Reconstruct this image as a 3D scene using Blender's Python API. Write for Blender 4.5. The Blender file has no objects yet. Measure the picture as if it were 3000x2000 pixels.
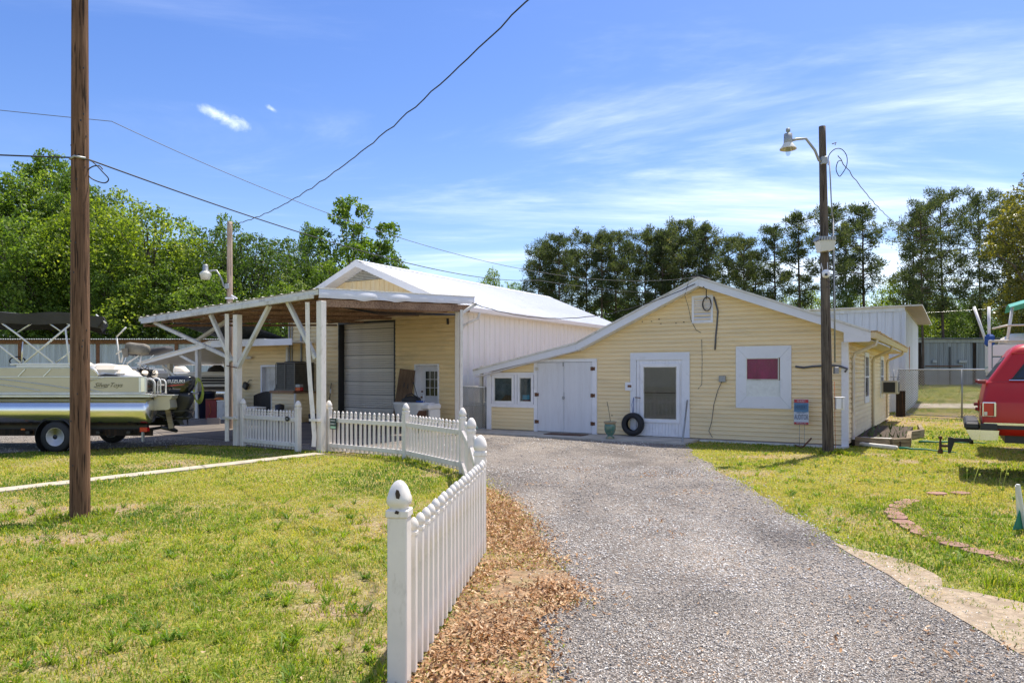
import bpy, math, random
import numpy as np
from mathutils import Vector, Matrix, noise as mnoise
from math import radians, sin, cos, pi

# ------------------------------------------------------------------ camera, sky, sun, exposure
S = bpy.context.scene
COL = S.collection
cam_data = bpy.data.cameras.new('camera')
cam = bpy.data.objects.new('camera', cam_data)
COL.objects.link(cam)
cam.location = (0, 0, 1.65)
cam.rotation_euler = (radians(90), 0, 0)
cam_data.sensor_width = 36
cam_data.lens = 36 * 2128 / 3000
cam_data.shift_y = 96 / 3000
cam_data.clip_end = 2000
S.camera = cam

SUN_EL = radians(65)
SUN_AZ = (0.66, 0.75)
world = bpy.data.worlds.new('World')
S.world = world
world.use_nodes = True
wn = world.node_tree.nodes
wl = world.node_tree.links
wn.clear()
w_out = wn.new('ShaderNodeOutputWorld')
w_bg = wn.new('ShaderNodeBackground')
w_bg.inputs['Strength'].default_value = 0.15
w_sky = wn.new('ShaderNodeTexSky')
w_sky.sky_type = 'NISHITA'
w_sky.sun_disc = False
w_sky.sun_elevation = SUN_EL
w_sky.sun_rotation = math.atan2(SUN_AZ[0], SUN_AZ[1])
w_sky.air_density = 1.0
w_sky.dust_density = 0.6
w_sky.ozone_density = 2.2
w_tc = wn.new('ShaderNodeTexCoord')
w_hsv = wn.new('ShaderNodeHueSaturation')
w_hsv.inputs['Hue'].default_value = 0.515
w_hsv.inputs['Saturation'].default_value = 1.28
w_hsv.inputs['Value'].default_value = 0.77
wl.new(w_sky.outputs[0], w_hsv.inputs['Color'])
# thin cirrus: noise laid on the plane of the cloud layer (direction / height)
w_sep = wn.new('ShaderNodeSeparateXYZ')
wl.new(w_tc.outputs['Generated'], w_sep.inputs[0])
def wmath(op, a, b=None, c=None):
    n = wn.new('ShaderNodeMath'); n.operation = op
    for i, v in enumerate((a, b, c)):
        if v is None: continue
        if isinstance(v, (int, float)): n.inputs[i].default_value = v
        else: wl.new(v, n.inputs[i])
    return n.outputs[0]
zz = wmath('MAXIMUM', w_sep.outputs[2], 0.03)
zz = wmath('ADD', zz, 0.05)
cx = wmath('DIVIDE', w_sep.outputs[0], zz)
cy = wmath('DIVIDE', w_sep.outputs[1], zz)
w_cmb = wn.new('ShaderNodeCombineXYZ')
wl.new(cx, w_cmb.inputs[0]); wl.new(cy, w_cmb.inputs[1])
def cloud(scale, rot, sx, sy, detail, lo, hi, dist=0.6, off=(0, 0, 0)):
    mp = wn.new('ShaderNodeMapping')
    mp.inputs['Rotation'].default_value = (0, 0, rot)
    mp.inputs['Scale'].default_value = (sx, sy, 1)
    mp.inputs['Location'].default_value = off
    wl.new(w_cmb.outputs[0], mp.inputs[0])
    nz = wn.new('ShaderNodeTexNoise')
    nz.inputs['Scale'].default_value = scale
    nz.inputs['Detail'].default_value = detail
    nz.inputs['Roughness'].default_value = 0.62
    nz.inputs['Distortion'].default_value = dist
    wl.new(mp.outputs[0], nz.inputs['Vector'])
    mr = wn.new('ShaderNodeMapRange'); mr.interpolation_type = 'SMOOTHSTEP'
    mr.inputs[1].default_value = lo; mr.inputs[2].default_value = hi
    wl.new(nz.outputs['Fac'], mr.inputs[0])
    return mr.outputs[0]
c1 = cloud(0.60, radians(24), 0.45, 1.0, 8, 0.42, 0.70, 0.8, off=(3.1, 0.2, 0))
c2 = cloud(2.4, radians(30), 0.30, 1.0, 10, 0.36, 0.78, 1.6, off=(4.2, 1.3, 0))
side = wn.new('ShaderNodeMapRange'); side.inputs[1].default_value = -0.45; side.inputs[2].default_value = 0.15; side.inputs[3].default_value = 0.25; side.inputs[4].default_value = 1.0
wl.new(w_sep.outputs[0], side.inputs[0])
cs = wmath('MULTIPLY', wmath('ADD', wmath('MULTIPLY', c1, 0.42), wmath('MULTIPLY', wmath('MULTIPLY', c2, c1), 0.44)), side.outputs[0])
hz = wmath('SUBTRACT', 1.0, w_sep.outputs[2])
hz = wmath('POWER', hz, 7.0)
cs = wmath('ADD', cs, wmath('MULTIPLY', hz, 0.10))
# the one small bright puff over the trees
def puff(dx, dz, w, h, k):
    v = Vector((dx, 1, dz)).normalized()
    sx = wmath('DIVIDE', w_sep.outputs[0], wmath('MAXIMUM', w_sep.outputs[1], 0.05))
    sz = wmath('DIVIDE', w_sep.outputs[2], wmath('MAXIMUM', w_sep.outputs[1], 0.05))
    a = wmath('SUBTRACT', sx, dx); b = wmath('SUBTRACT', sz, dz)
    b = wmath('ADD', b, wmath('MULTIPLY', a, 0.42))
    r = wmath('SQRT', wmath('ADD', wmath('POWER', wmath('DIVIDE', a, w), 2.0), wmath('POWER', wmath('DIVIDE', b, h), 2.0)))
    nz = wn.new('ShaderNodeTexNoise'); nz.inputs['Scale'].default_value = 46; nz.inputs['Detail'].default_value = 6
    nz.inputs['Roughness'].default_value = 0.65; nz.inputs['Distortion'].default_value = 0.5
    wl.new(w_tc.outputs['Generated'], nz.inputs['Vector'])
    f = wmath('SUBTRACT', wmath('ADD', wmath('MULTIPLY', nz.outputs['Fac'], 1.9), -0.12), r)
    mr = wn.new('ShaderNodeMapRange'); mr.interpolation_type = 'SMOOTHSTEP'
    mr.inputs[1].default_value = -0.15; mr.inputs[2].default_value = 1.1
    wl.new(f, mr.inputs[0])
    g = wmath('MULTIPLY', mr.outputs[0], k)
    return wmath('MULTIPLY', g, wmath('GREATER_THAN', w_sep.outputs[1], 0.1))
cs = wmath('ADD', cs, puff(-0.395, 0.352, 0.044, 0.013, 0.7))
cs = wmath('ADD', cs, puff(-0.331, 0.365, 0.010, 0.005, 0.5))
cs = wmath('MINIMUM', cs, 0.95)
w_mix = wn.new('ShaderNodeMixRGB')
w_mix.inputs['Color2'].default_value = (6.6, 7.0, 7.6, 1)
wl.new(cs, w_mix.inputs['Fac'])
wl.new(w_hsv.outputs[0], w_mix.inputs['Color1'])
wl.new(w_mix.outputs[0], w_bg.inputs['Color'])
wl.new(w_bg.outputs[0], w_out.inputs['Surface'])

sun_d = bpy.data.lights.new('sun', 'SUN')
sun_d.energy = 4.3
sun_d.angle = radians(0.53)
sun_d.color = (1.0, 0.93, 0.82)
sun = bpy.data.objects.new('sun', sun_d)
COL.objects.link(sun)
_az = Vector((SUN_AZ[0], SUN_AZ[1], 0)).normalized()
_sd = Vector((_az.x * cos(SUN_EL), _az.y * cos(SUN_EL), sin(SUN_EL)))
sun.rotation_euler = _sd.to_track_quat('Z', 'Y').to_euler()
S.view_settings.view_transform = 'Standard'
S.view_settings.look = 'None'
S.view_settings.exposure = 0.72
S.view_settings.gamma = 1
S.view_settings.use_curve_mapping = False
S.render.engine = 'CYCLES'
S.cycles.max_bounces = 7
S.cycles.transparent_max_bounces = 12
S.cycles.diffuse_bounces = 4
S.cycles.caustics_reflective = False
S.cycles.caustics_refractive = False

random.seed(7)
rng = np.random.default_rng(7)
R = random.uniform

# ------------------------------------------------------------------ materials
def base_nodes(name):
    m = bpy.data.materials.new(name); m.use_nodes = True
    nt = m.node_tree; nt.nodes.clear()
    o = nt.nodes.new('ShaderNodeOutputMaterial')
    p = nt.nodes.new('ShaderNodeBsdfPrincipled')
    nt.links.new(p.outputs[0], o.inputs[0])
    return m, nt, p, o
def texco(nt, stretch=(1, 1, 1), kind='Object'):
    t = nt.nodes.new('ShaderNodeTexCoord')
    mp = nt.nodes.new('ShaderNodeMapping')
    mp.inputs['Scale'].default_value = stretch
    nt.links.new(t.outputs[kind], mp.inputs[0])
    return mp.outputs[0]
def noise_n(nt, vec, scale, detail=4, rough=0.6, dist=0.0):
    n = nt.nodes.new('ShaderNodeTexNoise')
    n.inputs['Scale'].default_value = scale
    n.inputs['Detail'].default_value = detail
    n.inputs['Roughness'].default_value = rough
    n.inputs['Distortion'].default_value = dist
    if vec is not None: nt.links.new(vec, n.inputs['Vector'])
    return n.outputs['Fac']
def ramp(nt, fac, stops, interp='LINEAR'):
    r = nt.nodes.new('ShaderNodeValToRGB')
    r.color_ramp.interpolation = interp
    el = r.color_ramp.elements
    while len(el) < len(stops): el.new(0.5)
    for e, (p, c) in zip(el, stops):
        e.position = p; e.color = (*c, 1) if len(c) == 3 else c
    nt.links.new(fac, r.inputs[0])
    return r.outputs[0]
def mixc(nt, fac, a, b, mode='MIX'):
    n = nt.nodes.new('ShaderNodeMixRGB'); n.blend_type = mode
    for i, v in enumerate((fac, a, b)):
        if isinstance(v, (int, float)): n.inputs[i].default_value = v
        elif isinstance(v, tuple): n.inputs[i].default_value = (*v, 1) if len(v) == 3 else v
        else: nt.links.new(v, n.inputs[i])
    return n.outputs[0]
def bump_n(nt, p, h, strength, dist=0.01):
    b = nt.nodes.new('ShaderNodeBump')
    b.inputs['Strength'].default_value = strength
    b.inputs['Distance'].default_value = dist
    nt.links.new(h, b.inputs['Height'])
    nt.links.new(b.outputs[0], p.inputs['Normal'])
def mul(c, k): return tuple(min(1, x * k) for x in c)
def mat(name, col, rough=0.6, metal=0.0, var=0.12, scale=3.0, stretch=(1, 1, 1), bump=0.15, bscale=60.0, dirt=None, dfac=0.5,
        dscale=1.5, dstretch=(1, 1, 1), dlo=0.5, dhi=0.75, objvar=0.0, spec=0.5, bdist=0.003, coat=0.0):
    m, nt, p, o = base_nodes(name)
    v = texco(nt, stretch)
    f = noise_n(nt, v, scale, 5)
    c = ramp(nt, f, [(0.3, mul(col, 1 - var)), (0.7, mul(col, 1 + var))])
    if dirt:
        g = noise_n(nt, texco(nt, dstretch), dscale, 6, 0.7)
        g = ramp(nt, g, [(dlo, (0, 0, 0)), (dhi, (dfac,) * 3)])
        c = mixc(nt, g, c, dirt)
    if objvar:
        oi = nt.nodes.new('ShaderNodeObjectInfo')
        r = ramp(nt, oi.outputs['Random'], [(0, (1 - objvar,) * 3), (1, (1, 1, 1))])
        c = mixc(nt, 1.0, c, r, 'MULTIPLY')
    nt.links.new(c, p.inputs['Base Color'])
    p.inputs['Roughness'].default_value = rough
    p.inputs['Metallic'].default_value = metal
    p.inputs['Specular IOR Level'].default_value = spec
    p.inputs['Coat Weight'].default_value = coat
    if coat: p.inputs['Coat Roughness'].default_value = 0.05
    if bump: bump_n(nt, p, noise_n(nt, v, bscale, 3), bump, bdist)
    return m
def wood(name, c1, c2, c3, axis='z', scale=1.0, bump=0.6, crack=0.5, rough=0.85):
    m, nt, p, o = base_nodes(name)
    st = {'z': (1, 1, 0.05), 'x': (0.05, 1, 1), 'y': (1, 0.05, 1)}[axis]
    v = texco(nt, tuple(s * scale for s in st))
    f = noise_n(nt, v, 22, 6, 0.7, 0.3)
    c = ramp(nt, f, [(0.3, c1), (0.52, c2), (0.72, c3)])
    g = noise_n(nt, v, 48, 3, 0.5, 0.2)
    gr = ramp(nt, g, [(0.36, (crack,) * 3), (0.43, (1, 1, 1))])
    c = mixc(nt, 1.0, c, gr, 'MULTIPLY')
    big = ramp(nt, noise_n(nt, texco(nt), 1.1, 4), [(0.35, (0.72, 0.7, 0.7)), (0.65, (1.1, 1.1, 1.1))])
    c = mixc(nt, 1.0, c, big, 'MULTIPLY')
    nt.links.new(c, p.inputs['Base Color'])
    p.inputs['Roughness'].default_value = rough
    p.inputs['Specular IOR Level'].default_value = 0.25
    bump_n(nt, p, g, bump, 0.012)
    return m
def rnd_mat(name, stops, rough=0.6, trans=0.0, tcol=None, spec=0.3, attr='rnd', bump=0.0):
    m, nt, p, o = base_nodes(name)
    a = nt.nodes.new('ShaderNodeAttribute'); a.attribute_name = attr
    c = ramp(nt, a.outputs['Fac'], stops)
    nt.links.new(c, p.inputs['Base Color'])
    p.inputs['Roughness'].default_value = rough
    p.inputs['Specular IOR Level'].default_value = spec
    if trans:
        t = nt.nodes.new('ShaderNodeBsdfTranslucent')
        tc = mixc(nt, 1.0, c, tcol or (1.6, 1.7, 0.5), 'MULTIPLY')
        nt.links.new(tc, t.inputs['Color'])
        mx = nt.nodes.new('ShaderNodeMixShader'); mx.inputs[0].default_value = trans
        nt.links.new(p.outputs[0], mx.inputs[1]); nt.links.new(t.outputs[0], mx.inputs[2])
        nt.links.new(mx.outputs[0], o.inputs[0])
    return m
def glass_mat(name, tint=(0.75, 0.8, 0.8), rough=0.02, refl=1.0):
    m = bpy.data.materials.new(name); m.use_nodes = True
    nt = m.node_tree; nt.nodes.clear()
    o = nt.nodes.new('ShaderNodeOutputMaterial')
    t = nt.nodes.new('ShaderNodeBsdfTransparent'); t.inputs[0].default_value = (*tint, 1)
    g = nt.nodes.new('ShaderNodeBsdfGlossy'); g.inputs['Roughness'].default_value = rough
    g.inputs['Color'].default_value = (refl, refl, refl, 1)
    fr = nt.nodes.new('ShaderNodeFresnel'); fr.inputs[0].default_value = 1.55
    mx = nt.nodes.new('ShaderNodeMixShader')
    ge = nt.nodes.new('ShaderNodeNewGeometry'); inv = nt.nodes.new('ShaderNodeMath'); inv.operation = 'SUBTRACT'; inv.inputs[0].default_value = 1
    nt.links.new(ge.outputs['Backfacing'], inv.inputs[1])
    fm = nt.nodes.new('ShaderNodeMath'); fm.operation = 'MULTIPLY'; nt.links.new(fr.outputs[0], fm.inputs[0]); nt.links.new(inv.outputs[0], fm.inputs[1])
    fk = nt.nodes.new('ShaderNodeMath'); fk.operation = 'MULTIPLY'; fk.inputs[1].default_value = 0.55; nt.links.new(fm.outputs[0], fk.inputs[0]); fm = fk
    nt.links.new(fm.outputs[0], mx.inputs[0]); nt.links.new(t.outputs[0], mx.inputs[1]); nt.links.new(g.outputs[0], mx.inputs[2])
    nt.links.new(mx.outputs[0], o.inputs[0])
    return m

YEL = (0.88, 0.705, 0.415)
M = {}
M['siding'] = mat('yellow_vinyl', YEL, 0.55, var=0.05, scale=1.5, stretch=(0.3, 1, 3), bump=0.05, dirt=(0.50, 0.42, 0.27), dfac=0.45,
                  dscale=2.2, dstretch=(0.25, 1, 2.2), dlo=0.5, dhi=0.8, objvar=0.07)
M['siding_wh'] = mat('yellow_vinyl_warehouse', (0.87, 0.675, 0.365), 0.55, var=0.05, scale=1.5, stretch=(0.3, 1, 3), bump=0.05,
                     dirt=(0.36, 0.28, 0.15), dfac=0.5, dscale=1.6, dstretch=(0.4, 1, 1.2), objvar=0.08)
M['gable_yel'] = mat('gable_panel_yellow', (0.80, 0.62, 0.35), 0.55, var=0.05, dirt=(0.8, 0.74, 0.6), dfac=0.5, dscale=1.2, dstretch=(3, 1, 0.3))
M['ceiling'] = mat('white_soffit', (0.86, 0.83, 0.76), 0.6, var=0.04, bump=0.05)
M['white'] = mat('white_paint', (0.78, 0.775, 0.80), 0.5, var=0.05, scale=2, bump=0.1, dirt=(0.45, 0.43, 0.40), dfac=0.5, dscale=2.6, dlo=0.55, dhi=0.8)
M['white_old'] = mat('weathered_white_paint', (0.68, 0.66, 0.60), 0.65, var=0.1, scale=4, stretch=(1, 1, 0.4), bump=0.25, dirt=(0.34, 0.29, 0.22), dfac=0.8,
                     dscale=4.5, dstretch=(1, 1, 0.35), dlo=0.5, dhi=0.72)
M['fascia_blue'] = mat('fascia_metal', (0.72, 0.73, 0.77), 0.45, var=0.06, scale=1.5, bump=0.1, dirt=(0.36, 0.36, 0.36), dfac=0.45, dscale=3, dlo=0.55, dhi=0.8)
M['vinyl'] = mat('white_vinyl', (0.80, 0.74, 0.665), 0.34, var=0.05, scale=5, bump=0.03, dirt=(0.38, 0.32, 0.23), dfac=0.7, dscale=9, dstretch=(1, 1, 0.45), dlo=0.54, dhi=0.80)
M['metal_white'] = mat('white_metal_siding', (0.78, 0.77, 0.76), 0.42, var=0.05, scale=0.8, stretch=(1, 1, 0.2), bump=0.02, dirt=(0.55, 0.50, 0.42), dfac=0.35,
                       dscale=1.5, dstretch=(2, 2, 0.25))
M['roof_white'] = mat('white_metal_roof', (0.82, 0.82, 0.82), 0.35, var=0.04, bump=0.0, dirt=(0.6, 0.6, 0.58), dfac=0.3)
M['shed_metal'] = mat('galvanised_pale', (0.66, 0.70, 0.78), 0.38, 0.25, var=0.12, scale=1.2, stretch=(3, 3, 0.3), bump=0.05, dirt=(0.35, 0.36, 0.36), dfac=0.5,
                      dscale=1.2, dstretch=(2, 2, 0.4), objvar=0.1)
M['grey_metal'] = mat('galvanised_grey', (0.31, 0.335, 0.35), 0.5, 0.25, var=0.2, scale=0.8, stretch=(5, 5, 0.12), bump=0.05, dirt=(0.16, 0.15, 0.14), dfac=0.6,
                      dscale=0.8, dstretch=(4, 4, 0.2), objvar=0.22)
M['grey_metal_l'] = mat('galvanised_light', (0.46, 0.51, 0.57), 0.45, 0.3, var=0.2, scale=0.8, stretch=(5, 5, 0.12), bump=0.05, dirt=(0.22, 0.22, 0.22), dfac=0.6,
                        dscale=0.8, dstretch=(4, 4, 0.2), objvar=0.2)
M['rust'] = mat('rusty_iron', (0.16, 0.075, 0.04), 0.9, var=0.4, scale=8, bump=0.4)
M['dark_metal'] = mat('dark_corrugated', (0.085, 0.09, 0.085), 0.6, 0.2, var=0.3, bump=0.1)
M['black'] = mat('black_plastic', (0.018, 0.018, 0.02), 0.45, var=0.3, bump=0.05)
M['black_gloss'] = mat('black_gloss', (0.008, 0.008, 0.010), 0.12, var=0.1, bump=0, coat=0.6)
M['rubber'] = mat('rubber', (0.022, 0.022, 0.024), 0.75, var=0.2, bump=0.25)
M['canvas'] = mat('black_canvas', (0.045, 0.042, 0.042), 0.8, var=0.25, scale=2, bump=0.4, bscale=6, bdist=0.03)
M['canvas_grey'] = mat('grey_canvas', (0.20, 0.18, 0.15), 0.85, var=0.35, scale=5, bump=0.5, bscale=9, bdist=0.03)
M['chrome'] = mat('polished_metal', (0.75, 0.75, 0.74), 0.16, 1.0, var=0.04, bump=0)
M['pontoon'] = mat('polished_aluminium', (0.80, 0.79, 0.76), 0.24, 1.0, var=0.04, scale=2, bump=0.03, bscale=8)
M['alu'] = mat('aluminium_tube', (0.72, 0.72, 0.70), 0.35, 0.7, var=0.08, bump=0.02)
M['boat_tan'] = mat('boat_panel_tan', (0.50, 0.45, 0.33), 0.22, 0.1, var=0.03, bump=0, coat=0.4)
M['boat_white'] = mat('boat_white', (0.78, 0.76, 0.72), 0.3, var=0.04, bump=0)
M['seat_tan'] = mat('boat_vinyl_seat', (0.76, 0.68, 0.56), 0.45, var=0.08, bump=0.05)
M['galv'] = mat('galvanised_pipe', (0.33, 0.34, 0.34), 0.5, 0.5, var=0.2, bump=0.1)
M['conc'] = mat('concrete', (0.46, 0.43, 0.37), 0.9, var=0.18, scale=3, bump=0.3, bscale=90, dirt=(0.24, 0.21, 0.17), dfac=0.6, dscale=1.8)
M['conc_path'] = mat('path_concrete', (0.46, 0.40, 0.30), 0.9, var=0.25, scale=5, bump=0.4, bscale=70, dirt=(0.30, 0.27, 0.18), dfac=0.7, dscale=3)
M['cmu'] = mat('cinder_block', (0.26, 0.235, 0.22), 0.95, var=0.15, bump=0.5, bscale=120)
M['pole_l'] = wood('pole_wood_brown', (0.07, 0.038, 0.022), (0.18, 0.098, 0.055), (0.29, 0.17, 0.10), crack=0.25)
M['pole_r'] = wood('pole_wood_grey', (0.06, 0.045, 0.033), (0.135, 0.11, 0.085), (0.20, 0.17, 0.135), crack=0.4)
M['pole_m'] = wood('pole_wood_pale', (0.30, 0.20, 0.14), (0.50, 0.38, 0.29), (0.66, 0.55, 0.45), crack=0.5)
M['lumber'] = wood('rough_lumber', (0.16, 0.09, 0.05), (0.34, 0.21, 0.125), (0.50, 0.34, 0.21), axis='x', crack=0.5)
M['ply'] = wood('old_plywood', (0.14, 0.085, 0.05), (0.22, 0.14, 0.085), (0.28, 0.18, 0.11), crack=0.7)
M['rail_tie'] = wood('weathered_timber', (0.16, 0.12, 0.075), (0.30, 0.24, 0.16), (0.42, 0.35, 0.25), axis='x', crack=0.4)
M['burnt_and_shade'] = wood('dark_timber', (0.012, 0.010, 0.009), (0.03, 0.022, 0.016), (0.10, 0.05, 0.025), crack=0.5)  # dark wood; also gives the trailer side rail its painted shade
M['trunk'] = wood('pine_bark', (0.055, 0.040, 0.032), (0.12, 0.088, 0.068), (0.19, 0.145, 0.115), crack=0.5, scale=0.5)
M['trunk_d'] = wood('grey_bark', (0.06, 0.05, 0.04), (0.12, 0.10, 0.085), (0.19, 0.165, 0.14), crack=0.6, scale=0.6)
M['red'] = mat('red_car_paint', (0.46, 0.014, 0.010), 0.38, var=0.08, scale=1.2, bump=0, dirt=(0.34, 0.03, 0.03), dfac=0.4, coat=0.25, spec=0.4)
M['red_lens'] = mat('red_lens', (0.50, 0.012, 0.016), 0.12, var=0.1, bump=0, coat=0.6)
M['red_plastic'] = mat('red_plastic', (0.20, 0.012, 0.012), 0.5, var=0.2)
M['pink'] = mat('magenta_curtain', (0.62, 0.014, 0.17), 0.7, var=0.35, scale=3, stretch=(1, 1, 0.5), bump=0.8, bscale=7, bdist=0.06)
M['mirror_dark'] = mat('dark_interior', (0.03, 0.032, 0.033), 0.6, var=0.5, scale=3)
M['blind'] = mat('grey_blind', (0.56, 0.54, 0.51), 0.6, var=0.08)
M['roll'] = mat('roller_door_steel', (0.78, 0.72, 0.63), 0.6, 0.0, var=0.05, scale=2, stretch=(0.4, 1, 2), bump=0.03, dirt=(0.45, 0.40, 0.33), dfac=0.4, dscale=1.1, objvar=0.05)
M['teal'] = mat('teal_canvas', (0.03, 0.30, 0.24), 0.7, var=0.15)
M['blue'] = mat('blue_cloth', (0.03, 0.09, 0.32), 0.8, var=0.3)
M['navy'] = mat('navy_plastic', (0.012, 0.018, 0.05), 0.4, var=0.2)
M['teal_pot'] = mat('glazed_pot', (0.09, 0.20, 0.15), 0.2, var=0.3, scale=4, bump=0.05, dirt=(0.36, 0.26, 0.13), dfac=0.9, dscale=3, dlo=0.5, dhi=0.6, coat=0.4)
M['hose_y'] = mat('yellow_hose', (0.45, 0.50, 0.05), 0.5)
M['hose_g'] = mat('green_hose', (0.02, 0.20, 0.12), 0.5)
M['mat_brown'] = mat('coir_mat', (0.10, 0.05, 0.03), 0.95, var=0.4, scale=20, bump=0.6)
M['orange'] = mat('orange_cord', (0.50, 0.13, 0.02), 0.6)
M['brick'] = mat('red_paver', (0.34, 0.185, 0.135), 0.9, var=0.18, scale=10, bump=0.5, bscale=120, dirt=(0.30, 0.22, 0.16), dfac=0.6, dscale=6, objvar=0.25)
M['wire'] = mat('black_cable', (0.02, 0.02, 0.022), 0.6)
M['wire_g'] = mat('grey_cable', (0.10, 0.10, 0.11), 0.6)
M['soil'] = mat('dark_soil', (0.07, 0.05, 0.035), 0.95, var=0.4, scale=8, bump=0.8, bscale=40, bdist=0.02)
M['ply_white'] = mat('white_board', (0.70, 0.72, 0.70), 0.7, var=0.08, scale=9, bump=0.3, bscale=30)
M['door_white'] = mat('painted_plywood', (0.70, 0.70, 0.72), 0.65, var=0.05, scale=3, stretch=(2, 1, 0.2), bump=0.2, bscale=30, dirt=(0.45, 0.40, 0.38), dfac=0.3, dscale=4, dstretch=(2, 1, 0.3))
M['glass'] = glass_mat('window_glass')
M['glass_dark'] = glass_mat('dark_window_glass', (0.75, 0.76, 0.76))
M['signgreen'] = mat('sign_green', (0.01, 0.04, 0.03), 0.5, var=0.05, bump=0)
M['signtext'] = mat('sign_print', (0.75, 0.78, 0.75), 0.5, var=0.02, bump=0)
M['signblue'] = mat('sign_blue', (0.08, 0.20, 0.36), 0.5, var=0.1, bump=0)
M['signred'] = mat('sign_red', (0.45, 0.04, 0.05), 0.5, var=0.1, bump=0)
M['signwhite'] = mat('sign_white', (0.55, 0.60, 0.70), 0.5, var=0.05, bump=0)
M['rust_brown'] = mat('rusty_steel_hitch', (0.10, 0.05, 0.03), 0.7, 0.3, var=0.4, scale=20)
M['wicker'] = mat('dark_wicker', (0.03, 0.025, 0.02), 0.7, var=0.5, scale=40, bump=0.6)
M['lamp_lens'] = mat('lamp_lens', (0.60, 0.58, 0.48), 0.25, var=0.05, bump=0)
M['cream'] = mat('cream_gutter', (0.66, 0.55, 0.34), 0.5, var=0.08, bump=0.05, dirt=(0.30, 0.24, 0.14), dfac=0.6, dscale=3)
M['ac'] = mat('ac_case', (0.52, 0.46, 0.36), 0.6, var=0.1)
M['hvac'] = mat('hvac_fins', (0.06, 0.06, 0.055), 0.5, 0.4, var=0.3, scale=10)
M['hvac_case'] = mat('hvac_case', (0.16, 0.145, 0.12), 0.5, 0.3, var=0.1)

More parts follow.
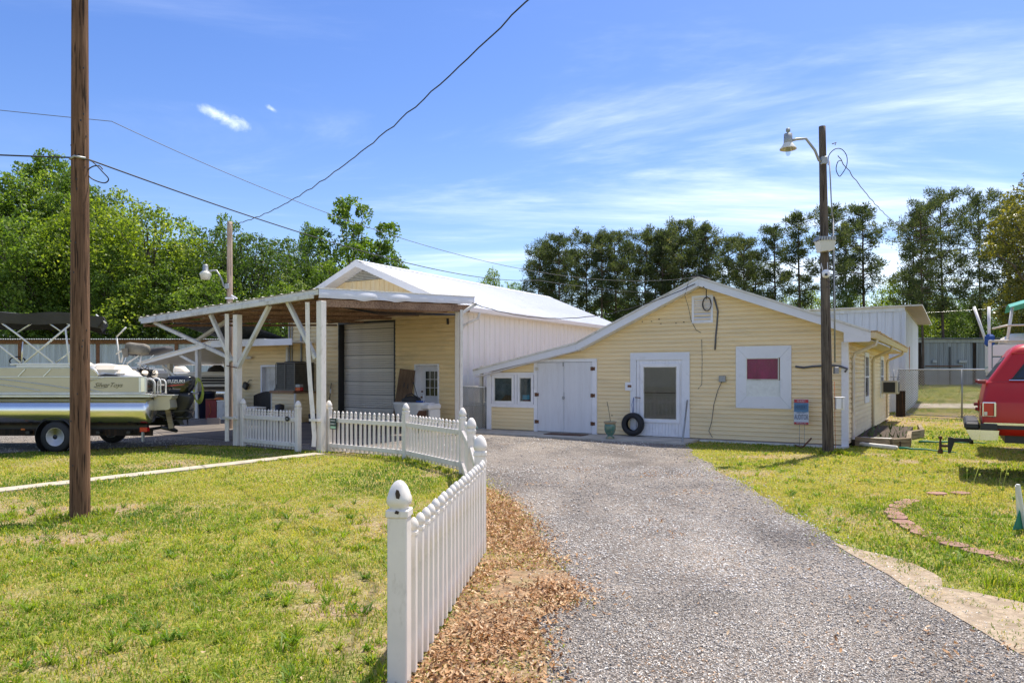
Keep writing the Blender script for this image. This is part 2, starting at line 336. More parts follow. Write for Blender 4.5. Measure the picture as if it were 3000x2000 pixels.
# ------------------------------------------------------------------ mesh helpers
TH = math.atan2(-0.521, 0.8535)      # the buildings all stand turned by this angle
class MB:
    def __init__(s): s.v = []; s.f = []; s.sm = []
    def add(s, vs, fs, smooth=False):
        n = len(s.v); s.v += [tuple(v) for v in vs]
        for f in fs: s.f.append(tuple(n + i for i in f)); s.sm.append(smooth)
        return s
    def box(s, x0, x1, y0, y1, z0, z1):
        return s.add([(x0,y0,z0),(x1,y0,z0),(x1,y1,z0),(x0,y1,z0),(x0,y0,z1),(x1,y0,z1),(x1,y1,z1),(x0,y1,z1)],
                     [(0,3,2,1),(4,5,6,7),(0,1,5,4),(1,2,6,5),(2,3,7,6),(3,0,4,7)])
    def cbox(s, x0, x1, y0, y1, z0, z1, b=0.01):   # box with chamfered edges
        vs = []
        for (x, sx) in ((x0, 1), (x1, -1)):
            for (y, sy) in ((y0, 1), (y1, -1)):
                for (z, sz) in ((z0, 1), (z1, -1)):
                    vs += [(x, y+sy*b, z+sz*b), (x+sx*b, y, z+sz*b), (x+sx*b, y+sy*b, z)]
        import itertools
        idx = lambda ix, iy, iz, k: ((ix*2+iy)*2+iz)*3+k
        fs = []
        for ix in (0, 1): fs.append([idx(ix,0,0,0), idx(ix,1,0,0), idx(ix,1,1,0), idx(ix,0,1,0)])
        for iy in (0, 1): fs.append([idx(0,iy,0,1), idx(1,iy,0,1), idx(1,iy,1,1), idx(0,iy,1,1)])
        for iz in (0, 1): fs.append([idx(0,0,iz,2), idx(1,0,iz,2), idx(1,1,iz,2), idx(0,1,iz,2)])
        for ix in (0,1):
            for iy in (0,1):
                fs.append([idx(ix,iy,0,0), idx(ix,iy,1,0), idx(ix,iy,1,1), idx(ix,iy,0,1)])
                for iz in (0,1): fs.append([idx(ix,iy,iz,0), idx(ix,iy,iz,1), idx(ix,iy,iz,2)])
            for iz in (0,1): fs.append([idx(ix,0,iz,0), idx(ix,1,iz,0), idx(ix,1,iz,2), idx(ix,0,iz,2)])
        for iy in (0,1):
            for iz in (0,1): fs.append([idx(0,iy,iz,1), idx(1,iy,iz,1), idx(1,iy,iz,2), idx(0,iy,iz,2)])
        return s.add(vs, fs)
    def bar(s, p, q, w, h, up=(0, 0, 1)):
        p = Vector(p); q = Vector(q); d = (q - p).normalized(); up = Vector(up)
        if abs(d.dot(up)) > 0.98: up = Vector((0, 1, 0))
        a = d.cross(up).normalized() * (w / 2); b = a.cross(d).normalized() * (h / 2)
        vs = [p-a-b, p+a-b, p+a+b, p-a+b, q-a-b, q+a-b, q+a+b, q-a+b]
        return s.add(vs, [(0,1,2,3),(4,7,6,5),(0,4,5,1),(1,5,6,2),(2,6,7,3),(3,7,4,0)])
    def tube(s, pts, r, n=8, smooth=True, cap=True):
        pts = [Vector(p) for p in pts]
        rs = r if isinstance(r, (list, tuple)) else [r] * len(pts)
        vs = []; a = None
        for i, p in enumerate(pts):
            d = (pts[min(i+1, len(pts)-1)] - pts[max(i-1, 0)]).normalized()
            if a is None:
                a = d.cross(Vector((0, 0, 1)))
                if a.length < 0.05: a = d.cross(Vector((0, 1, 0)))
            a = (a - d * a.dot(d)).normalized(); b = d.cross(a)
            for k in range(n):
                t = 2 * pi * k / n
                vs.append(p + (a * cos(t) + b * sin(t)) * rs[i])
        fs = [(i*n+k, i*n+(k+1)%n, (i+1)*n+(k+1)%n, (i+1)*n+k) for i in range(len(pts)-1) for k in range(n)]
        if cap: fs += [tuple(range(n-1, -1, -1)), tuple((len(pts)-1)*n+k for k in range(n))]
        return s.add(vs, fs, smooth)
    def lathe(s, prof, n=16, c=(0, 0, 0), ax='z', smooth=True, cap=True):
        vs = []
        for r, h in prof:
            for k in range(n):
                t = 2 * pi * k / n; a, b = r * cos(t), r * sin(t)
                p = {'z': (a, b, h), 'y': (a, h, b), 'x': (h, a, b)}[ax]
                vs.append((p[0]+c[0], p[1]+c[1], p[2]+c[2]))
        m = len(prof)
        fs = [(i*n+k, i*n+(k+1)%n, (i+1)*n+(k+1)%n, (i+1)*n+k) for i in range(m-1) for k in range(n)]
        if cap: fs += [tuple(range(n)), tuple((m-1)*n+k for k in range(n))]
        return s.add(vs, fs, smooth)
    def prism(s, poly, a0, a1, ax='y'):     # poly in the two other axes
        n = len(poly)
        def P(p, h): return {'y': (p[0], h, p[1]), 'x': (h, p[0], p[1]), 'z': (p[0], p[1], h)}[ax]
        vs = [P(p, a0) for p in poly] + [P(p, a1) for p in poly]
        return s.add(vs, [tuple(range(n)), tuple(range(2*n-1, n-1, -1))] + [(i, (i+1)%n, n+(i+1)%n, n+i) for i in range(n)])
    def quad(s, a, b, c, d): return s.add([a, b, c, d], [(0, 1, 2, 3)])
    def mesh(s, name, m):
        me = bpy.data.meshes.new(name); me.from_pydata(s.v, [], s.f)
        if m: me.materials.append(m)
        if any(s.sm): me.polygons.foreach_set('use_smooth', s.sm)
        me.validate(); 
        import bmesh
        bm = bmesh.new(); bm.from_mesh(me); bmesh.ops.recalc_face_normals(bm, faces=bm.faces); bm.to_mesh(me); bm.free()
        return me
    def build(s, name, m, parent=None, label=None, kind=None, loc=None, rz=None):
        return place(s.mesh(name, m), name, parent, loc, rz, label, kind)
def place(me, name, parent=None, loc=None, rz=None, label=None, kind=None):
    o = bpy.data.objects.new(name, me); COL.objects.link(o)
    if parent is not None: o.parent = parent
    if loc is not None: o.location = loc
    if rz is not None: o.rotation_euler = (0, 0, rz)
    if label: o['label'] = label
    if kind: o['kind'] = kind
    return o
def tag(o, label, cat, group=None):
    o['label'] = label; o['category'] = cat
    if group: o['group'] = group
    return o
def thing(name, label, cat, loc=(0, 0, 0), rz=0.0, group=None):
    o = bpy.data.objects.new(name, None); COL.objects.link(o)
    o.empty_display_size = 0.2
    o.location = loc; o.rotation_euler = (0, 0, rz)
    return tag(o, label, cat, group)
def struct(o): o['kind'] = 'structure'; return o
UX, UY, VX, VY = 0.8535, -0.521, 0.521, 0.8535
AO = (7.52, 16.33)                        # front right corner of the yellow house
BO = (-1.61, 22.10)                       # front right corner of the warehouse
CO = (-4.07, 15.33)                       # near corner of the canopy
def W(O, x, y, z=0.0): return (O[0] + UX*x + VX*y, O[1] + UY*x + VY*y, z)
def terr(x, y):
    t = min(max((y - 33) / 25, 0), 1)
    return 0.8 * t * t * (3 - 2 * t)
def at(x, y, d):                          # point of the place seen at (x, y) of the photograph at distance d
    return Vector(((x - 1500) / 2128 * d, d, 1.65 - (y - 1096) / 2128 * d))
def gnd(x, y):
    d = 3511 / (y - 1096); return ((x - 1500) / 2128 * d, d)
def text(s, size, m, parent, loc, rot, name='lettering', ext=0.002, sx=1.0, align='CENTER', shear=0.0):
    c = bpy.data.curves.new(name, 'FONT'); c.body = s; c.size = size; c.extrude = ext
    c.align_x = align; c.align_y = 'CENTER'; c.shear = shear; c.resolution_u = 3
    c.materials.append(m)
    tmp = bpy.data.objects.new('tmp_text', c); COL.objects.link(tmp); bpy.context.view_layer.update()
    me = bpy.data.meshes.new_from_object(tmp.evaluated_get(bpy.context.evaluated_depsgraph_get())); me.name = name
    bpy.data.objects.remove(tmp)
    if not me.materials: me.materials.append(m)
    o = bpy.data.objects.new(name, me); COL.objects.link(o); o.parent = parent
    o.location = loc; o.rotation_euler = rot; o.scale = (sx, 1, 1)
    return o
def sp(pts, k=6):
    P = [Vector(p) for p in pts]; out = []
    for i in range(len(P)-1):
        p0, p1, p2, p3 = P[max(i-1, 0)], P[i], P[i+1], P[min(i+2, len(P)-1)]
        for j in range(k):
            t = j/k; out.append(0.5*((2*p1)+(p2-p0)*t+(2*p0-5*p1+4*p2-p3)*t*t+(3*p1-p0-3*p2+p3)*t**3))
    out.append(P[-1]); return out
def arrow(a, b, n, sag=0.0, wob=0.0, ph=0.0):
    a = Vector(a); b = Vector(b); out = []
    for i in range(n + 1):
        t = i / n; p = a.lerp(b, t); p.z -= sag * 4 * t * (1 - t)
        if wob and 0 < i < n: p.z += wob * sin(i * 2.1 + ph); p.x += wob * sin(i * 1.7 + 1 + ph)
        out.append(p)
    return out
# smooth value noise in numpy, shared by everything that is scattered
_perm = np.random.default_rng(3).random((256, 256))
def vnoise(x, y, s):
    x = np.asarray(x, float) * s + 1000; y = np.asarray(y, float) * s + 1000
    xi = np.floor(x).astype(int); yi = np.floor(y).astype(int)
    fx = x - xi; fy = y - yi; fx = fx*fx*(3-2*fx); fy = fy*fy*(3-2*fy)
    g = lambda a, b: _perm[a % 256, b % 256]
    return (g(xi, yi)*(1-fx)+g(xi+1, yi)*fx)*(1-fy) + (g(xi, yi+1)*(1-fx)+g(xi+1, yi+1)*fx)*fy
def fbm(x, y, s, o=3): 
    t = 0; a = 0.5; n = 0
    for i in range(o): t = t + a * vnoise(x, y, s * 2**i); n += a; a *= 0.5
    return t / n
def inpoly(x, y, poly):
    c = np.zeros(x.shape, bool); n = len(poly)
    for i in range(n):
        x1, y1 = poly[i]; x2, y2 = poly[(i+1) % n]
        if y1 == y2: continue
        c ^= ((y1 > y) != (y2 > y)) & (x < (x2-x1)*(y-y1)/(y2-y1)+x1)
    return c
def npmesh(name, verts, faces, m, rnd=None, smooth=False):   # faces: (n,3) or (n,4)
    me = bpy.data.meshes.new(name)
    nf, k = faces.shape
    me.vertices.add(len(verts)); me.vertices.foreach_set('co', verts.astype(np.float32).ravel())
    me.loops.add(nf * k); me.loops.foreach_set('vertex_index', faces.astype(np.int32).ravel())
    me.polygons.add(nf); me.polygons.foreach_set('loop_start', np.arange(0, nf*k, k, dtype=np.int32))
    try: me.polygons.foreach_set('loop_total', np.full(nf, k, dtype=np.int32))
    except Exception: pass
    if rnd is not None:
        a = me.attributes.new('rnd', 'FLOAT', 'FACE'); a.data.foreach_set('value', rnd.astype(np.float32))
    me.materials.append(m)
    me.update(calc_edges=True)
    if smooth: me.polygons.foreach_set('use_smooth', np.ones(nf, bool))
    return me
# ------------------------------------------------------------------ the ground and its zones
def jitter(poly, amp, step=0.35):
    out = []
    n = len(poly)
    for i in range(n):
        a = poly[i]; b = poly[(i+1) % n]
        L = math.hypot(b[0]-a[0], b[1]-a[1]); k = max(1, int(L / step))
        for j in range(k):
            t = j / k; x = a[0]+(b[0]-a[0])*t; y = a[1]+(b[1]-a[1])*t
            out.append((x + amp*(2*fbm(x+9, y, 1.3)-1) , y + amp*(2*fbm(x, y+31, 1.3)-1)))
    return out
drive_poly = jitter([(0.0, 2.6), (-0.02, 3.6), (0.02, 4.4), (0.08, 5.0), (0.26, 5.5), (0.22, 6.2), (0.08, 7.2), (0.02, 8.2), (-0.18, 9.6), (-0.42, 11.4), (-0.80, 12.3), (-1.55, 13.9), (-2.8, 15.0), (-4.0, 15.6),
    (-4.9, 15.9), (-6.4, 16.7), (-7.4, 17.0), (-9.0, 16.2), (-11, 15.0), (-16, 14.2), (-24, 14.5), (-24, 30), (-14, 34), (-6, 30), (3, 20.5), (4.05, 17.0),
    (3.9, 15.8), (3.65, 14.4), (3.75, 13.4), (3.50, 12.4), (3.46, 10.7), (3.34, 9.1), (3.26, 8.0), (3.20, 7.1), (3.18, 6.2), (3.16, 5.4), (3.08, 4.4), (2.95, 2.6)], 0.13)
sand_poly = jitter([(3.14, 7.1), (3.30, 6.85), (3.46, 6.35), (3.45, 5.85), (3.36, 5.62), (3.52, 5.45), (3.68, 5.2), (3.72, 4.6), (3.6, 3.2), (3.0, 2.9), (2.98, 4.4), (3.06, 5.4), (3.08, 6.3)], 0.09, 0.12)
leaf_poly = [(-0.62, 3.0), (-0.55, 4.0), (-0.42, 5.2), (-0.30, 6.5), (-0.32, 7.5), (-0.45, 9.0), (-0.62, 10.5), (-0.45, 10.9), (-0.06, 9.7), (0.20, 8.1), (0.32, 6.7), (0.50, 5.9), (0.48, 5.3), (0.16, 4.85), (0.20, 4.3), (0.16, 3.8), (0.2, 3.0)]
PD = Vector((0.567, 0.824)); PN = Vector((0.824, -0.567)); P0 = Vector((-4.05, 15.0))
path_poly = [tuple(P0 + PD*a + PN*b) for a, b in ((0.1, -0.18), (0.1, 0.18), (-14, 0.20), (-14, -0.20))]
def FA(x, y): p = W(AO, x, y); return (p[0], p[1])
house_poly = [FA(0, 0), FA(-9.6, 0), FA(-9.6, 12), FA(0, 12)]
ware_poly = [FA(-10.8, .17), FA(-21.2, .17), FA(-18.4, 12.2), FA(-10.8, 12.2)]
slab_poly = [FA(-3.35, 0.1), FA(-3.3, -1.25), FA(-6.5, -1.32), FA(-9.0, -1.18), FA(-10.9, -0.9), FA(-10.9, 0.1)]
canopy_poly = [FA(-15.4, -6.6), FA(-9.6, -6.9), FA(-9.4, 0.1), FA(-18.0, 0.1)]
bed_poly = [FA(0, .5), FA(1.25, .5), FA(1.4, 6.2), FA(0, 6.4)]
def bare_mask(x, y):     # 0 lush .. 1 bare
    b = fbm(x + 50, y + 20, 0.8, 4)
    near = np.clip((7.5 - y) / 4.0, 0, 1) * (x < 0)
    m = np.clip((b - 0.59 + 0.10 * near) * 4.5, 0, 0.72)
    def spot(cx, cy, rx, ry, k=1.0):
        r = ((x-cx)/rx)**2 + ((y-cy)/ry)**2
        return 0.75 * k * np.clip(1.3 - r + 0.8*(fbm(x, y, 2.5)-0.5), 0, 1)
    for a in ((-4.6, 7.35, .9, .35), (-6.1, 13.2, 1.1, .5, .7), (-1.2, 5.15, .45, .28), (-1.55, 5.75, .4, .3, .8), (-0.85, 4.5, .5, .35, .7), (5.1, 14.6, 1.1, .35, .9), (3.9, 12.2, .6, .5, .8), (-2.5, 4.2, .5, .3, .6),
              (-4.95, 8.2, .32, .3, .9), (6.0, 14.9, .9, .25, .8), (-1.1, 9.3, .5, .3, .6), (3.9, 8.3, .35, .9, .6), (6.2, 8.7, .6, .4, .5)): m = np.maximum(m, spot(*a))
    far = inpoly(x, y, [(10.5, 24), (14, 22.8), (30, 21.5), (40, 24), (40, 31), (24, 32.5), (14, 30)])
    m = np.maximum(m, far * np.clip(0.55 + 1.6*(fbm(x, y, .8)-.5), 0, 1))
    return m
def zone_grid(xs, ys):
    X, Y = np.meshgrid(xs, ys); return X.ravel(), Y.ravel()
xs = np.unique(np.concatenate([np.linspace(-220, -20, 26), np.arange(-20, 20, 0.2), np.linspace(20, 60, 60), np.linspace(60, 260, 26)]))
ys = np.unique(np.concatenate([np.linspace(-30, 1, 12), np.arange(1, 22, 0.2), np.arange(22, 70, 0.8), np.linspace(70, 420, 24)]))
gx, gy = zone_grid(xs, ys)
gt = np.clip((gy - 33) / 25, 0, 1); gz = 0.8 * gt * gt * (3 - 2 * gt)
gz = gz - 0.012 + 0.012 * (fbm(gx, gy, 1.1) - 0.5) * ((gy < 33) & (gy > 1))
nx, ny = len(xs), len(ys)
ii, jj = np.meshgrid(np.arange(nx-1), np.arange(ny-1)); ii = ii.ravel(); jj = jj.ravel()
gf = np.stack([jj*nx+ii, jj*nx+ii+1, (jj+1)*nx+ii+1, (jj+1)*nx+ii], 1)
m, nt, p, o = base_nodes('lawn_ground')
a = nt.nodes.new('ShaderNodeAttribute'); a.attribute_name = 'bare'
v = texco(nt, (1, 1, 1), 'Object')
n1 = noise_n(nt, v, 2.2, 8, 0.75)
n2 = noise_n(nt, v, 26, 5, 0.7)
green = ramp(nt, n2, [(0.3, (0.05, 0.075, 0.012)), (0.5, (0.19, 0.23, 0.028)), (0.68, (0.36, 0.33, 0.08))])
soil = ramp(nt, n2, [(0.3, (0.15, 0.10, 0.06)), (0.5, (0.32, 0.23, 0.145)), (0.7, (0.50, 0.40, 0.27))])
fac = nt.nodes.new('ShaderNodeMath'); fac.operation = 'MULTIPLY_ADD'; nt.links.new(n1, fac.inputs[0]); fac.inputs[1].default_value = 1.6; fac.inputs[2].default_value = -0.62
fa2 = nt.nodes.new('ShaderNodeMath'); fa2.operation = 'ADD'; fa2.use_clamp = True
nt.links.new(fac.outputs[0], fa2.inputs[0]); nt.links.new(a.outputs['Fac'], fa2.inputs[1])
c = mixc(nt, fa2.outputs[0], green, soil)
nt.links.new(c, p.inputs['Base Color']); p.inputs['Roughness'].default_value = 0.95; p.inputs['Specular IOR Level'].default_value = 0.1
bump_n(nt, p, n2, 0.9, 0.02)
M['ground'] = m
gme = npmesh('ground', np.stack([gx, gy, gz], 1), gf, M['ground'], smooth=True)
ba = gme.attributes.new('bare', 'FLOAT', 'POINT'); ba.data.foreach_set('value', bare_mask(gx, gy).astype(np.float32))
struct(place(gme, 'ground'))

def sheet(name, poly, z, m):
    mb = MB(); mb.add([(x, y, z) for x, y in poly], [tuple(range(len(poly)))])
    me = bpy.data.meshes.new(name); me.from_pydata(mb.v, [], mb.f); me.materials.append(m)
    import bmesh
    bm = bmesh.new(); bm.from_mesh(me); bmesh.ops.triangulate(bm, faces=bm.faces); bmesh.ops.recalc_face_normals(bm, faces=bm.faces)
    if bm.faces[0].normal.z < 0: bmesh.ops.reverse_faces(bm, faces=bm.faces)
    bm.to_mesh(me); bm.free()
    return struct(place(me, name))
def gravel_material():
    m, nt, p, o = base_nodes('gravel')
    v = texco(nt)
    wv = nt.nodes.new('ShaderNodeTexVoronoi'); wv.inputs['Scale'].default_value = 62; nt.links.new(v, wv.inputs['Vector'])
    sep = nt.nodes.new('ShaderNodeSeparateColor'); nt.links.new(wv.outputs['Color'], sep.inputs[0])
    st = ramp(nt, sep.outputs[0], [(0.0, (0.24, 0.22, 0.20)), (0.35, (0.45, 0.415, 0.38)), (0.7, (0.63, 0.58, 0.52)), (1.0, (0.80, 0.74, 0.67))])
    d = ramp(nt, wv.outputs['Distance'], [(0.25, (1, 1, 1)), (0.66, (0.50, 0.47, 0.44))])
    c = mixc(nt, 1.0, st, d, 'MULTIPLY')
    big = ramp(nt, noise_n(nt, texco(nt, (1, 0.7, 1)), 0.7, 6, 0.65, 0.6), [(0.32, (0.55, 0.54, 0.54)), (0.55, (0.92, 0.9, 0.88)), (0.75, (1.2, 1.14, 1.06))])
    c = mixc(nt, 1.0, c, big, 'MULTIPLY')
    dust = ramp(nt, noise_n(nt, v, 0.9, 6, 0.7, 0.4), [(0.56, (0, 0, 0)), (0.76, (0.6,) * 3)])
    c = mixc(nt, dust, c, (0.44, 0.34, 0.25))
    nt.links.new(c, p.inputs['Base Color']); p.inputs['Roughness'].default_value = 0.9; p.inputs['Specular IOR Level'].default_value = 0.2
    inv = nt.nodes.new('ShaderNodeMath'); inv.operation = 'SUBTRACT'; inv.inputs[0].default_value = 1; nt.links.new(wv.outputs['Distance'], inv.inputs[1])
    bump_n(nt, p, inv.outputs[0], 1.0, 0.03)
    return m
M['gravel'] = gravel_material()
M['sand'] = mat('sandy_dirt', (0.39, 0.305, 0.21), 0.95, var=0.25, scale=18, bump=1.0, bscale=45, bdist=0.015, dirt=(0.20, 0.145, 0.09), dfac=0.8, dscale=6, dlo=.42, dhi=.68)
M['litter_ground'] = mat('leaf_mould_ground', (0.26, 0.17, 0.095), 0.95, var=0.4, scale=14, bump=0.8, bscale=50, bdist=0.01, dirt=(0.20, 0.21, 0.06), dfac=0.7, dscale=3)
sheet('gravel_drive', drive_poly, 0.004, M['gravel'])
sheet('sand_patch', sand_poly, 0.010, M['sand'])
sheet('dirt_verge', jitter(leaf_poly, 0.05, 0.2), 0.008, M['litter_ground'])
pb = MB(); pb.prism(path_poly, -0.05, 0.016, 'z'); struct(pb.build('path', M['conc_path']))
sb = MB(); sb.prism(slab_poly, -0.05, 0.045, 'z'); struct(sb.build('pavement', M['conc']))
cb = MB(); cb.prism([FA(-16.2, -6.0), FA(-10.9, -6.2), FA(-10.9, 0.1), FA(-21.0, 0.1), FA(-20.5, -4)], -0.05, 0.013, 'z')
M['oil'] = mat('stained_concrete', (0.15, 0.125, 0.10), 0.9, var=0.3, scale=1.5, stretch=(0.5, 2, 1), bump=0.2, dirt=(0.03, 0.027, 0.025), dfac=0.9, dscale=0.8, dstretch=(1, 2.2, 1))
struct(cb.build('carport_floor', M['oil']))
far_road = [(12, 36), (70, 30), (70, 35.5), (12, 41.5)]
rb = MB(); rb.add([(x, y, terr(x, y) + 0.02) for x, y in [(14, 35.2), (30, 34.4), (60, 33.8), (60, 37.6), (30, 38.2), (14, 38.4)]], [(0, 1, 4, 5), (1, 2, 3, 4)])
me = rb.mesh('dirt_road', mat('pale_dirt', (0.50, 0.43, 0.35), 0.95, var=0.15, bump=0.4, dirt=(0.22, 0.22, 0.08), dfac=0.5, dscale=1.2))
struct(place(me, 'dirt_road'))

# ------------------------------------------------------------------ scattered stuff: grass blades, stones, fallen leaves
ALLP = dict(drive=drive_poly, sand=sand_poly, leaf=leaf_poly, path=path_poly, house=house_poly, ware=ware_poly, slab=slab_poly, bed=bed_poly)
def sample_ring(d0, d1, dens, k=0.80):
    area = 0.5 * (2*k) * (d1*d1 - d0*d0) + 2.0 * (d1-d0)
    n = int(area * dens)
    y = np.sqrt(rng.random(n) * (d1*d1 - d0*d0) + d0*d0)
    x = (rng.random(n) * 2 - 1) * (k * y + 1.0)
    return x, y
def on_grass(x, y, edge=0.07):
    jx = x + rng.normal(0, edge, x.shape); jy = y + rng.normal(0, edge, y.shape)
    ok = np.ones(x.shape, bool)
    for kname in ('drive', 'leaf'): ok &= ~inpoly(jx, jy, ALLP[kname])
    ok &= ~inpoly(x + (jx-x)*2.0, y + (jy-y)*2.0, ALLP['sand']) | ((fbm(x, y, 2.6) > .50) & (rng.random(x.shape) < .4))
    jx = x + (jx-x)*0.3; jy = y + (jy-y)*0.3
    for kname in ('path', 'slab', 'bed', 'house', 'ware'): ok &= ~inpoly(jx, jy, ALLP[kname])
    return ok
V_, F_, C_ = [], [], []
nv = 0
def blades(x, y, h, w, lean, tone):
    global nv
    n = len(x); az = rng.random(n) * 2 * pi; wa = rng.random(n) * 2 * pi
    z0 = np.where(y > 33, 0.8 * np.clip((y-33)/25, 0, 1)**2 * (3-2*np.clip((y-33)/25, 0, 1)), 0.0) - 0.012
    l = lean * (0.35 + 0.9 * rng.random(n))
    dx, dy = np.cos(az)*l, np.sin(az)*l
    wx, wy = np.cos(wa)*w*0.5, np.sin(wa)*w*0.5
    b0 = np.stack([x-wx, y-wy, z0], 1); b1 = np.stack([x+wx, y+wy, z0], 1)
    mx_, my_, mz_ = x+dx*0.35*h, y+dy*0.35*h, z0+h*0.62
    m0 = np.stack([mx_-wx*.8, my_-wy*.8, mz_], 1); m1 = np.stack([mx_+wx*.8, my_+wy*.8, mz_], 1)
    t = np.stack([x+dx*h, y+dy*h, z0+h*(1-0.35*np.minimum(l, 1.4))], 1)
    vs = np.stack([b0, b1, m1, m0, t], 1).reshape(-1, 3)
    k = np.arange(n) * 5 + nv
    f = np.concatenate([np.stack([k, k+1, k+2], 1), np.stack([k, k+2, k+3], 1), np.stack([k+3, k+2, k+4], 1)])
    V_.append(vs); F_.append(f); C_.append(np.tile(tone, 3)); nv += n * 5
for d0, d1, dens, w, hk in ((2.8, 6.5, 3300, .0062, 1.05), (6.5, 11, 1900, .0092, 1.1), (11, 18, 800, .014, 1.1), (18, 30, 190, .03, 1.3), (30, 58, 40, .06, 1.6)):
    x, y = sample_ring(d0, d1, dens)
    ok = on_grass(x, y, 0.10 + 0.006*d0)
    x, y = x[ok], y[ok]
    b = bare_mask(x, y)
    keep = rng.random(len(x)) > b * 0.80
    x, y, b = x[keep], y[keep], b[keep]
    g = fbm(x + 13, y + 7, 0.45, 4)
    tuft = vnoise(x, y, 3.2) * 0.6 + vnoise(x, y, 7.5) * 0.4
    h = (0.022 + 0.05 * np.clip(tuft - 0.25, 0, 1) * (0.6 + g)) * (0.6 + 0.8*rng.random(len(x))) * hk * (1 - 0.45*b)
    edge = np.zeros(len(x))
    tone = np.clip(0.50 + 2.1*(g-0.5) + 0.5*(tuft-0.5) + rng.normal(0, 0.19, len(x)) - 0.20*b, 0.02, 0.98)
    dry = rng.random(len(x)) < (0.20 + 0.45*b + 0.25*np.clip(0.5-g, 0, 1))
    tone = np.where(dry, 0.03 + 0.17*rng.random(len(x)), np.clip(tone, 0.24, 0.98))
    lean = np.where(dry, 1.6, 0.9)
    blades(x, y, h, w, lean, tone)
# taller tufts: beside the path, round the poles, along the fence and the sand
spots = [(random.gauss(0, .12) + a, random.gauss(0, .12) + b2, R(.06, .14)) for a, b2 in
         [(-4.95, 8.5), (-4.7, 8.2), (-5.2, 8.35), (6.6, 15.1), (6.9, 14.9), (-4.2, 14.9)] for _ in range(8)]
for i in range(70):
    t = R(-11, -0.5); q = P0 + PD*t + PN*random.choice((-.24, .26)); spots.append((q.x + R(-.05, .05), q.y + R(-.05, .05), R(.05, .10)))
for i in range(60):
    t = random.random(); a, b2 = random.choice([((-.6, 3.85), (-.29, 6.7)), ((-.29, 6.7), (-.53, 9.4)), ((-.53, 9.4), (-.83, 12.1)), ((-.83, 12.1), (-2.06, 14.1)), ((-2.06, 14.1), (-3.95, 15.5))])
    spots.append((a[0]+(b2[0]-a[0])*t - .08 + R(-.06, .06), a[1]+(b2[1]-a[1])*t - .04 + R(-.06, .06), R(.05, .12)))
for i in range(60): spots.append((3.75 + R(-.3, 1.4), R(4.8, 7.6), R(.04, .10)))
spots += [(3.82, 5.75, .15), (3.9, 5.6, .14), (3.75, 5.68, .14), (4.0, 5.7, .12)]
for i in range(420):
    d = R(3.2, 9); spots.append((R(-.78*d, -.6), d, R(.03, .075)))
for i in range(170):
    d = R(6.5, 15); spots.append((R(3.9, .8*d), d, R(.03, .08)))
for sx_, sy_, hh in spots:
    n = 26; a_ = rng.random(n)*2*pi; r_ = rng.random(n)*0.11
    x = sx_ + np.cos(a_)*r_; y = sy_ + np.sin(a_)*r_
    ok = on_grass(x, y, 0.0); 
    if ok.sum() == 0: continue
    x, y = x[ok], y[ok]; n = len(x)
    blades(x, y, hh*(0.5+0.7*rng.random(n)), 0.006 + 0.0006*sy_, 0.8, np.clip(rng.normal(0.5, 0.2, n), .25, .98))
for i in range(520):      # flat broad-leaved weeds and crabgrass rosettes
    if i < 340: d = R(3.0, 9.5); sx_, sy_ = R(-.78*d, -.6), d
    else: d = R(6, 15); sx_, sy_ = R(3.4, .8*d), d
    n = random.randint(7, 16); x = np.full(n, sx_) + rng.normal(0, .012, n); y = np.full(n, sy_) + rng.normal(0, .012, n)
    ok = on_grass(x, y, 0.0)
    if ok.sum() < n: continue
    t0 = R(.45, .95)
    blades(x, y, R(.045, .11)*(0.7+0.5*rng.random(n)), R(.009, .016), 1.7, np.clip(rng.normal(t0, .08, n), .3, .98))
M['grass'] = rnd_mat('grass_blade', [(0.0, (0.44, 0.28, 0.12)), (0.20, (0.60, 0.48, 0.19)), (0.26, (0.42, 0.40, 0.060)), (0.5, (0.27, 0.34, 0.034)), (0.75, (0.155, 0.25, 0.022)), (1.0, (0.070, 0.145, 0.016))],
                     0.5, 0.42, (1.35, 1.45, 0.5), 0.3)
g = place(npmesh('grass', np.concatenate(V_), np.concatenate(F_), M['grass'], np.concatenate(C_)), 'grass', label='short patchy lawn grass with dry straw showing between the blades', kind='stuff')

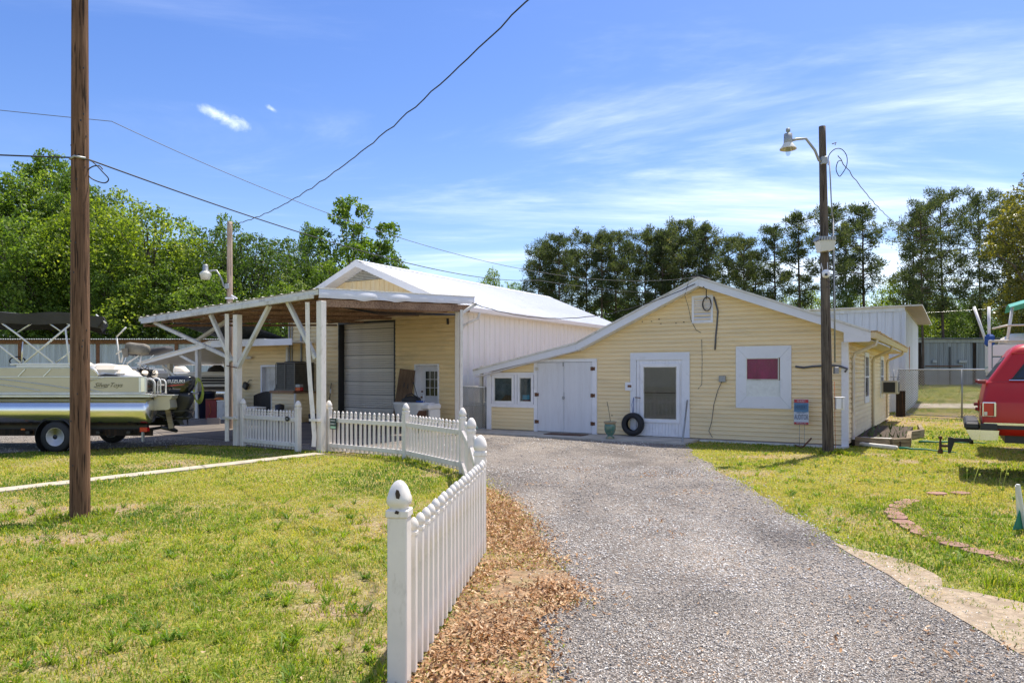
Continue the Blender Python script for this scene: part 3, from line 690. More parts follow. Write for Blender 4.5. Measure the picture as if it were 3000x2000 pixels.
# crushed stone on the drive
ico_v = []; ph_ = (1+5**.5)/2
for a_, b_ in ((1, ph_), (-1, ph_), (1, -ph_), (-1, -ph_)): ico_v += [(0, a_, b_), (a_, b_, 0), (b_, 0, a_)]
ico_v = np.array(ico_v) / math.sqrt(1+ph_**2)
ico_f = []
for i in range(12):
    for j in range(i+1, 12):
        for k in range(j+1, 12):
            if all(abs(np.linalg.norm(ico_v[p1]-ico_v[p2]) - 1.0515) < .02 for p1, p2 in ((i, j), (j, k), (i, k))): ico_f.append((i, j, k))
ico_f = np.array(ico_f)
def stones(x, y, s, tone, z=0.003, low=False):
    if low:
        n = len(x); o8 = np.array([(1,0,0),(0,1,0),(-1,0,0),(0,-1,0),(0,0,1),(0,0,-1)], float)
        vs = o8[None]*s[:, None, None]*(0.6+0.7*rng.random((n, 6, 1))); a_ = rng.random((n, 1))*6.28
        X = vs[:, :, 0]*np.cos(a_)-vs[:, :, 1]*np.sin(a_)+x[:, None]; Y = vs[:, :, 0]*np.sin(a_)+vs[:, :, 1]*np.cos(a_)+y[:, None]; Z = vs[:, :, 2]*.75+z+(s*.3)[:, None]
        t8 = np.array([(0,1,4),(1,2,4),(2,3,4),(3,0,4),(1,0,5),(2,1,5),(3,2,5),(0,3,5)])
        return np.stack([X, Y, Z], 2).reshape(-1, 3), (t8[None]+(np.arange(n)*6)[:, None, None]).reshape(-1, 3), np.repeat(tone, 8)
    n = len(x); sc = s[:, None, None] * (0.62 + 0.5*rng.random((n, 12, 1))) * (0.7 + 0.5*rng.random((n, 1, 3)))
    vs = ico_v[None] * sc
    th_ = rng.random(n)*2*pi; c_, s_ = np.cos(th_), np.sin(th_)
    X = vs[:, :, 0]*c_[:, None] - vs[:, :, 1]*s_[:, None] + x[:, None]
    Y = vs[:, :, 0]*s_[:, None] + vs[:, :, 1]*c_[:, None] + y[:, None]
    Z = vs[:, :, 2]*0.8 + z + (s*0.35)[:, None]
    f = (ico_f[None] + (np.arange(n)*12)[:, None, None]).reshape(-1, 3)
    return np.stack([X, Y, Z], 2).reshape(-1, 3), f, np.repeat(tone, 20)
SV, SF, SC, off = [], [], [], 0
for d0, d1, dens, s0 in ((3.0, 5.5, 2900, .0085), (5.5, 8.5, 1300, .0105), (8.5, 13, 340, .0135), (13, 19, 60, .018)):
    x, y = sample_ring(d0, d1, dens, 0.75)
    ok = (inpoly(x + rng.normal(0, .08, x.shape), y + rng.normal(0, .06, x.shape), drive_poly) | (inpoly(x, y, sand_poly) & (rng.random(len(x)) < .07)) | (inpoly(x + rng.normal(0, .22, x.shape), y + rng.normal(0, .2, x.shape), drive_poly) & (rng.random(len(x)) < .45))) & ~inpoly(x, y, canopy_poly) & ~inpoly(x, y, slab_poly) & ~inpoly(x, y, house_poly)
    inleaf = inpoly(x, y, leaf_poly) & (rng.random(len(x)) < 0.55)
    ok &= ~inleaf & (fbm(x, y, 0.8) + 0.4*rng.random(len(x)) > 0.50)
    x, y = x[ok], y[ok]
    tone = np.clip(rng.normal(0.48, 0.19, len(x)) + 1.2*(fbm(x*1.6, y*.8, .7)-.5), 0, 1)
    v_, f_, c_ = stones(x, y, s0*(0.55+0.75*rng.random(len(x))**1.6), tone, low=d0 > 4)
    SV.append(v_); SF.append(f_ + off); SC.append(c_); off += len(v_)
M['stone'] = rnd_mat('crushed_stone', [(0, (0.17, 0.155, 0.145)), (0.25, (0.34, 0.315, 0.29)), (0.5, (0.54, 0.505, 0.46)), (0.9, (0.80, 0.755, 0.69)), (1, (0.60, 0.42, 0.28))], 0.85, spec=0.25)
place(npmesh('gravel', np.concatenate(SV), np.concatenate(SF), M['stone'], np.concatenate(SC)), 'gravel', label='grey and white crushed stone spread over the curving drive', kind='stuff')

# fallen leaves: curled brown ovals
def leafmesh(x, y, L, tone, zup=0.012):
    n = len(x)
    t = np.array([(-1, 0), (-.35, .36), (-.35, -.36), (.4, .33), (.4, -.33), (1, 0), (0, 0)])
    fidx = np.array([(0, 2, 6), (0, 6, 1), (1, 6, 3), (2, 4, 6), (6, 5, 3), (6, 4, 5)])
    curl = rng.random((n, 1)) * 0.5 + 0.05; cup = rng.random((n, 1)) * 0.5
    px_ = np.tile(t[:, 0], (n, 1)); py_ = np.tile(t[:, 1], (n, 1)) * (0.7+0.5*rng.random((n, 1)))
    pz_ = curl * px_**2 + cup*np.abs(py_)*1.3
    a1, a2, a3 = rng.random((n, 1))*2*pi, rng.normal(0, .35, (n, 1)), rng.normal(0, .45, (n, 1))
    s = L[:, None] * 0.5
    px_, py_, pz_ = px_*s, py_*s, pz_*s
    y1, z1 = py_*np.cos(a2)-pz_*np.sin(a2), py_*np.sin(a2)+pz_*np.cos(a2)
    x2, z2 = px_*np.cos(a3)+z1*np.sin(a3), -px_*np.sin(a3)+z1*np.cos(a3)
    X = x2*np.cos(a1)-y1*np.sin(a1)+x[:, None]; Y = x2*np.sin(a1)+y1*np.cos(a1)+y[:, None]
    Z = z2 - z2.min(1, keepdims=True) + (0.008 + zup*rng.random((n, 1)))
    f = (fidx[None] + (np.arange(n)*7)[:, None, None]).reshape(-1, 3)
    return np.stack([X, Y, Z], 2).reshape(-1, 3), f, np.repeat(tone, 6)
x, y = rng.random(80000)*2.2-0.9, rng.random(80000)*8.4+2.9
ok = inpoly(x + rng.normal(0, .13, x.shape), y + rng.normal(0, .12, x.shape), leaf_poly)
dn = 0.50 + 1.9*(fbm(x, y, 2.0)-0.40) - 0.13*np.clip(y-6.6, 0, 9)
ok &= rng.random(len(x)) < dn
x, y = x[ok], y[ok]
x2 = rng.random(5200)*4.4-0.6; y2 = rng.random(5200)*10+2.8
ok2 = inpoly(x2, y2, drive_poly) & ((fbm(x2+3, y2, 1.1) > 0.66) | (rng.random(5200) < .045))
x3 = -rng.random(260)*5; y3 = rng.random(260)*5+3
x4 = rng.random(200)*4+3.7; y4 = rng.random(200)*8+5
x = np.concatenate([x, x2[ok2], x3, x4]); y = np.concatenate([y, y2[ok2], y3, y4])
v_, f_, c_ = leafmesh(x, y, 0.020 + 0.030*rng.random(len(x)), rng.random(len(x)), 0.02)
M['leaf_dry'] = rnd_mat('dry_leaf', [(0, (0.11, 0.06, 0.032)), (0.35, (0.34, 0.175, 0.075)), (0.7, (0.54, 0.32, 0.155)), (1, (0.66, 0.50, 0.32))], 0.6, 0.15, (1.2, 1.0, .7), 0.3)
place(npmesh('fallen_leaves', v_, f_, M['leaf_dry'], c_), 'fallen_leaves', label='drift of curled brown fallen leaves between the picket fence and the gravel', kind='stuff')
# sparse grass among the leaves
V_, F_, C_ = [], [], []; nv = 0
x, y = rng.random(52000)*2.2-0.9, rng.random(52000)*8.4+2.9
ok = inpoly(x + rng.normal(0, .08, x.shape), y, leaf_poly) & (fbm(x+4, y, 1.4) > 0.50 - 0.05*np.clip(y-4.5, 0, 6))
x, y = x[ok], y[ok]
blades(x, y, 0.02+0.035*rng.random(len(x)), 0.005+0.0006*y, 1.1, np.where(rng.random(len(x)) < .45, .1, np.clip(rng.normal(.45, .15, len(x)), .25, .9)))
place(npmesh('weeds', np.concatenate(V_), np.concatenate(F_), M['grass'], np.concatenate(C_)), 'weeds', label='thin grass and weeds growing through the fallen leaves', kind='stuff')
# ------------------------------------------------------------------ building helpers
def planks(parent, m, ax, off, z0, z1, h, L, Rr, holes=(), maxlen=3.7, proud=0.030, name='siding_plank', seed=1, gr=0.014):
    rr = random.Random(seed); z = z0
    while z < z1 - 0.01:
        zt = min(z + h, z1); l0, l1, r0, r1 = L(z), L(zt), Rr(z), Rr(zt)
        if min(r0, r1) - max(l0, l1) < 0.03 and max(r0, r1) - min(l0, l1) < 0.1: z += h; continue
        cuts = [(l0, l1)]; segs = [((l0, l1), (r0, r1))]
        for (a, b, za, zb) in holes:
            if min(zt, zb) - max(z, za) > 0.5 * h:
                ns = []
                for s, e in segs:
                    if max(s) >= b or min(e) <= a: ns.append((s, e)); continue
                    if min(s) < a: ns.append((s, (a, a)))
                    if max(e) > b: ns.append(((b, b), e))
                segs = ns
        out = []
        for s, e in segs:
            ln = min(e) - max(s)
            if ln > maxlen:
                k = int(math.ceil(ln / maxlen)); c = [max(s) + ln * (j + rr.uniform(-.22, .22)) / k for j in range(1, k)]
                pr = s
                for q in c: out.append((pr, (q - .002, q - .002))); pr = (q + .002, q + .002)
                out.append((pr, e))
            else: out.append((s, e))
        for s, e in out:
            if max(e) - min(s) < 0.02: continue
            a = [(s[0], proud, z), (e[0], proud, z), (e[0] + (e[1]-e[0])*.5, proud*0.55, (z+zt)/2), (s[0] + (s[1]-s[0])*.5, proud*0.55, (z+zt)/2),
                 (e[0] + (e[1]-e[0])*.56, proud*0.85, (z+zt)/2+.003), (s[0] + (s[1]-s[0])*.56, proud*0.85, (z+zt)/2+.003),
                 (s[1], 0.006, zt-gr), (e[1], 0.006, zt-gr), (s[0], 0.0, z), (e[0], 0.0, z), (s[1], -.003, zt-gr), (e[1], -.003, zt-gr), (s[1], -.003, zt), (e[1], -.003, zt)]
            if ax == 'x': vs = [(p[0], off - p[1], p[2]) for p in a]
            else: vs = [(off + p[1], p[0], p[2]) for p in a]
            mb = MB(); mb.add(vs, [(0, 1, 2, 3), (3, 2, 4, 5), (5, 4, 7, 6), (8, 9, 1, 0), (6, 7, 11, 10), (10, 11, 13, 12)])
            me = bpy.data.meshes.new(name); me.from_pydata(mb.v, [], mb.f); me.materials.append(m)
            place(me, name, parent)
        z += h
def ribs(parent, name, m, O, A, B, N, wtot, length, pw=0.914, rib=0.305, rh=0.03, rw=0.06, top=0.025, lenfn=None):
    O, A, B, N = Vector(O), Vector(A).normalized(), Vector(B).normalized(), Vector(N).normalized()
    k = max(1, int(round(wtot / pw))); pw = wtot / k; nr = max(1, int(round(pw / rib))); rib = pw / nr
    prof = []
    for i in range(nr):
        a = i * rib; prof += [(a, 0), (a + rib/2 - rw/2, 0), (a + rib/2 - top/2, rh), (a + rib/2 + top/2, rh), (a + rib/2 + rw/2, 0)]
    prof.append((pw - 0.003, 0))
    shared = None
    for i in range(k):
        o0 = O + A * (pw * i)
        if shared is None or lenfn:
            vs = []
            for b in (0, 1):
                for a, h in prof:
                    ll = (lenfn(pw*i + a) if lenfn else length) * b
                    vs.append(A*a + B*ll + N*h)
            n = len(prof)
            me = bpy.data.meshes.new(name); me.from_pydata([tuple(v) for v in vs], [], [(j, j+1, n+j+1, n+j) for j in range(n-1)]); me.materials.append(m)
            shared = me
        place(shared, name, parent, loc=tuple(o0 + N * (0.0012 if i % 2 else 0)))
def frame4(mb, x0, x1, z0, z1, w, y0, y1, mitre=False):
    for a, b, c, d in ((x0, x1, z1-w, z1), (x0, x1, z0, z0+w), (x0, x0+w, z0+w, z1-w), (x1-w, x1, z0+w, z1-w)): mb.box(a, b, y0, y1, c, d)
def mitred(name, parent, m, x0, x1, z0, z1, w, y0, y1, wz=None):
    wz = wz or w; g = 0.003
    for poly in ([(x0, z1), (x1, z1), (x1-w-g, z1-wz), (x0+w+g, z1-wz)], [(x0, z0), (x1, z0), (x1-w-g, z0+wz), (x0+w+g, z0+wz)],
                 [(x0, z0+g), (x0, z1-g), (x0+w, z1-wz-g), (x0+w, z0+wz+g)], [(x1, z0+g), (x1, z1-g), (x1-w, z1-wz-g), (x1-w, z0+wz+g)]):
        MB().prism(poly, y0, y1, 'y').build(name, m, parent)

# ------------------------------------------------------------------ yellow house
H = thing('yellow_house', 'low yellow vinyl sided house with white double doors and a red curtained window', 'house', (*AO, 0), TH)
EV = (0.52, 2.60); RG = (-3.28, 4.03); BK = (-6.62, 2.50); LE = (-9.96, 1.78)
def roof_z(x):
    for (a, b) in ((LE, BK), (BK, RG), (RG, EV)):
        if a[0] <= x <= b[0]: return a[1] + (b[1]-a[1])*(x-a[0])/(b[0]-a[0])
    return 0
wd = 0.21
def hl(z):
    if z < 1.64: return -9.56
    if z < BK[1]-wd: return max(-9.56, LE[0] + (z + wd - LE[1])*(BK[0]-LE[0])/(BK[1]-LE[1]))
    return BK[0] + (z + wd - BK[1])*(RG[0]-BK[0])/(RG[1]-BK[1])
def hr(z): return min(0.0, RG[0] + (RG[1]-wd-z)*(EV[0]-RG[0])/(RG[1]-EV[1]))
fw = MB().prism([(0, 0.06), (-9.56, 0.06), (-9.56, 1.62), (BK[0], BK[1]-.2), (RG[0], RG[1]-.2), (0, 2.55)], 0.0, 0.12, 'y').build('front_wall', M['siding'], H)
house_holes = [(-2.36, -1.25, 0.92, 2.24), (-5.08, -3.66, 0, 2.13), (-7.98, -6.2, 0, 2.02), (-9.56, -8.0, 0.72, 1.72)]
planks(fw, M['siding'], 'x', 0.0, 0.08, 3.83, 0.1035, hl, hr, house_holes, seed=3)
MB().box(-9.56, 0, -0.004, 0.10, -0.05, 0.06).build('foundation', M['cmu'], H)
MB().box(-3.3, 0.03, -0.16, -0.02, -0.02, 0.035).build('sill_board', M['white_old'], H)
sw = MB().box(-0.12, 0.0, 0.12, 12, 0.06, 2.5).build('side_wall', M['siding'], H)
side_holes = [(3.5, 4.6, 0.9, 2.2), (8.3, 9.4, 0.95, 2.2)]
planks(sw, M['siding'], 'y', 0.0, 0.08, 2.42, 0.115, lambda z: 0.10, lambda z: 12.0, side_holes, maxlen=5, seed=8, gr=.022, proud=.032)
MB().box(-9.6, -0.1, 11.9, 12, 0, 1.7).box(-9.6, -9.5, 0.1, 12, 0, 1.6).build('back_wall', M['siding'], H)
MB().prism([(EV[0], EV[1]-.02), RG, BK, LE, (LE[0], LE[1]-.06), (BK[0], BK[1]-.09), (RG[0], RG[1]-.10), (EV[0], EV[1]-.08)], -0.29, 12.3, 'y').build('roof', mat('roofing_tan', (0.34, 0.26, 0.18), 0.8, var=0.3, scale=6), H)
fas = []
for a, b in ((LE, BK), (BK, RG), (RG, EV)):
    g = 0.002
    MB().prism([(a[0]+g, a[1]-.04), (b[0]-g, b[1]-.04), (b[0]-g, b[1]-.22), (a[0]+g, a[1]-.22 if a is not LE else a[1]-.17)], -0.315, -0.292, 'y').build('fascia_board', M['fascia_blue'], H)
    MB().prism([(a[0]+g, a[1]+.012), (b[0]-g, b[1]+.012), (b[0]-g, b[1]-.036), (a[0]+g, a[1]-.036)], -0.335, -0.292, 'y').build('drip_edge', M['white_old'], H)
    MB().prism([(a[0]+.05, a[1]-.20), (b[0]-.02, b[1]-.20), (b[0]-.02, b[1]-.215), (a[0]+.05, a[1]-.215)], -0.29, -0.016, 'y').build('soffit', M['white'], H)
MB().box(RG[0]-.16, RG[0]+.12, -0.36, 0.3, RG[1]+.01, RG[1]+.04).build('ridge_cap', M['black'], H)
# right eave: soffit, box return, gutter, three downspouts
MB().box(0.0, 0.50, -0.28, 12.2, 2.395, 2.41).build('eave_soffit', M['cream'], H)
MB().prism([(-0.02, 2.36), (0.50, 2.36), (0.52, 2.55), (-0.02, 2.68)], -0.31, -0.27, 'y').build('eave_return', M['fascia_blue'], H)
gut = MB()
gut.prism([(0.50, 2.44), (0.59, 2.44), (0.63, 2.56), (0.50, 2.56)], -0.30, 12.2, 'y')
gut.build('gutter', M['cream'], H)
rlip = MB()
for i in range(33): rlip.box(0.42, 0.66 + R(-.02, .02), -0.3 + i*.38, -0.3 + i*.38 + .2, 2.575, 2.60)
rlip.build('roof_edge', mat('rusted_roof_edge', (0.45, 0.33, 0.17), 0.8, var=0.4, scale=9), H)
for yy in (0.75, 5.5, 10.6):
    q = MB().tube([(0.55, yy, 2.45), (0.52, yy, 2.33), (0.28, yy, 2.22), (0.09, yy, 2.13), (0.055, yy, 2.0), (0.055, yy, 0.15)], 0.045, 6, False)
    if yy < 1: q.tube([(0.055, yy, 0.16), (0.08, yy-.05, 0.07), (0.35, yy-.35, 0.055), (1.0, yy-.75, 0.05)], 0.05, 8)
    q.build('downspout', M['cream'] if yy > 1 else M['white_old'], H)
MB().box(-0.10, 0.040, -0.042, 0.10, 0.0, 2.38).build('corner_board', M['white'], H)
MB().box(-9.66, -9.50, -0.042, 0.10, 0.02, 1.60).build('corner_board', M['white'], H)
# gable vent with louvres
v_ = MB(); frame4(v_, -3.53, -3.0, 2.92, 3.60, 0.055, -0.035, 0.0); vf = v_.build('gable_vent', M['white'], H)
MB().box(-3.475, -3.055, -0.008, -0.002, 2.97, 3.55).build('vent_back', M['mirror_dark'], vf)
lv = MB().prism([(-0.034, 0.0), (-0.030, 0.004), (-0.010, 0.040), (-0.014, 0.036)], -3.475, -3.055, 'x').mesh('louvre', M['white'])
for i in range(12): place(lv, 'louvre', vf, loc=(0, 0, 2.98 + i*.0475))
# red curtained window
wf = MB().box(-2.21, -1.44, -0.020, -0.012, 1.04, 2.08).build('window', M['mirror_dark'], H)
mitred('window_frame', wf, M['fascia_blue'], -2.44, -1.17, 0.84, 2.32, 0.25, -0.050, -0.020, 0.28)
vs, fs = [], []
for i in range(29):
    for j in range(13):
        x = -2.185 + i*0.74/28; z = 1.53 + j*.49/12
        vs.append((x, -0.030 - .006*sin(i*1.1 + j*.35) - .004*sin(i*.4-j*.9), z))
for i in range(28):
    for j in range(12): fs.append((i*13+j, (i+1)*13+j, (i+1)*13+j+1, i*13+j+1))
MB().add(vs, fs, True).build('curtain', M['pink'], wf)
MB().box(-2.19, -1.455, -0.045, -0.041, 1.52, 2.03).build('window_pane', M['glass'], wf)
q = MB(); frame4(q, -2.20, -1.445, 1.51, 2.04, 0.022, -0.052, -0.038); q.build('window_sash', M['white_old'], wf)
MB().box(-2.19, -1.425, -0.040, -0.022, 1.10, 1.505).build('board_panel', M['ply_white'], wf)
# window built into a closed doorway, with the blind down
dw = MB().box(-5.12, -3.62, -0.020, -0.004, 0.06, 2.16).build('boarded_doorway', M['white'], H)
for (a, b, c, d) in ((-5.16, -3.58, 2.02, 2.205), (-5.16, -5.0, 0.06, 2.018), (-3.78, -3.58, 0.06, 2.018)): MB().box(a, b, -0.055, -0.022, c, d).build('door_casing', M['fascia_blue'], dw)
for i in range(14):
    x = -4.99 + i*.0862
    if x < -4.88: zz_ = [(0.07, 2.0)]
    elif x > -3.89: zz_ = [(0.07, 2.0)]
    else: zz_ = [(0.07, 0.42), (1.92, 2.0)]
    for c, d in zz_: MB().cbox(x, x+.083, -0.034, -0.021, c, d, .004).build('beadboard', M['white'], dw)
wb = MB().box(-4.80, -3.90, -0.030, -0.0225, 0.50, 1.84).build('window', M['mirror_dark'], H)
q = MB(); frame4(q, -4.87, -3.83, 0.42, 1.92, 0.075, -0.075, -0.036); q.build('window_frame', M['white'], wb)
q = MB(); frame4(q, -4.795, -3.905, 0.495, 1.845, 0.022, -0.066, -0.036); q.build('window_sash', M['white_old'], wb)
bl = MB()
for i in range(52): z = 0.53 + i*.0255; bl.add([(-4.77, -0.034, z), (-3.93, -0.034, z), (-3.93, -0.046, z+.021), (-4.77, -0.046, z+.021)], [(0, 1, 2, 3)])
bl.build('blind', M['blind'], wb, kind='stuff')
MB().box(-4.775, -3.925, -0.058, -0.050, 1.17, 1.185).build('meeting_rail', M['mirror_dark'], wb)
MB().box(-4.775, -3.925, -0.062, -0.059, 0.515, 1.825).build('window_pane', M['glass_dark'], wb)
# double plywood doors
dd = MB().box(-7.99, -6.22, -0.014, -0.003, 0.05, 2.0).build('double_door', M['mirror_dark'], H)
MB().box(-8.04, -6.12, -0.05, -0.005, 1.985, 2.07).build('door_frame', M['white'], dd)
MB().box(-8.06, -7.955, -0.05, -0.004, 0.02, 1.983).build('door_frame', M['white'], dd)
MB().box(-6.255, -6.12, -0.05, -0.004, 0.02, 1.983).build('door_frame', M['white'], dd)
for a, b, n_ in ((-7.95, -7.115, 'door_leaf'), (-7.105, -6.26, 'door_leaf')):
    MB().cbox(a, b, -0.047, -0.016, 0.06, 1.975, .004).build(n_, M['door_white'], dd)
for x in (-7.97, -6.24):
    for z in (0.32, 1.08, 1.80):
        q = MB().box(x-.06, x-.005, -0.058, -0.051, z-.05, z+.05).box(x+.004, x+.07, -0.056, -0.048, z-.045, z+.045); q.tube([(x, -0.06, z-.055), (x, -0.06, z+.055)], 0.008, 6)
        q.build('hinge', M['rust'] if (x > -7 or z < 1.2) else M['white_old'], dd)
MB().box(-7.16, -7.10, -0.062, -0.048, 1.0, 1.04).tube([(-7.1, -.06, 1.16), (-7.1, -.06, 1.01)], .006, 6).tube([(-7.15, -.07, .99), (-7.10, -.075, .96), (-7.08, -.07, 1.02)], .012, 6).build('hasp', M['galv'], dd)
MB().box(-7.145, -7.115, -0.06, -0.048, 1.87, 1.99).build('bolt', M['galv'], dd)
# pair of small windows at the low end
tw = MB().box(-9.5, -8.06, -0.012, -0.002, 0.74, 1.70).build('window_pair', M['white'], H)
for (a, b) in ((-9.46, -8.72), (-8.60, -8.08)):
    q = MB(); frame4(q, a, b, 0.80, 1.62, 0.065, -0.05, -0.013); q.build('window_frame', M['white'], tw)
    q = MB(); frame4(q, a+.066, b-.066, 0.866, 1.554, 0.02, -0.038, -0.013); q.build('window_sash', M['white_old'], tw)
    MB().box(a+.07, b-.07, -0.017, -0.013, 0.87, 1.55).build('room_behind', mat('dim_room', (0.15, 0.16, 0.165), 0.7, var=0.6, scale=2.2, bump=0), tw)
    MB().box(a+.087, b-.087, -0.030, -0.027, 0.886, 1.534).build('window_pane', M['glass'], tw)
MB().box(-9.56, -8.06, -0.045, -0.003, 1.625, 1.70).build('head_board', M['white'], tw)
MB().box(-9.56, -8.06, -0.045, -0.003, 0.70, 0.795).build('window_sill', M['white'], tw)
MB().box(-8.70, -8.62, -0.045, -0.003, 0.797, 1.623).build('mullion', M['white'], tw)
MB().prism([(-9.2, .89), (-8.83, .89), (-8.83, 1.04), (-9.0, 1.06)], -0.024, -0.018, 'y').build('box_inside', M['ply'], tw)
MB().box(-8.44, -8.22, -0.025, -0.018, 0.93, 1.06).build('note_inside', mat('blue_tag', (0.16, 0.45, 0.62), 0.6, bump=0), tw)
MB().box(-8.42, -8.20, -0.025, -0.018, 0.89, 0.925).build('note_inside', M['red_plastic'], tw)
# side windows
for (y0, y1) in ((3.62, 4.5), (8.4, 9.3)):
    s_ = MB().box(0.003, 0.010, y0, y1, 1.05, 2.12).build('side_window', M['mirror_dark'], H)
    q = MB()
    for a, b, c, d in ((y0-.09, y1+.09, 2.12, 2.24), (y0-.09, y1+.09, .88, 1.05), (y0-.09, y0+.02, 1.05, 2.12), (y1-.02, y1+.09, 1.05, 2.12), (y0, y1, 1.56, 1.60)): q.box(0.011, 0.045, a, b, c, d)
    q.build('window_frame', M['white'], s_)
    q = MB(); 
    for j in range(1, 3): q.box(0.018, 0.026, y0+(y1-y0)*j/3-.008, y0+(y1-y0)*j/3+.008, 1.6, 2.12)
    q.box(0.018, 0.026, y0, y1, 1.85, 1.866); q.build('muntins', M['white'], s_)
    MB().box(0.012, 0.016, y0, y1, 1.05, 2.12).build('window_pane', M['glass_dark'], s_)
# cables and boxes fixed to the front wall
MB().tube([(-2.98, -.03, 3.55), (-2.93, -.04, 3.4), (-2.88, -.03, 3.2), (-2.9, -.025, 2.9), (-2.93, -.025, 2.6), (-2.95, -.03, 2.25)], 0.022, 8).build('conduit', M['wire_g'], H)
cabs = MB()
cabs.tube([(-3.5, -.34, 3.98), (-3.62, -.3, 3.6), (-3.6, -.06, 3.3), (-3.55, -.03, 3.0), (-3.42, -.03, 2.75), (-3.3, -.03, 2.68)], 0.006, 5)
cabs.tube([(-3.28, -.03, 2.52), (-3.27, -.025, 2.0), (-3.28, -.025, 1.4), (-3.38, -.02, 1.28)], 0.006, 5)
cabs.build('wall_cable', M['wire_g'], H)
th_ = [i*.45 for i in range(26)]
MB().tube([(-3.14 + .10*cos(t)*(1+.1*sin(t*.37)), -.07-.01*sin(t*.7), 3.38 + .17*sin(t)) for t in th_], 0.010, 6).tube([(-3.15, -.33, 3.78), (-3.1, -.25, 3.72), (-3.14, -.12, 3.5)], 0.012, 6).build('cable_coil', M['wire'], H)
MB().cbox(-2.84, -2.68, -0.10, -0.014, 1.46, 1.61, .01).build('socket_box', M['galv'], H)
MB().tube([(-2.78, -.06, 1.46), (-2.88, -.05, 1.25), (-2.98, -.03, .9), (-3.03, -.03, .5), (-3.1, -.04, .25), (-3.0, -.08, .1)], 0.008, 5).build('power_cord', M['wire_g'], H)
MB().cbox(-5.30, -5.10, -0.075, -0.014, 1.22, 1.44, .01).build('alarm_box', M['white'], H)
MB().box(-5.22, -5.12, -0.085, -0.076, 1.31, 1.37).build('alarm_label', M['rust'], H)
MB().tube([(-1.08, -.04, 1.83), (-.9, -.05, 1.80), (-.7, -.05, 1.83), (-.3, -.05, 1.85), (-.12, -.07, 1.83), (.03, -.1, 1.77), (-.02, -.12, 1.70)], 0.024, 8).build('conduit', M['wire_g'], H)
MB().tube([(-5.02, -.06, 1.05), (-4.95, -.11, 1.05), (-4.86, -.11, 1.04)], .012, 6).build('door_handle', M['rust'], H)
q = MB()
for (x, z) in ((-4.85, 3.0), (-4.6, 3.0), (-4.35, 2.93), (-3.95, 2.93), (-4.4, 3.05), (-.9, .75), (-5.7, .55), (-3.75, 2.95)): q.box(x, x+.025, -.036, -.012, z, z+.02)
q.build('screw_holes', M['black'], H, kind='stuff')
MB().tube([(-1.1, -.1, 0.02), (-0.85, -.5, .0), (-.7, -.25, .2)], .02, 6).build('iron_stake', M['rust'], H)

# ------------------------------------------------------------------ warehouse
WH = thing('warehouse', 'tall warehouse with white ribbed metal side and roller door under the canopy', 'warehouse', (*BO, 0), TH)
EZ, RZ, RX = 3.74, 5.33, -3.75
slope = (RZ-EZ)/(-RX)
wz = lambda x: RZ - .1 - abs(x-RX)*slope
wfr = MB()
wfr.box(-7.5, -5.03, 0, .3, 0, 3.9).box(-2.52, -1.68, 0, .3, 0, 3.9).box(-.79, 0, 0, .3, 0, 3.75).box(-5.03, -2.52, 0, .3, 3.37, 3.9).box(-1.68, -.79, 0, .3, 1.95, 3.9)
wfr = wfr.build('front_wall', M['siding_wh'], WH)
w_holes = [(-5.03, -2.50, -1, 3.38), (-1.72, -.75, -1, 1.97)]
planks(wfr, M['siding_wh'], 'x', 0.0, 0.03, 3.92, 0.141, lambda z: -7.48, lambda z: 0.0, w_holes, seed=5, gr=.026, proud=.036)
gab = MB().prism([(-7.5, 3.92), (-.35, 3.92), (RX, RZ-.16), (-7.2, 3.93)], 0.0, 0.12, 'y').build('gable_wall', M['gable_yel'], WH)
MB().prism([(-7.5, 3.9), (0, 3.75), (RX, RZ-.14)], 0.15, 0.2, 'y').build('gable_back', M['gable_yel'], WH)
for i in range(34):
    x = -7.0 + i*.2
    if wz(x)-.08 > 4.0: MB().box(x, x+.012, -.012, 0.0, 3.93, wz(x)-.07).build('batten', M['gable_yel'], gab)
lvw = MB().prism([(RX-1.05, 4.76), (RX+1.05, 4.76), (RX, RZ-.15)], -0.012, -0.004, 'y').build('gable_vent', M['mirror_dark'], WH)
for i in range(8):
    z = 4.77 + i*.052; hw = 1.02 * (RZ-.17-z-.03)/(RZ-.17-4.76)
    if hw > .05: MB().prism([(-0.05, z), (-0.045, z+.006), (-0.014, z+.046), (-0.018, z+.042)], RX-hw, RX+hw, 'x').build('louvre', M['white_old'], lvw)
# roller door, black jambs, curtain slats
rd = MB().box(-5.03, -2.52, 0.285, 0.295, 0.0, 3.37).build('roller_door', M['black'], WH)
MB().box(-5.03, -4.99, -0.02, 0.29, 0, 3.37).build('door_jamb', M['black'], rd)
MB().box(-2.57, -2.515, -0.02, 0.29, 0, 3.37).build('door_jamb', M['black'], rd)
MB().box(-5.03, -2.515, -0.025, -0.001, 3.33, 3.40).build('door_head', M['black'], rd)
sl = MB().prism([(0.28, 0), (0.240, 0.003), (0.230, 0.018), (0.236, 0.036), (0.230, 0.052), (0.242, 0.066), (0.28, 0.069)], -4.99, -2.57, 'x').mesh('slat', M['roll'])
for i in range(46):
    place(sl, 'slat', rd, loc=(0, 0.004*math.sin(i*1.3), 0.02 + i*.0735 - (0.012 if i % 6 == 0 else 0)))
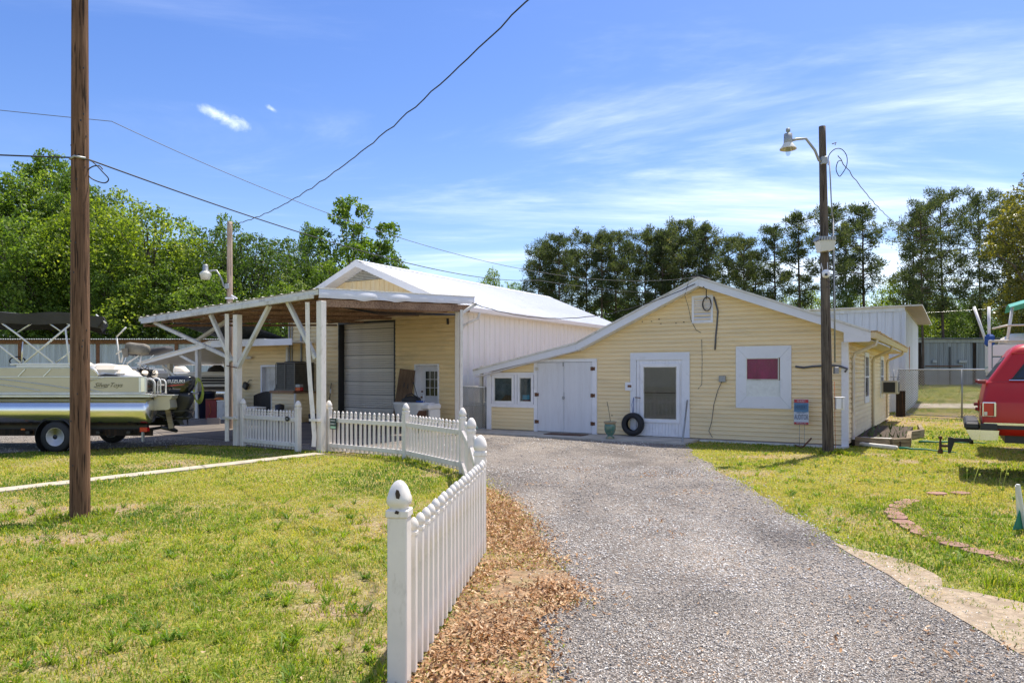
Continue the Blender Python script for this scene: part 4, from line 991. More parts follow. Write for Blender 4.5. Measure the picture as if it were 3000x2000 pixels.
# walk door with nine panes
wd_ = MB().box(-1.68, -.79, 0.24, 0.28, 0.02, 1.93).build('door', M['white'], WH)
MB().box(-1.72, -1.67, -0.03, 0.24, 0, 1.97).build('door_frame', M['white'], wd_)
MB().box(-.80, -.74, -0.03, 0.24, 0, 1.97).build('door_frame', M['white'], wd_)
MB().box(-1.669, -.801, -0.03, 0.24, 1.93, 1.97).build('door_frame', M['white'], wd_)
MB().box(-1.46, -.90, 0.222, 0.238, 0.96, 1.76).build('pane_back', M['mirror_dark'], wd_)
for i in range(3):
    for j in range(3): MB().box(-1.45+i*.183, -1.45+i*.183+.168, 0.214, 0.219, 0.975+j*.262, 0.975+j*.262+.245).build('pane', M['glass'], wd_)
q = MB()
for i in range(4): q.box(-1.467+i*.183, -1.451+i*.183, .205, .221, .955, 1.765)
for j in range(4): q.box(-1.467, -.90, .203, .2045, .957+j*.262, .973+j*.262)
q.build('muntins', M['white'], wd_)
MB().cbox(-1.48, -.88, .226, .238, .25, .82, .01).build('door_panel', M['white'], wd_)
MB().lathe([(0.0, -.06), (.028, -.05), (.03, -.02), (.012, 0)], 10, (-1.6, .225, .92), 'y').build('knob', M['rust'], wd_)
MB().lathe([(0.0, -.03), (.03, -.03), (.03, 0)], 10, (-1.6, .235, 1.10), 'y').build('lock', M['rust'], wd_)
# side wall and roof of ribbed sheets
MB().box(-0.2, -0.01, 0.3, 12, 0, 3.72).build('side_wall', M['metal_white'], WH)
ribs(WH, 'wall_panel', M['metal_white'], (0.002, 0.02, 0.0), (0, 1, 0), (0, 0, 1), (1, 0, 0), 11.98, 3.70, 0.914, 0.305, 0.028, 0.06)
MB().box(-7.5, -7.3, 0.3, 12, 0, 3.72).box(-7.5, 0, 11.8, 12, 0, 3.8).build('back_wall', M['metal_white'], WH)
rl = math.hypot(RX-0.32, RZ-(EZ-.13))
ribs(WH, 'roof_panel', M['roof_white'], (0.32, -.5, EZ-.10+.03), (0, 1, 0), (RX-.32, 0, RZ-EZ+.10), (slope, 0, 1), 13.1, rl, 0.914, 0.228, 0.022, 0.05)
ribs(WH, 'roof_panel', M['roof_white'], (-7.82, -.5, EZ-.10+.03), (0, 1, 0), (7.82+RX, 0, RZ-EZ+.10), (-slope, 0, 1), 13.1, rl, 0.914, 0.228, 0.022, 0.05)
MB().prism([(0.30, EZ-.14), (RX, RZ-.03), (-7.8, EZ-.14), (-7.8, EZ-.19), (RX, RZ-.09), (0.30, EZ-.19)], -.48, 12.55, 'y').build('roof_deck', M['white'], WH)
MB().prism([(RX-.25, RZ-.08+.03), (RX, RZ+.045), (RX+.25, RZ-.08+.03), (RX, RZ+.02)], -.52, 12.62, 'y').build('ridge_cap', M['roof_white'], WH)
for s_ in (0, 1):
    x1 = 0.34 if s_ == 0 else -7.84
    MB().prism([(RX, RZ+.02), (x1, EZ-.10), (x1, EZ-.29), (RX, RZ-.18)], -.53, -.505, 'y').build('fascia_board', M['white'], WH)
for s_ in (0, 1):           # soffit planks under the front overhang
    n_ = 30
    for i in range(n_):
        x0 = RX + (3.75/n_)*i*(1 if s_ == 0 else -1); x1 = RX + (3.75/n_)*(i+.93)*(1 if s_ == 0 else -1)
        za, zb = RZ - .14 - abs(x0-RX)*slope, RZ - .14 - abs(x1-RX)*slope
        MB().prism([(x0, za-.004), (x1, zb-.004), (x1, zb-.016), (x0, za-.016)], -.50, -.02, 'y').build('soffit_board', M['white'], WH)
MB().prism([(0.0, EZ-.16), (.32, EZ-.16), (.32, EZ-.19), (0, EZ-.19)], -.45, 12.5, 'y').build('eave_soffit', M['white'], WH)
MB().prism([(.34, EZ-.07), (.43, EZ-.07), (.40, EZ-.19), (.34, EZ-.19)], -.45, 12.5, 'y').build('gutter', M['white'], WH)
MB().tube([(.38, .55, EZ-.18), (.36, .5, EZ-.38), (.12, .1, EZ-.60), (.10, -.02, EZ-.75)], .045, 6, False).build('downspout', M['white_old'], WH)
MB().box(-.12, .04, -.05, .05, 0, 3.74).build('corner_board', M['white_old'], WH)
for x, r in ((-7.38, .03), (-7.25, .02), (-6.78, .035), (-6.42, .04)):
    MB().tube([(x, -.05, 1.2 if x > -7 else 0.2), (x, -.05, 3.6)], r, 8).build('conduit', M['galv'], WH)
MB().tube([(-5.95, -.1, 3.1), (-5.8, -.08, 3.42), (-5.5, -.06, 3.62), (-4.5, -.08, 3.60), (-3.6, -.1, 3.68), (-2.8, -.1, 3.60), (-2.0, -.12, 3.62), (-1.0, -.2, 3.78)], .014, 6).build('wall_cable', M['wire'], WH)
MB().cbox(-.42, -.36, -.08, -.016, 3.18, 3.36, .005).build('wall_hook', M['black'], WH)

# ------------------------------------------------------------------ annex with lean-to carport
AX = thing('annex_building', 'low yellow annex with a white lean-to carport roof on posts', 'building', (*BO, 0), TH)
ann = MB().box(-10.2, -9.0, 0.05, .25, 0, 2.72).box(-9.0, -8.06, .05, .25, 1.95, 2.72).box(-8.06, -7.52, .05, .25, 0, 2.72).box(-10.2, -10.05, .25, 4.5, 0, 2.72).build('front_wall', M['siding_wh'], AX)
planks(ann, M['siding_wh'], 'x', 0.05, 0.03, 2.70, 0.141, lambda z: -10.18, lambda z: -7.52, [(-8.98, -8.05, -1, 1.98)], seed=9, gr=.024, proud=.036)
ad = MB().cbox(-8.90, -8.08, .16, .20, .02, 1.92, .005).build('door', M['white_old'], AX)
MB().box(-8.98, -8.90, .0, .2, 0, 1.99).box(-8.08, -8.03, .0, .2, 0, 1.99).box(-8.90, -8.08, .0, .2, 1.92, 1.99).build('door_frame', M['white'], ad)
for i in range(2):
    for j, (za, zb) in enumerate(((.2, .75), (.85, 1.4), (1.5, 1.8))): MB().cbox(-8.80+i*.38, -8.80+i*.38+.27, .150, .159, za, zb, .004).build('door_panel', M['white_old'], ad)
MB().lathe([(0.0, -.06), (.028, -.05), (.03, -.02), (.012, 0)], 8, (-8.82, .16, .95), 'y').build('knob', M['rust'], ad)
MB().box(-10.43, -6.16, -1.03, -1.0, 2.64, 2.86).build('fascia_board', M['white'], AX)
MB().prism([(-10.432, 2.86), (-15.04, 2.11), (-15.04, 1.99), (-10.432, 2.68)], -1.03, -1.0, 'y').build('fascia_board', M['ceiling'], AX)
MB().prism([(-10.43, 2.80), (-15.04, 2.07), (-15.04, 2.03), (-10.43, 2.75)], -1.0, 4.6, 'y').build('ceiling', M['ceiling'], AX)
MB().box(-10.43, -7.50, -1.0, 4.6, 2.73, 2.78).box(-7.5, -6.16, -1.0, -.03, 2.73, 2.78).build('ceiling', M['ceiling'], AX)
MB().box(-10.5, -10.36, -.995, 4.5, 2.60, 2.725).build('beam', M['white_old'], AX)
MB().prism([(-10.4, 2.885), (-15.1, 2.11), (-15.1, 2.09), (-10.4, 2.865)], -1.08, 4.7, 'y').box(-10.4, -7.5, -1.05, 4.7, 2.865, 2.885).build('roof', M['roof_white'], AX)
for (x, y, z) in ((-11.33, -.92, 2.57), (-14.3, -.1, 2.08), (-14.9, 3.8, 1.98), (-11.3, 4.3, 2.5)): MB().box(x-.08, x+.08, y-.08, y+.08, 0, z).build('post', M['white_old'], AX)
MB().bar((-12.4, -.95, 2.38), (-11.3, -.95, 2.0), .06, .10).build('brace', M['white_old'], AX)
MB().bar((-14.2, -.5, 2.0), (-12.8, -.4, 1.2), .05, .10).build('brace', M['white_old'], AX)
ribs(AX, 'roof_sheet', M['dark_metal'], (-10.9, .1, 2.92), (1, 0, 0), (0, -2.3, .55), (0, .55, 2.3), 3.3, 2.45, 0.825, 0.2, -0.03, 0.06)
MB().box(-10.9, -7.6, .05, .15, 2.86, 2.93).build('ledger_board', M['burnt_and_shade'], AX)
MB().box(-10.1, -9.4, -.12, -.02, 2.22, 2.32).build('strip_light', M['white_old'], AX)
MB().box(-7.56, -7.46, -.06, .04, 0, 2.62).build('corner_board', M['white_old'], AX)

# ------------------------------------------------------------------ open canopy in front of the roller door
CP = thing('canopy', 'white posted shed canopy with crumpled metal fascia in front of the roller door', 'canopy', (*CO, 0), TH)
cz = lambda x, y: 3.44 + .054*x + .059*y
ribs(CP, 'roof_panel', M['white_old'], (-6.5, -.06, cz(-6.5, 0)+.012), (1, 0, .054), (0, 1, .059), (-.054, 0, 1), 5.2, 7.0, 0.87, 0.29, 0.014, 0.06)
ribs(CP, 'roof_panel', M['white_old'], (-1.3, -.06, cz(-1.3, 0)+.012), (1, 0, .054), (0, 1, .059), (-.054, 0, 1), 1.34, 5.85, 0.67, 0.3, 0.014, 0.06)
def cfas(y0, y1, hh, top): 
    MB().prism([(-6.45, cz(-6.45, 0)+top), (0, cz(0, 0)+top), (0, cz(0, 0)+top-hh), (-6.3, cz(-6.3, 0)+top-hh), (-6.45, cz(-6.45, 0)+top-hh*.75)], y0, y1, 'y').build('fascia_board', M['white_old'], CP)
cfas(-.03, -.002, .11, 0.0)
MB().prism([(-6.2, cz(-6.2, 0)-.10), (-.12, cz(-.12, 0)-.10), (-.12, cz(0, 0)-.19), (-6.2, cz(-6.2, 0)-.17)], -.13, -.032, 'y').build('gutter', M['white_old'], CP)
# side fascia: dented sheet metal
vs, fs = [], []; n_ = 60
for i in range(n_+1):
    y = -.03 + 5.80*i/n_
    d = .035*math.exp(-((i-16)/3.)**2) + .05*math.exp(-((i-27)/2.2)**2) - .03*math.exp(-((i-21)/2.)**2) + .006*sin(i*.9)
    e = -.035*math.exp(-((i-14)/2.2)**2) - .03*math.exp(-((i-26)/2.2)**2) + .004*sin(i*.7)
    for k, (dx, zz_) in enumerate(((0.0, .03), (0.01, -.01), (.012+d, -.08), (.010+d*.5, -.15+e*.6), (.0, -.18+e))): vs.append((dx+.012, y, cz(0, y)+zz_))
for i in range(n_):
    for k in range(4): fs.append((i*5+k, (i+1)*5+k, (i+1)*5+k+1, i*5+k+1))
MB().add(vs, fs, True).build('fascia_board', M['fascia_blue'], CP)
MB().prism([(-.05, cz(0, 0)+.035), (5.78, cz(0, 5.78)+.035), (5.78, cz(0, 5.78)+.015), (-.05, cz(0, 0)+.015)], -.05, .03, 'x').build('drip_edge', M['white_old'], CP)
for y in (.55, 1.7, 2.9, 4.1, 5.3, 6.5):
    xr = -.03 if y < 5.7 else -1.5
    MB().prism([(-6.35, cz(-6.35, y)-.02), (xr, cz(xr, y)-.02), (xr, cz(xr, y)-.17), (-6.35, cz(-6.35, y)-.15)], y-.025, y+.025, 'y').build('joist', M['lumber'], CP)
for x in (-6.3, -5.1, -3.9, -2.8, -1.7, -.65):
    MB().prism([(.02, cz(x, .02)-.172), (6.8 if x < -1.5 else 5.6, cz(x, 6.8 if x < -1.5 else 5.6)-.172), (6.8 if x < -1.5 else 5.6, cz(x, 6.8 if x < -1.5 else 5.6)-.235), (.02, cz(x, .02)-.235)], x-.03, x+.03, 'x').build('purlin', M['lumber'], CP)
MB().prism([(.03, cz(0, .03)-.205), (5.6, cz(0, 5.6)-.205), (5.6, cz(0, 5.6)-.40), (.03, cz(0, .03)-.36)], -.07, -.02, 'x').build('edge_beam', M['lumber'], CP)
def post(x, y, w, z1): MB().cbox(x-w/2, x+w/2, y-w/2, y+w/2, 0, z1, .008).build('post', M['vinyl'], CP)
post(-.03, .09, .15, 3.20); post(-2.74, .09, .15, 3.03); post(-.10, 5.18, .14, 3.50)
MB().tube([(-.32, -.03, 3.18), (-.30, -.03, 2.2), (-.24, -.03, 1.5), (-.11, -.03, .35), (-.10, -.06, .12)], .062, 4, False).build('downspout', M['vinyl'], CP)
MB().tube([(-2.98, -.01, 3.05), (-2.98, -.01, .1)], .062, 4, False).build('downspout', M['vinyl'], CP)
MB().tube([(.02, 5.14, 3.4), (.02, 5.14, .1)], .05, 4, False).build('downspout', M['vinyl'], CP)
for z, x0, x1 in ((.62, -3.06, -2.6),): MB().box(x0, x1, -.09, -.0, z, z+.05).build('strap', M['vinyl'], CP)
MB().box(-.2, .06, -.10, 0, .66, .71).build('strap', M['vinyl'], CP)
for a, b in (((-1.01, .05, 3.23), (-.15, .05, 1.98)), ((-1.60, .05, 3.18), (-2.66, .05, 1.82)), ((-3.65, .05, 3.06), (-2.90, .05, 1.95)), ((-5.9, .06, 2.96), (-2.85, .10, 1.98)),
             ((-4.34, 1, 3.0), (-5.6, 1, 2.5)), ((.1, 5.72, 3.6), (-.05, 5.2, 3.3))):
    MB().bar(a, b, .09, .075).build('brace', M['white_old'], CP)
MB().tube([(-3.02, -.04, 1.86), (-2.6, -.04, 1.80)], .012, 6).build('bracket', M['rust'], CP)
for k in range(3):
    MB().tube([(-.6+.1*k, .5, cz(0,0)-.24), (-1.0, 3, cz(-1, 3)-.34-.03*k), (-.9, 6.2, cz(-1, 6)-.34-.02*k)], .012, 5).build('cable', M['wire'], CP)

# ------------------------------------------------------------------ sheds behind
SH = thing('white_shed', 'pale ribbed metal shed with flat overhanging roof behind the yellow house', 'shed', (16.75, 31.0, 0), TH)
MB().box(-9, -.02, .02, 12.7, 0, 4.5).build('wall', M['shed_metal'], SH)
ribs(SH, 'wall_panel', M['shed_metal'], (-9.0, 0.0, 0.05), (1, 0, 0), (0, 0, 1), (0, -1, 0), 9.0, 4.35, .9, .3, .03, .05)
ribs(SH, 'wall_panel', M['shed_metal'], (0.0, 0.0, 0.05), (0, 1, 0), (0, 0, 1), (1, 0, 0), 12.7, 4.35, .9, .3, .03, .05)
MB().box(-9.2, .68, -.25, 12.9, 4.52, 4.58).build('roof', M['white_old'], SH)
ribs(SH, 'soffit_panel', mat('soffit_sheet', (0.36, 0.32, 0.29), .7, var=.2), (.03, -.2, 4.50), (0, 1, 0), (1, 0, 0), (0, 0, -1), 12.9, .64, .86, .12, .02, .05)
MB().box(-9.2, .02, -.06, -.035, 4.34, 4.52).build('fascia_board', M['shed_metal'], SH)
MB().box(-.03, .05, -.045, .05, 0, 4.34).build('corner_trim', M['shed_metal'], SH)
MB().prism([(2.9, 2.95), (3.2, 2.75), (3.5, 2.95), (3.35, 2.2), (3.2, 1.75), (3.05, 2.3)], .032, .045, 'x').build('rust_patch', mat('faded_orange', (.45, .17, .08), .9, var=.3, scale=9), SH)
def long_shed(name, label, y0, x0, x1, ztop, m, postm, span, fm='rust'):
    z0 = terr(0, y0) - .15
    s_ = thing(name, label, 'storage shed', (x0, y0, z0))
    L = x1 - x0; h = ztop - z0
    MB().box(0, L, .05, 8, 0, h-.3).build('wall', m, s_)
    ribs(s_, 'wall_panel', m, (0, 0, 0), (1, 0, 0), (0, 0, 1), (0, -1, 0), L, h-.42, 1.1, .16, .03, .08)
    MB().box(-.3, L+.3, -.12, -.06, h-.40, h-.12).build('fascia_board', M[fm], s_)
    n_ = int(L/span)
    for i in range(n_+1): MB().box(i*span-.12, i*span+.12, -.10, -.05, 0, h-.4).build('post', postm, s_)
    ribs(s_, 'roof_panel', M['grey_metal_l'], (-.3, -.5, h-.10), (1, 0, 0), (0, 1, .03), (0, -.03, 1), L+.6, 8.8, 1.2, .17, .05, .1, .03)
    return s_
long_shed('storage_shed', 'long grey corrugated storage shed behind the pontoon boats', 52, -52, -10, 4.22, M['grey_metal_l'], M['rust'], 5.6)
rs = long_shed('storage_shed', 'dark grey corrugated storage shed beyond the chain link fence', 58.5, 24, 62, 4.60, M['grey_metal'], M['burnt_and_shade'], 4.4, 'grey_metal')
MB().box(9.2, 12.2, -.16, -.13, 1.62, 1.70).build('door_bar', M['rust'], rs)
for x in (7.0, 11.2, 15.4): MB().box(x-.05, x+.05, -.13, -.11, 0, 3.2).build('door_seam', M['black'], rs)
for x in (9.8, 11.9, 12.2): MB().cbox(x, x+.35, -.17, -.13, 1.9, 2.15, .02).build('hinge_plate', M['galv'], rs)
# ------------------------------------------------------------------ picket fences
PH = 1.09
def cap_profile(w, z):   # square collar, neck and pointed dome
    return [(w*.71, z), (w*.71, z+.02), (w*.56, z+.025), (w*.52, z+.045), (w*.66, z+.055), (w*.70, z+.075), (w*.66, z+.105), (w*.48, z+.145), (w*.22, z+.172), (0.002, z+.182)]
def post_mesh():
    mb = MB(); mb.cbox(-.0525, .0525, -.0525, .0525, -.02, PH-.19, .006)
    mb.cbox(-.060, .060, -.060, .060, PH-.192, PH-.150, .006)
    n = 16; prof = [(.048, -.155), (.045, -.138), (.057, -.128), (.0635, -.108), (.0625, -.088), (.055, -.058), (.041, -.028), (.024, -.008), (.010, -.001), (.002, 0)]
    vs, fs = [], []
    for r, h in prof:
        q = min(1, max(0, (-h-.06)/.10))           # square below, rounder near the point
        for k in range(n):
            t = 2*pi*(k+.5)/n; c, s = cos(t), sin(t)
            e = 1/((abs(c)**(2+3*q)+abs(s)**(2+3*q))**(1/(2+3*q))); vs.append((r*c*e, r*s*e, PH+h))
    for i in range(len(prof)-1):
        for k in range(n): fs.append((i*n+k, i*n+(k+1)%n, (i+1)*n+(k+1)%n, (i+1)*n+k))
    mb.add(vs, fs, True)
    return mb.mesh('post', M['vinyl'])
def picket_mesh():
    mb = MB(); mb.cbox(-.023, .023, -.018, .018, 0.03, .785, .003); mb.cbox(-.0275, .0275, -.0225, .0225, .775, .797, .003)
    n = 10; prof = [(.019, .797), (.018, .806), (.0265, .813), (.029, .826), (.026, .844), (.015, .863), (.002, .872)]
    mb.lathe(prof, n, cap=False)
    return mb.mesh('picket', M['vinyl'])
PM, KM = post_mesh(), picket_mesh()
def fence(posts, label, npk, cat='picket fence', group=None):
    f = thing('picket_fence', label, cat, (posts[0][0], posts[0][1], 0))
    ox, oy = posts[0]
    for i, p in enumerate(posts):
        b = posts[min(i+1, len(posts)-1)]; a = posts[max(i-1, 0)]
        place(PM, 'post', f, loc=(p[0]-ox, p[1]-oy, 0), rz=math.atan2(b[1]-a[1], b[0]-a[0]) if i else math.atan2(b[1]-p[1], b[0]-p[0]))
    for i in range(len(posts)-1):
        a, b = Vector((*posts[i], 0)), Vector((*posts[i+1], 0)); L = (b-a).length; d = (b-a).normalized(); ang = math.atan2(d.y, d.x)
        for z, h in ((.63, .09), (.09, .09)):
            MB().cbox(.05, L-.05, -.024, .024, z, z+h, .006).build('rail', M['vinyl'], f, loc=(a.x-ox, a.y-oy, 0), rz=ang)
        n = npk[i]; sp = (L-.12)/(n+0.0)
        for k in range(n):
            q = a + d*(.06+sp*(k+.5)) + Vector((d.y, -d.x, 0))*.043
            place(KM, 'picket', f, loc=(q.x-ox, q.y-oy, R(-.005, .004))).rotation_euler = (R(-.006, .006), R(-.009, .009), ang+R(-.02, .02))
    return f
mainf = fence([(-.597, 3.85), (-.293, 6.70), (-.525, 9.39), (-.826, 12.13), (-2.06, 14.1), (-3.92, 15.55)],
      'long white vinyl picket fence curving from the near capped post back to the canopy', [19, 18, 18, 16, 16])
MB().prism([(-.012, 1.005), (.004, 1.0), (.010, 1.02), (.002, 1.045), (-.010, 1.05), (-.016, 1.03)], -.0655, -.060, 'y').prism([(-.02, .925), (.0, .92), (.004, .935), (-.014, .94)], -.0635, -.058, 'y').build('grime_mark', M['soil'], mainf, rz=radians(4))
gatef = fence([(-4.58, 15.55), (-6.20, 16.75)], 'short white picket fence section standing between the two canopy posts', [17])
pr = thing('private_property_sign', 'small dark green private property sign on the picket fence beside the canopy post', 'sign', (-3.78, 15.36, .60), math.atan2(-.79, .62)+pi/2*0)
pr.rotation_euler = (0, 0, radians(-38))
MB().cbox(-.10, .10, -.006, .004, -.11, .12, .003).build('sign_board', M['signgreen'], pr)
text('PRIVATE', .048, M['signtext'], pr, (0, -.010, .07), (pi/2, 0, 0), sx=.85)
text('PROPERTY', .048, M['signtext'], pr, (0, -.010, .0), (pi/2, 0, 0), sx=.75)
MB().box(-.085, .085, -.009, -.007, -.095, -.045).build('sign_band', mat('pale_green_print', (.4, .62, .42), .5, bump=0), pr)
rs2 = thing('round_sign', 'small black oval plate fixed to the short picket section', 'sign', (-4.86, 15.70, .69), math.atan2(1.2, -1.62)+pi)
MB().lathe([(.075, -.006), (.075, .004)], 20, (0, 0, 0), 'y', False).build('sign_plate', M['black'], rs2).scale = (1, 1, .72)
MB().box(-.045, .045, -.010, -.008, -.012, .012).build('sign_print', M['galv'], rs2)

# ------------------------------------------------------------------ poles, lamps, cables
def rough_pole(x, y, r0, r1, h, m, name, label, lean=(0, 0)):
    p = thing(name, label, 'utility pole', (x, y, 0))
    n, k = 20, 40; vs, fs = [], []
    for i in range(k+1):
        t = i/k; r = r0+(r1-r0)*t
        for j in range(n):
            a = 2*pi*j/n; rr = r*(1+.03*mnoise.noise(Vector((cos(a)*1.5, sin(a)*1.5, t*2+x)))+.015*mnoise.noise(Vector((cos(a)*5, sin(a)*5, t*3))))
            vs.append((rr*cos(a)+lean[0]*t, rr*sin(a)+lean[1]*t, -.1+(h+.1)*t))
    for i in range(k):
        for j in range(n): fs.append((i*n+j, i*n+(j+1)%n, (i+1)*n+(j+1)%n, (i+1)*n+j))
    fs.append(tuple(k*n+j for j in range(n)))
    MB().add(vs, fs, True).build('shaft', m, p)
    return p
pl = rough_pole(-4.96, 8.34, .106, .075, 9.0, M['pole_l'], 'utility_pole', 'tall brown wooden utility pole standing on the lawn in front of the boat')
MB().tube(sp([(.06, -.06, 4.10), (.16, -.04, 4.08), (.27, 0, 3.96), (.30, .05, 3.90), (.24, .06, 3.86), (.12, .03, 3.90), (.08, 0, 3.97), (.14, 0, 4.03), (.22, 0, 4.04), (.26, 0, 4.0)]), .007, 6).build('cable_loop', M['wire'], pl)
MB().tube([(-.08, -.06, 4.10), (.0, -.11, 4.12), (.1, -.06, 4.11)], .014, 6).build('clamp', M['galv'], pl)
q = MB()
for i in range(26): a_ = R(-2.9, -.3); z = R(.5, 5.8); r = .104-.0035*z; q.box(r*cos(a_)-.006, r*cos(a_)+.006, r*sin(a_)-.006, r*sin(a_)+.003, z, z+.018)
q.build('nail_heads', M['black'], pl, kind='stuff')
prr = rough_pole(6.62, 15.2, .115, .068, 6.83, M['pole_r'], 'utility_pole', 'weathered grey wooden light pole in front of the yellow house corner', lean=(-.13, 0))
MB().tube([(.09, -.02, 4.9), (.12, -.02, 3.1), (.13, -.02, 1.9)], .018, 6).tube([(.0, -.06, 6.1), (.06, -.03, 5.0), (.09, -.02, 4.9)], .014, 6).build('conduit', M['galv'], prr)
MB().cbox(.10, .19, -.08, 0, 1.66, 1.80, .008).build('junction_box', M['galv'], prr)
MB().tube(sp([(-.03, -.06, 6.0), (-.02, -.07, 6.2), (.10, -.08, 6.33), (.24, -.08, 6.33), (.36, -.05, 6.2), (.36, -.05, 6.0), (.26, -.05, 5.82), (.2, -.05, 5.78), (.14, -.05, 5.92), (.18, -.05, 6.08), (.26, -.05, 6.1)]), .009, 6).build('cable_loop', M['wire'], prr)
MB().tube([(.06, -.04, 6.45), (.15, -.04, 6.48), (.12, -.04, 6.43)], .01, 5).build('eye_bolt', M['rust'], prr)
MB().tube([(.115, -.03, 1.5), (.125, -.03, .6), (.13, -.05, .1), (.28, -.2, .02), (.42, -.3, .02)], .006, 5).build('orange_cord', M['orange'], prr)
jb = thing('meter_box', 'white plastic utility box on the side of the grey light pole', 'box', (6.80, 15.10, .92), radians(-12))
MB().cbox(-.07, .09, -.08, .08, 0, .24, .012).build('box_body', M['white'], jb)
MB().cbox(-.08, .10, -.09, .09, .242, .26, .006).build('box_lid', M['white'], jb)
MB().tube([(.04, -.083, .02), (.04, -.083, .23)], .006, 5).build('seam', M['galv'], jb)
def lamp_head(name, label, base, head, m_h, shade, lens_r):
    l = thing(name, label, 'lamp', base)
    hx, hy, hz = (Vector(head)-Vector(base))
    MB().tube([(0, 0, 0), (-.06, 0, .02), (hx*.22, hy*.2, hz*.55), (hx*.5, hy*.5, hz*1.12), (hx*.8, hy*.8, hz*1.08), (hx*.98, hy, hz)], .028, 8).build('arm', M['galv'], l)
    MB().cbox(-.02, .10, -.05, .05, -.06, .10, .01).build('bracket', M['galv'], l)
    return l, (hx, hy, hz)
l1, (hx, hy, hz) = lamp_head('street_lamp', 'barn lamp with flared reflector and bare bulb on the grey pole', (6.46, 15.14, 6.08), (5.78, 15.1, 6.50), None, True, .05)
MB().lathe([(.0, .30), (.045, .30), (.045, .24), (.025, .23), (.025, .21), (.085, .19), (.088, .0), (.07, -.03)], 16, (hx-.04, hy, hz-.05)).build('ballast', M['galv'], l1)
MB().lathe([(.09, .0), (.11, -.04), (.165, -.11), (.17, -.13), (.155, -.125), (.07, -.03)], 20, (hx-.04, hy, hz-.05), cap=False).build('reflector', M['white_old'], l1)
MB().lathe([(.03, -.04), (.04, -.10), (.05, -.17), (.048, -.22), (.03, -.26), (.0, -.27)], 12, (hx-.04, hy, hz-.05)).build('bulb', M['glass'], l1)
fl = thing('flood_light', 'ribbed wall pack flood light half way up the grey pole', 'lamp', (6.45, 14.98, 4.36))
MB().prism([(-.17, .02), (.17, .06), (.14, -.16), (-.12, -.20)], -.14, .10, 'y').build('lens', M['lamp_lens'], fl)
for i in range(7): MB().prism([(-.20+i*.055, .03), (-.165+i*.055, .03), (-.15+i*.052, .10), (-.18+i*.052, .11)], -.16, .12, 'y').build('cooling_fin', M['galv'], fl)
cm = thing('security_camera', 'round white security camera strapped to the grey pole', 'camera', (6.47, 15.05, 3.72))
MB().lathe([(0, -.09), (.055, -.075), (.075, -.03), (.078, .03), (.06, .07), (0, .09)], 14, (0, -.08, 0)).build('camera_body', M['white'], cm)
MB().lathe([(0, -.02), (.03, -.015), (.03, .0)], 10, (-.03, -.155, -.03), 'y').build('lens', M['black_gloss'], cm)
MB().tube([(-.05, -.06, .05), (-.09, -.06, .22)], .007, 5).tube([(.05, -.06, .05), (.04, -.06, .24)], .007, 5).build('antenna', M['white'], cm)
MB().tube([(.0, -.12, -.14), (.15, -.06, -.22), (.0, -.1, -.28), (.16, -.02, -.30)], .008, 5).build('strap', M['black'], cm)
pm = rough_pole(-8.55, 22.0, .095, .075, 6.26, M['pole_m'], 'utility_pole', 'pale weathered wooden pole rising behind the canopy roof')
MB().box(-.1, .1, -.1, .1, 3.92, 3.97).build('strap', M['white'], pm)
l2, (hx, hy, hz) = lamp_head('street_lamp', 'white bell shaped yard lamp on the pale pole behind the canopy', (-8.63, 21.9, 4.28), (-9.15, 21.8, 4.72), None, True, .05)
MB().lathe([(.0, .22), (.06, .22), (.075, .18), (.08, .04), (.10, .02)], 14, (hx-.05, hy, hz)).build('ballast', M['galv'], l2)
MB().lathe([(.10, .02), (.17, -.05), (.17, -.08), (.12, -.22), (.10, -.23), (0, -.23)], 16, (hx-.05, hy, hz)).build('lens', M['lamp_lens'], l2)
MB().cbox(.09, .30, -.08, -.03, -.05, .0, .01).build('bracket_light', M['white'], pm, loc=(0, 0, 4.1)).rotation_euler = (0, radians(30), 0)
def wire(label, pts, r, m='wire'):
    o = MB().tube(pts, r, 5, cap=False).build('power_line', M[m]); return tag(o, label, 'cable')
wire('thick twisted service cable rising from the pale pole top overhead to the right', arrow((-8.47, 21.9, 6.15), (.95, 8.0, 6.55), 60, .62, .012) + arrow((.95, 8.0, 6.55), (1.35, 5.0, 7.2), 8, .0)[1:], .0105)
wire('pair of cables running from the left across the brown pole to the house gable', arrow((-12, 7.6, 4.35), (-4.96, 8.30, 4.12), 12, .05), .0095)
wire('drooping cable from the brown pole passing over the canopy to the far pines', arrow((-4.88, 8.34, 4.12), (1.0, 28.0, 5.27), 60, .42), .0095)
wire('dark cable running on behind the warehouse roof towards the pines', arrow((1.0, 28.0, 5.27), (9.0, 45.0, 6.7), 24, .1), .0105)
wire('thin upper cable from the left running across the sky to the house ridge', arrow((-12, 9.2, 5.7), (-4.96, 9.0, 4.78), 10, .05) + arrow((-4.96, 9.0, 4.78), (4.55, 17.7, 4.02), 60, .74)[1:], .0045, 'wire_g')
pA = W(CO, .05, 5.6, 3.62); pB = W(AO, -3.35, -.34, 3.86)
wire('thick black cable slung from the canopy end to the house gable', arrow(pA, pB, 40, .62, .006), .0105)
wire('twisted cable running down from the grey pole top to the right behind the pines', arrow((6.80, 15.15, 6.20), (17.5, 32.0, 8.0), 50, .3, .012), .010, 'wire_g')
wire('thin wire strung low across the trees behind the white shed', arrow((24, 45, 5.4), (36, 42, 6.4), 10, .2), .004, 'alu')

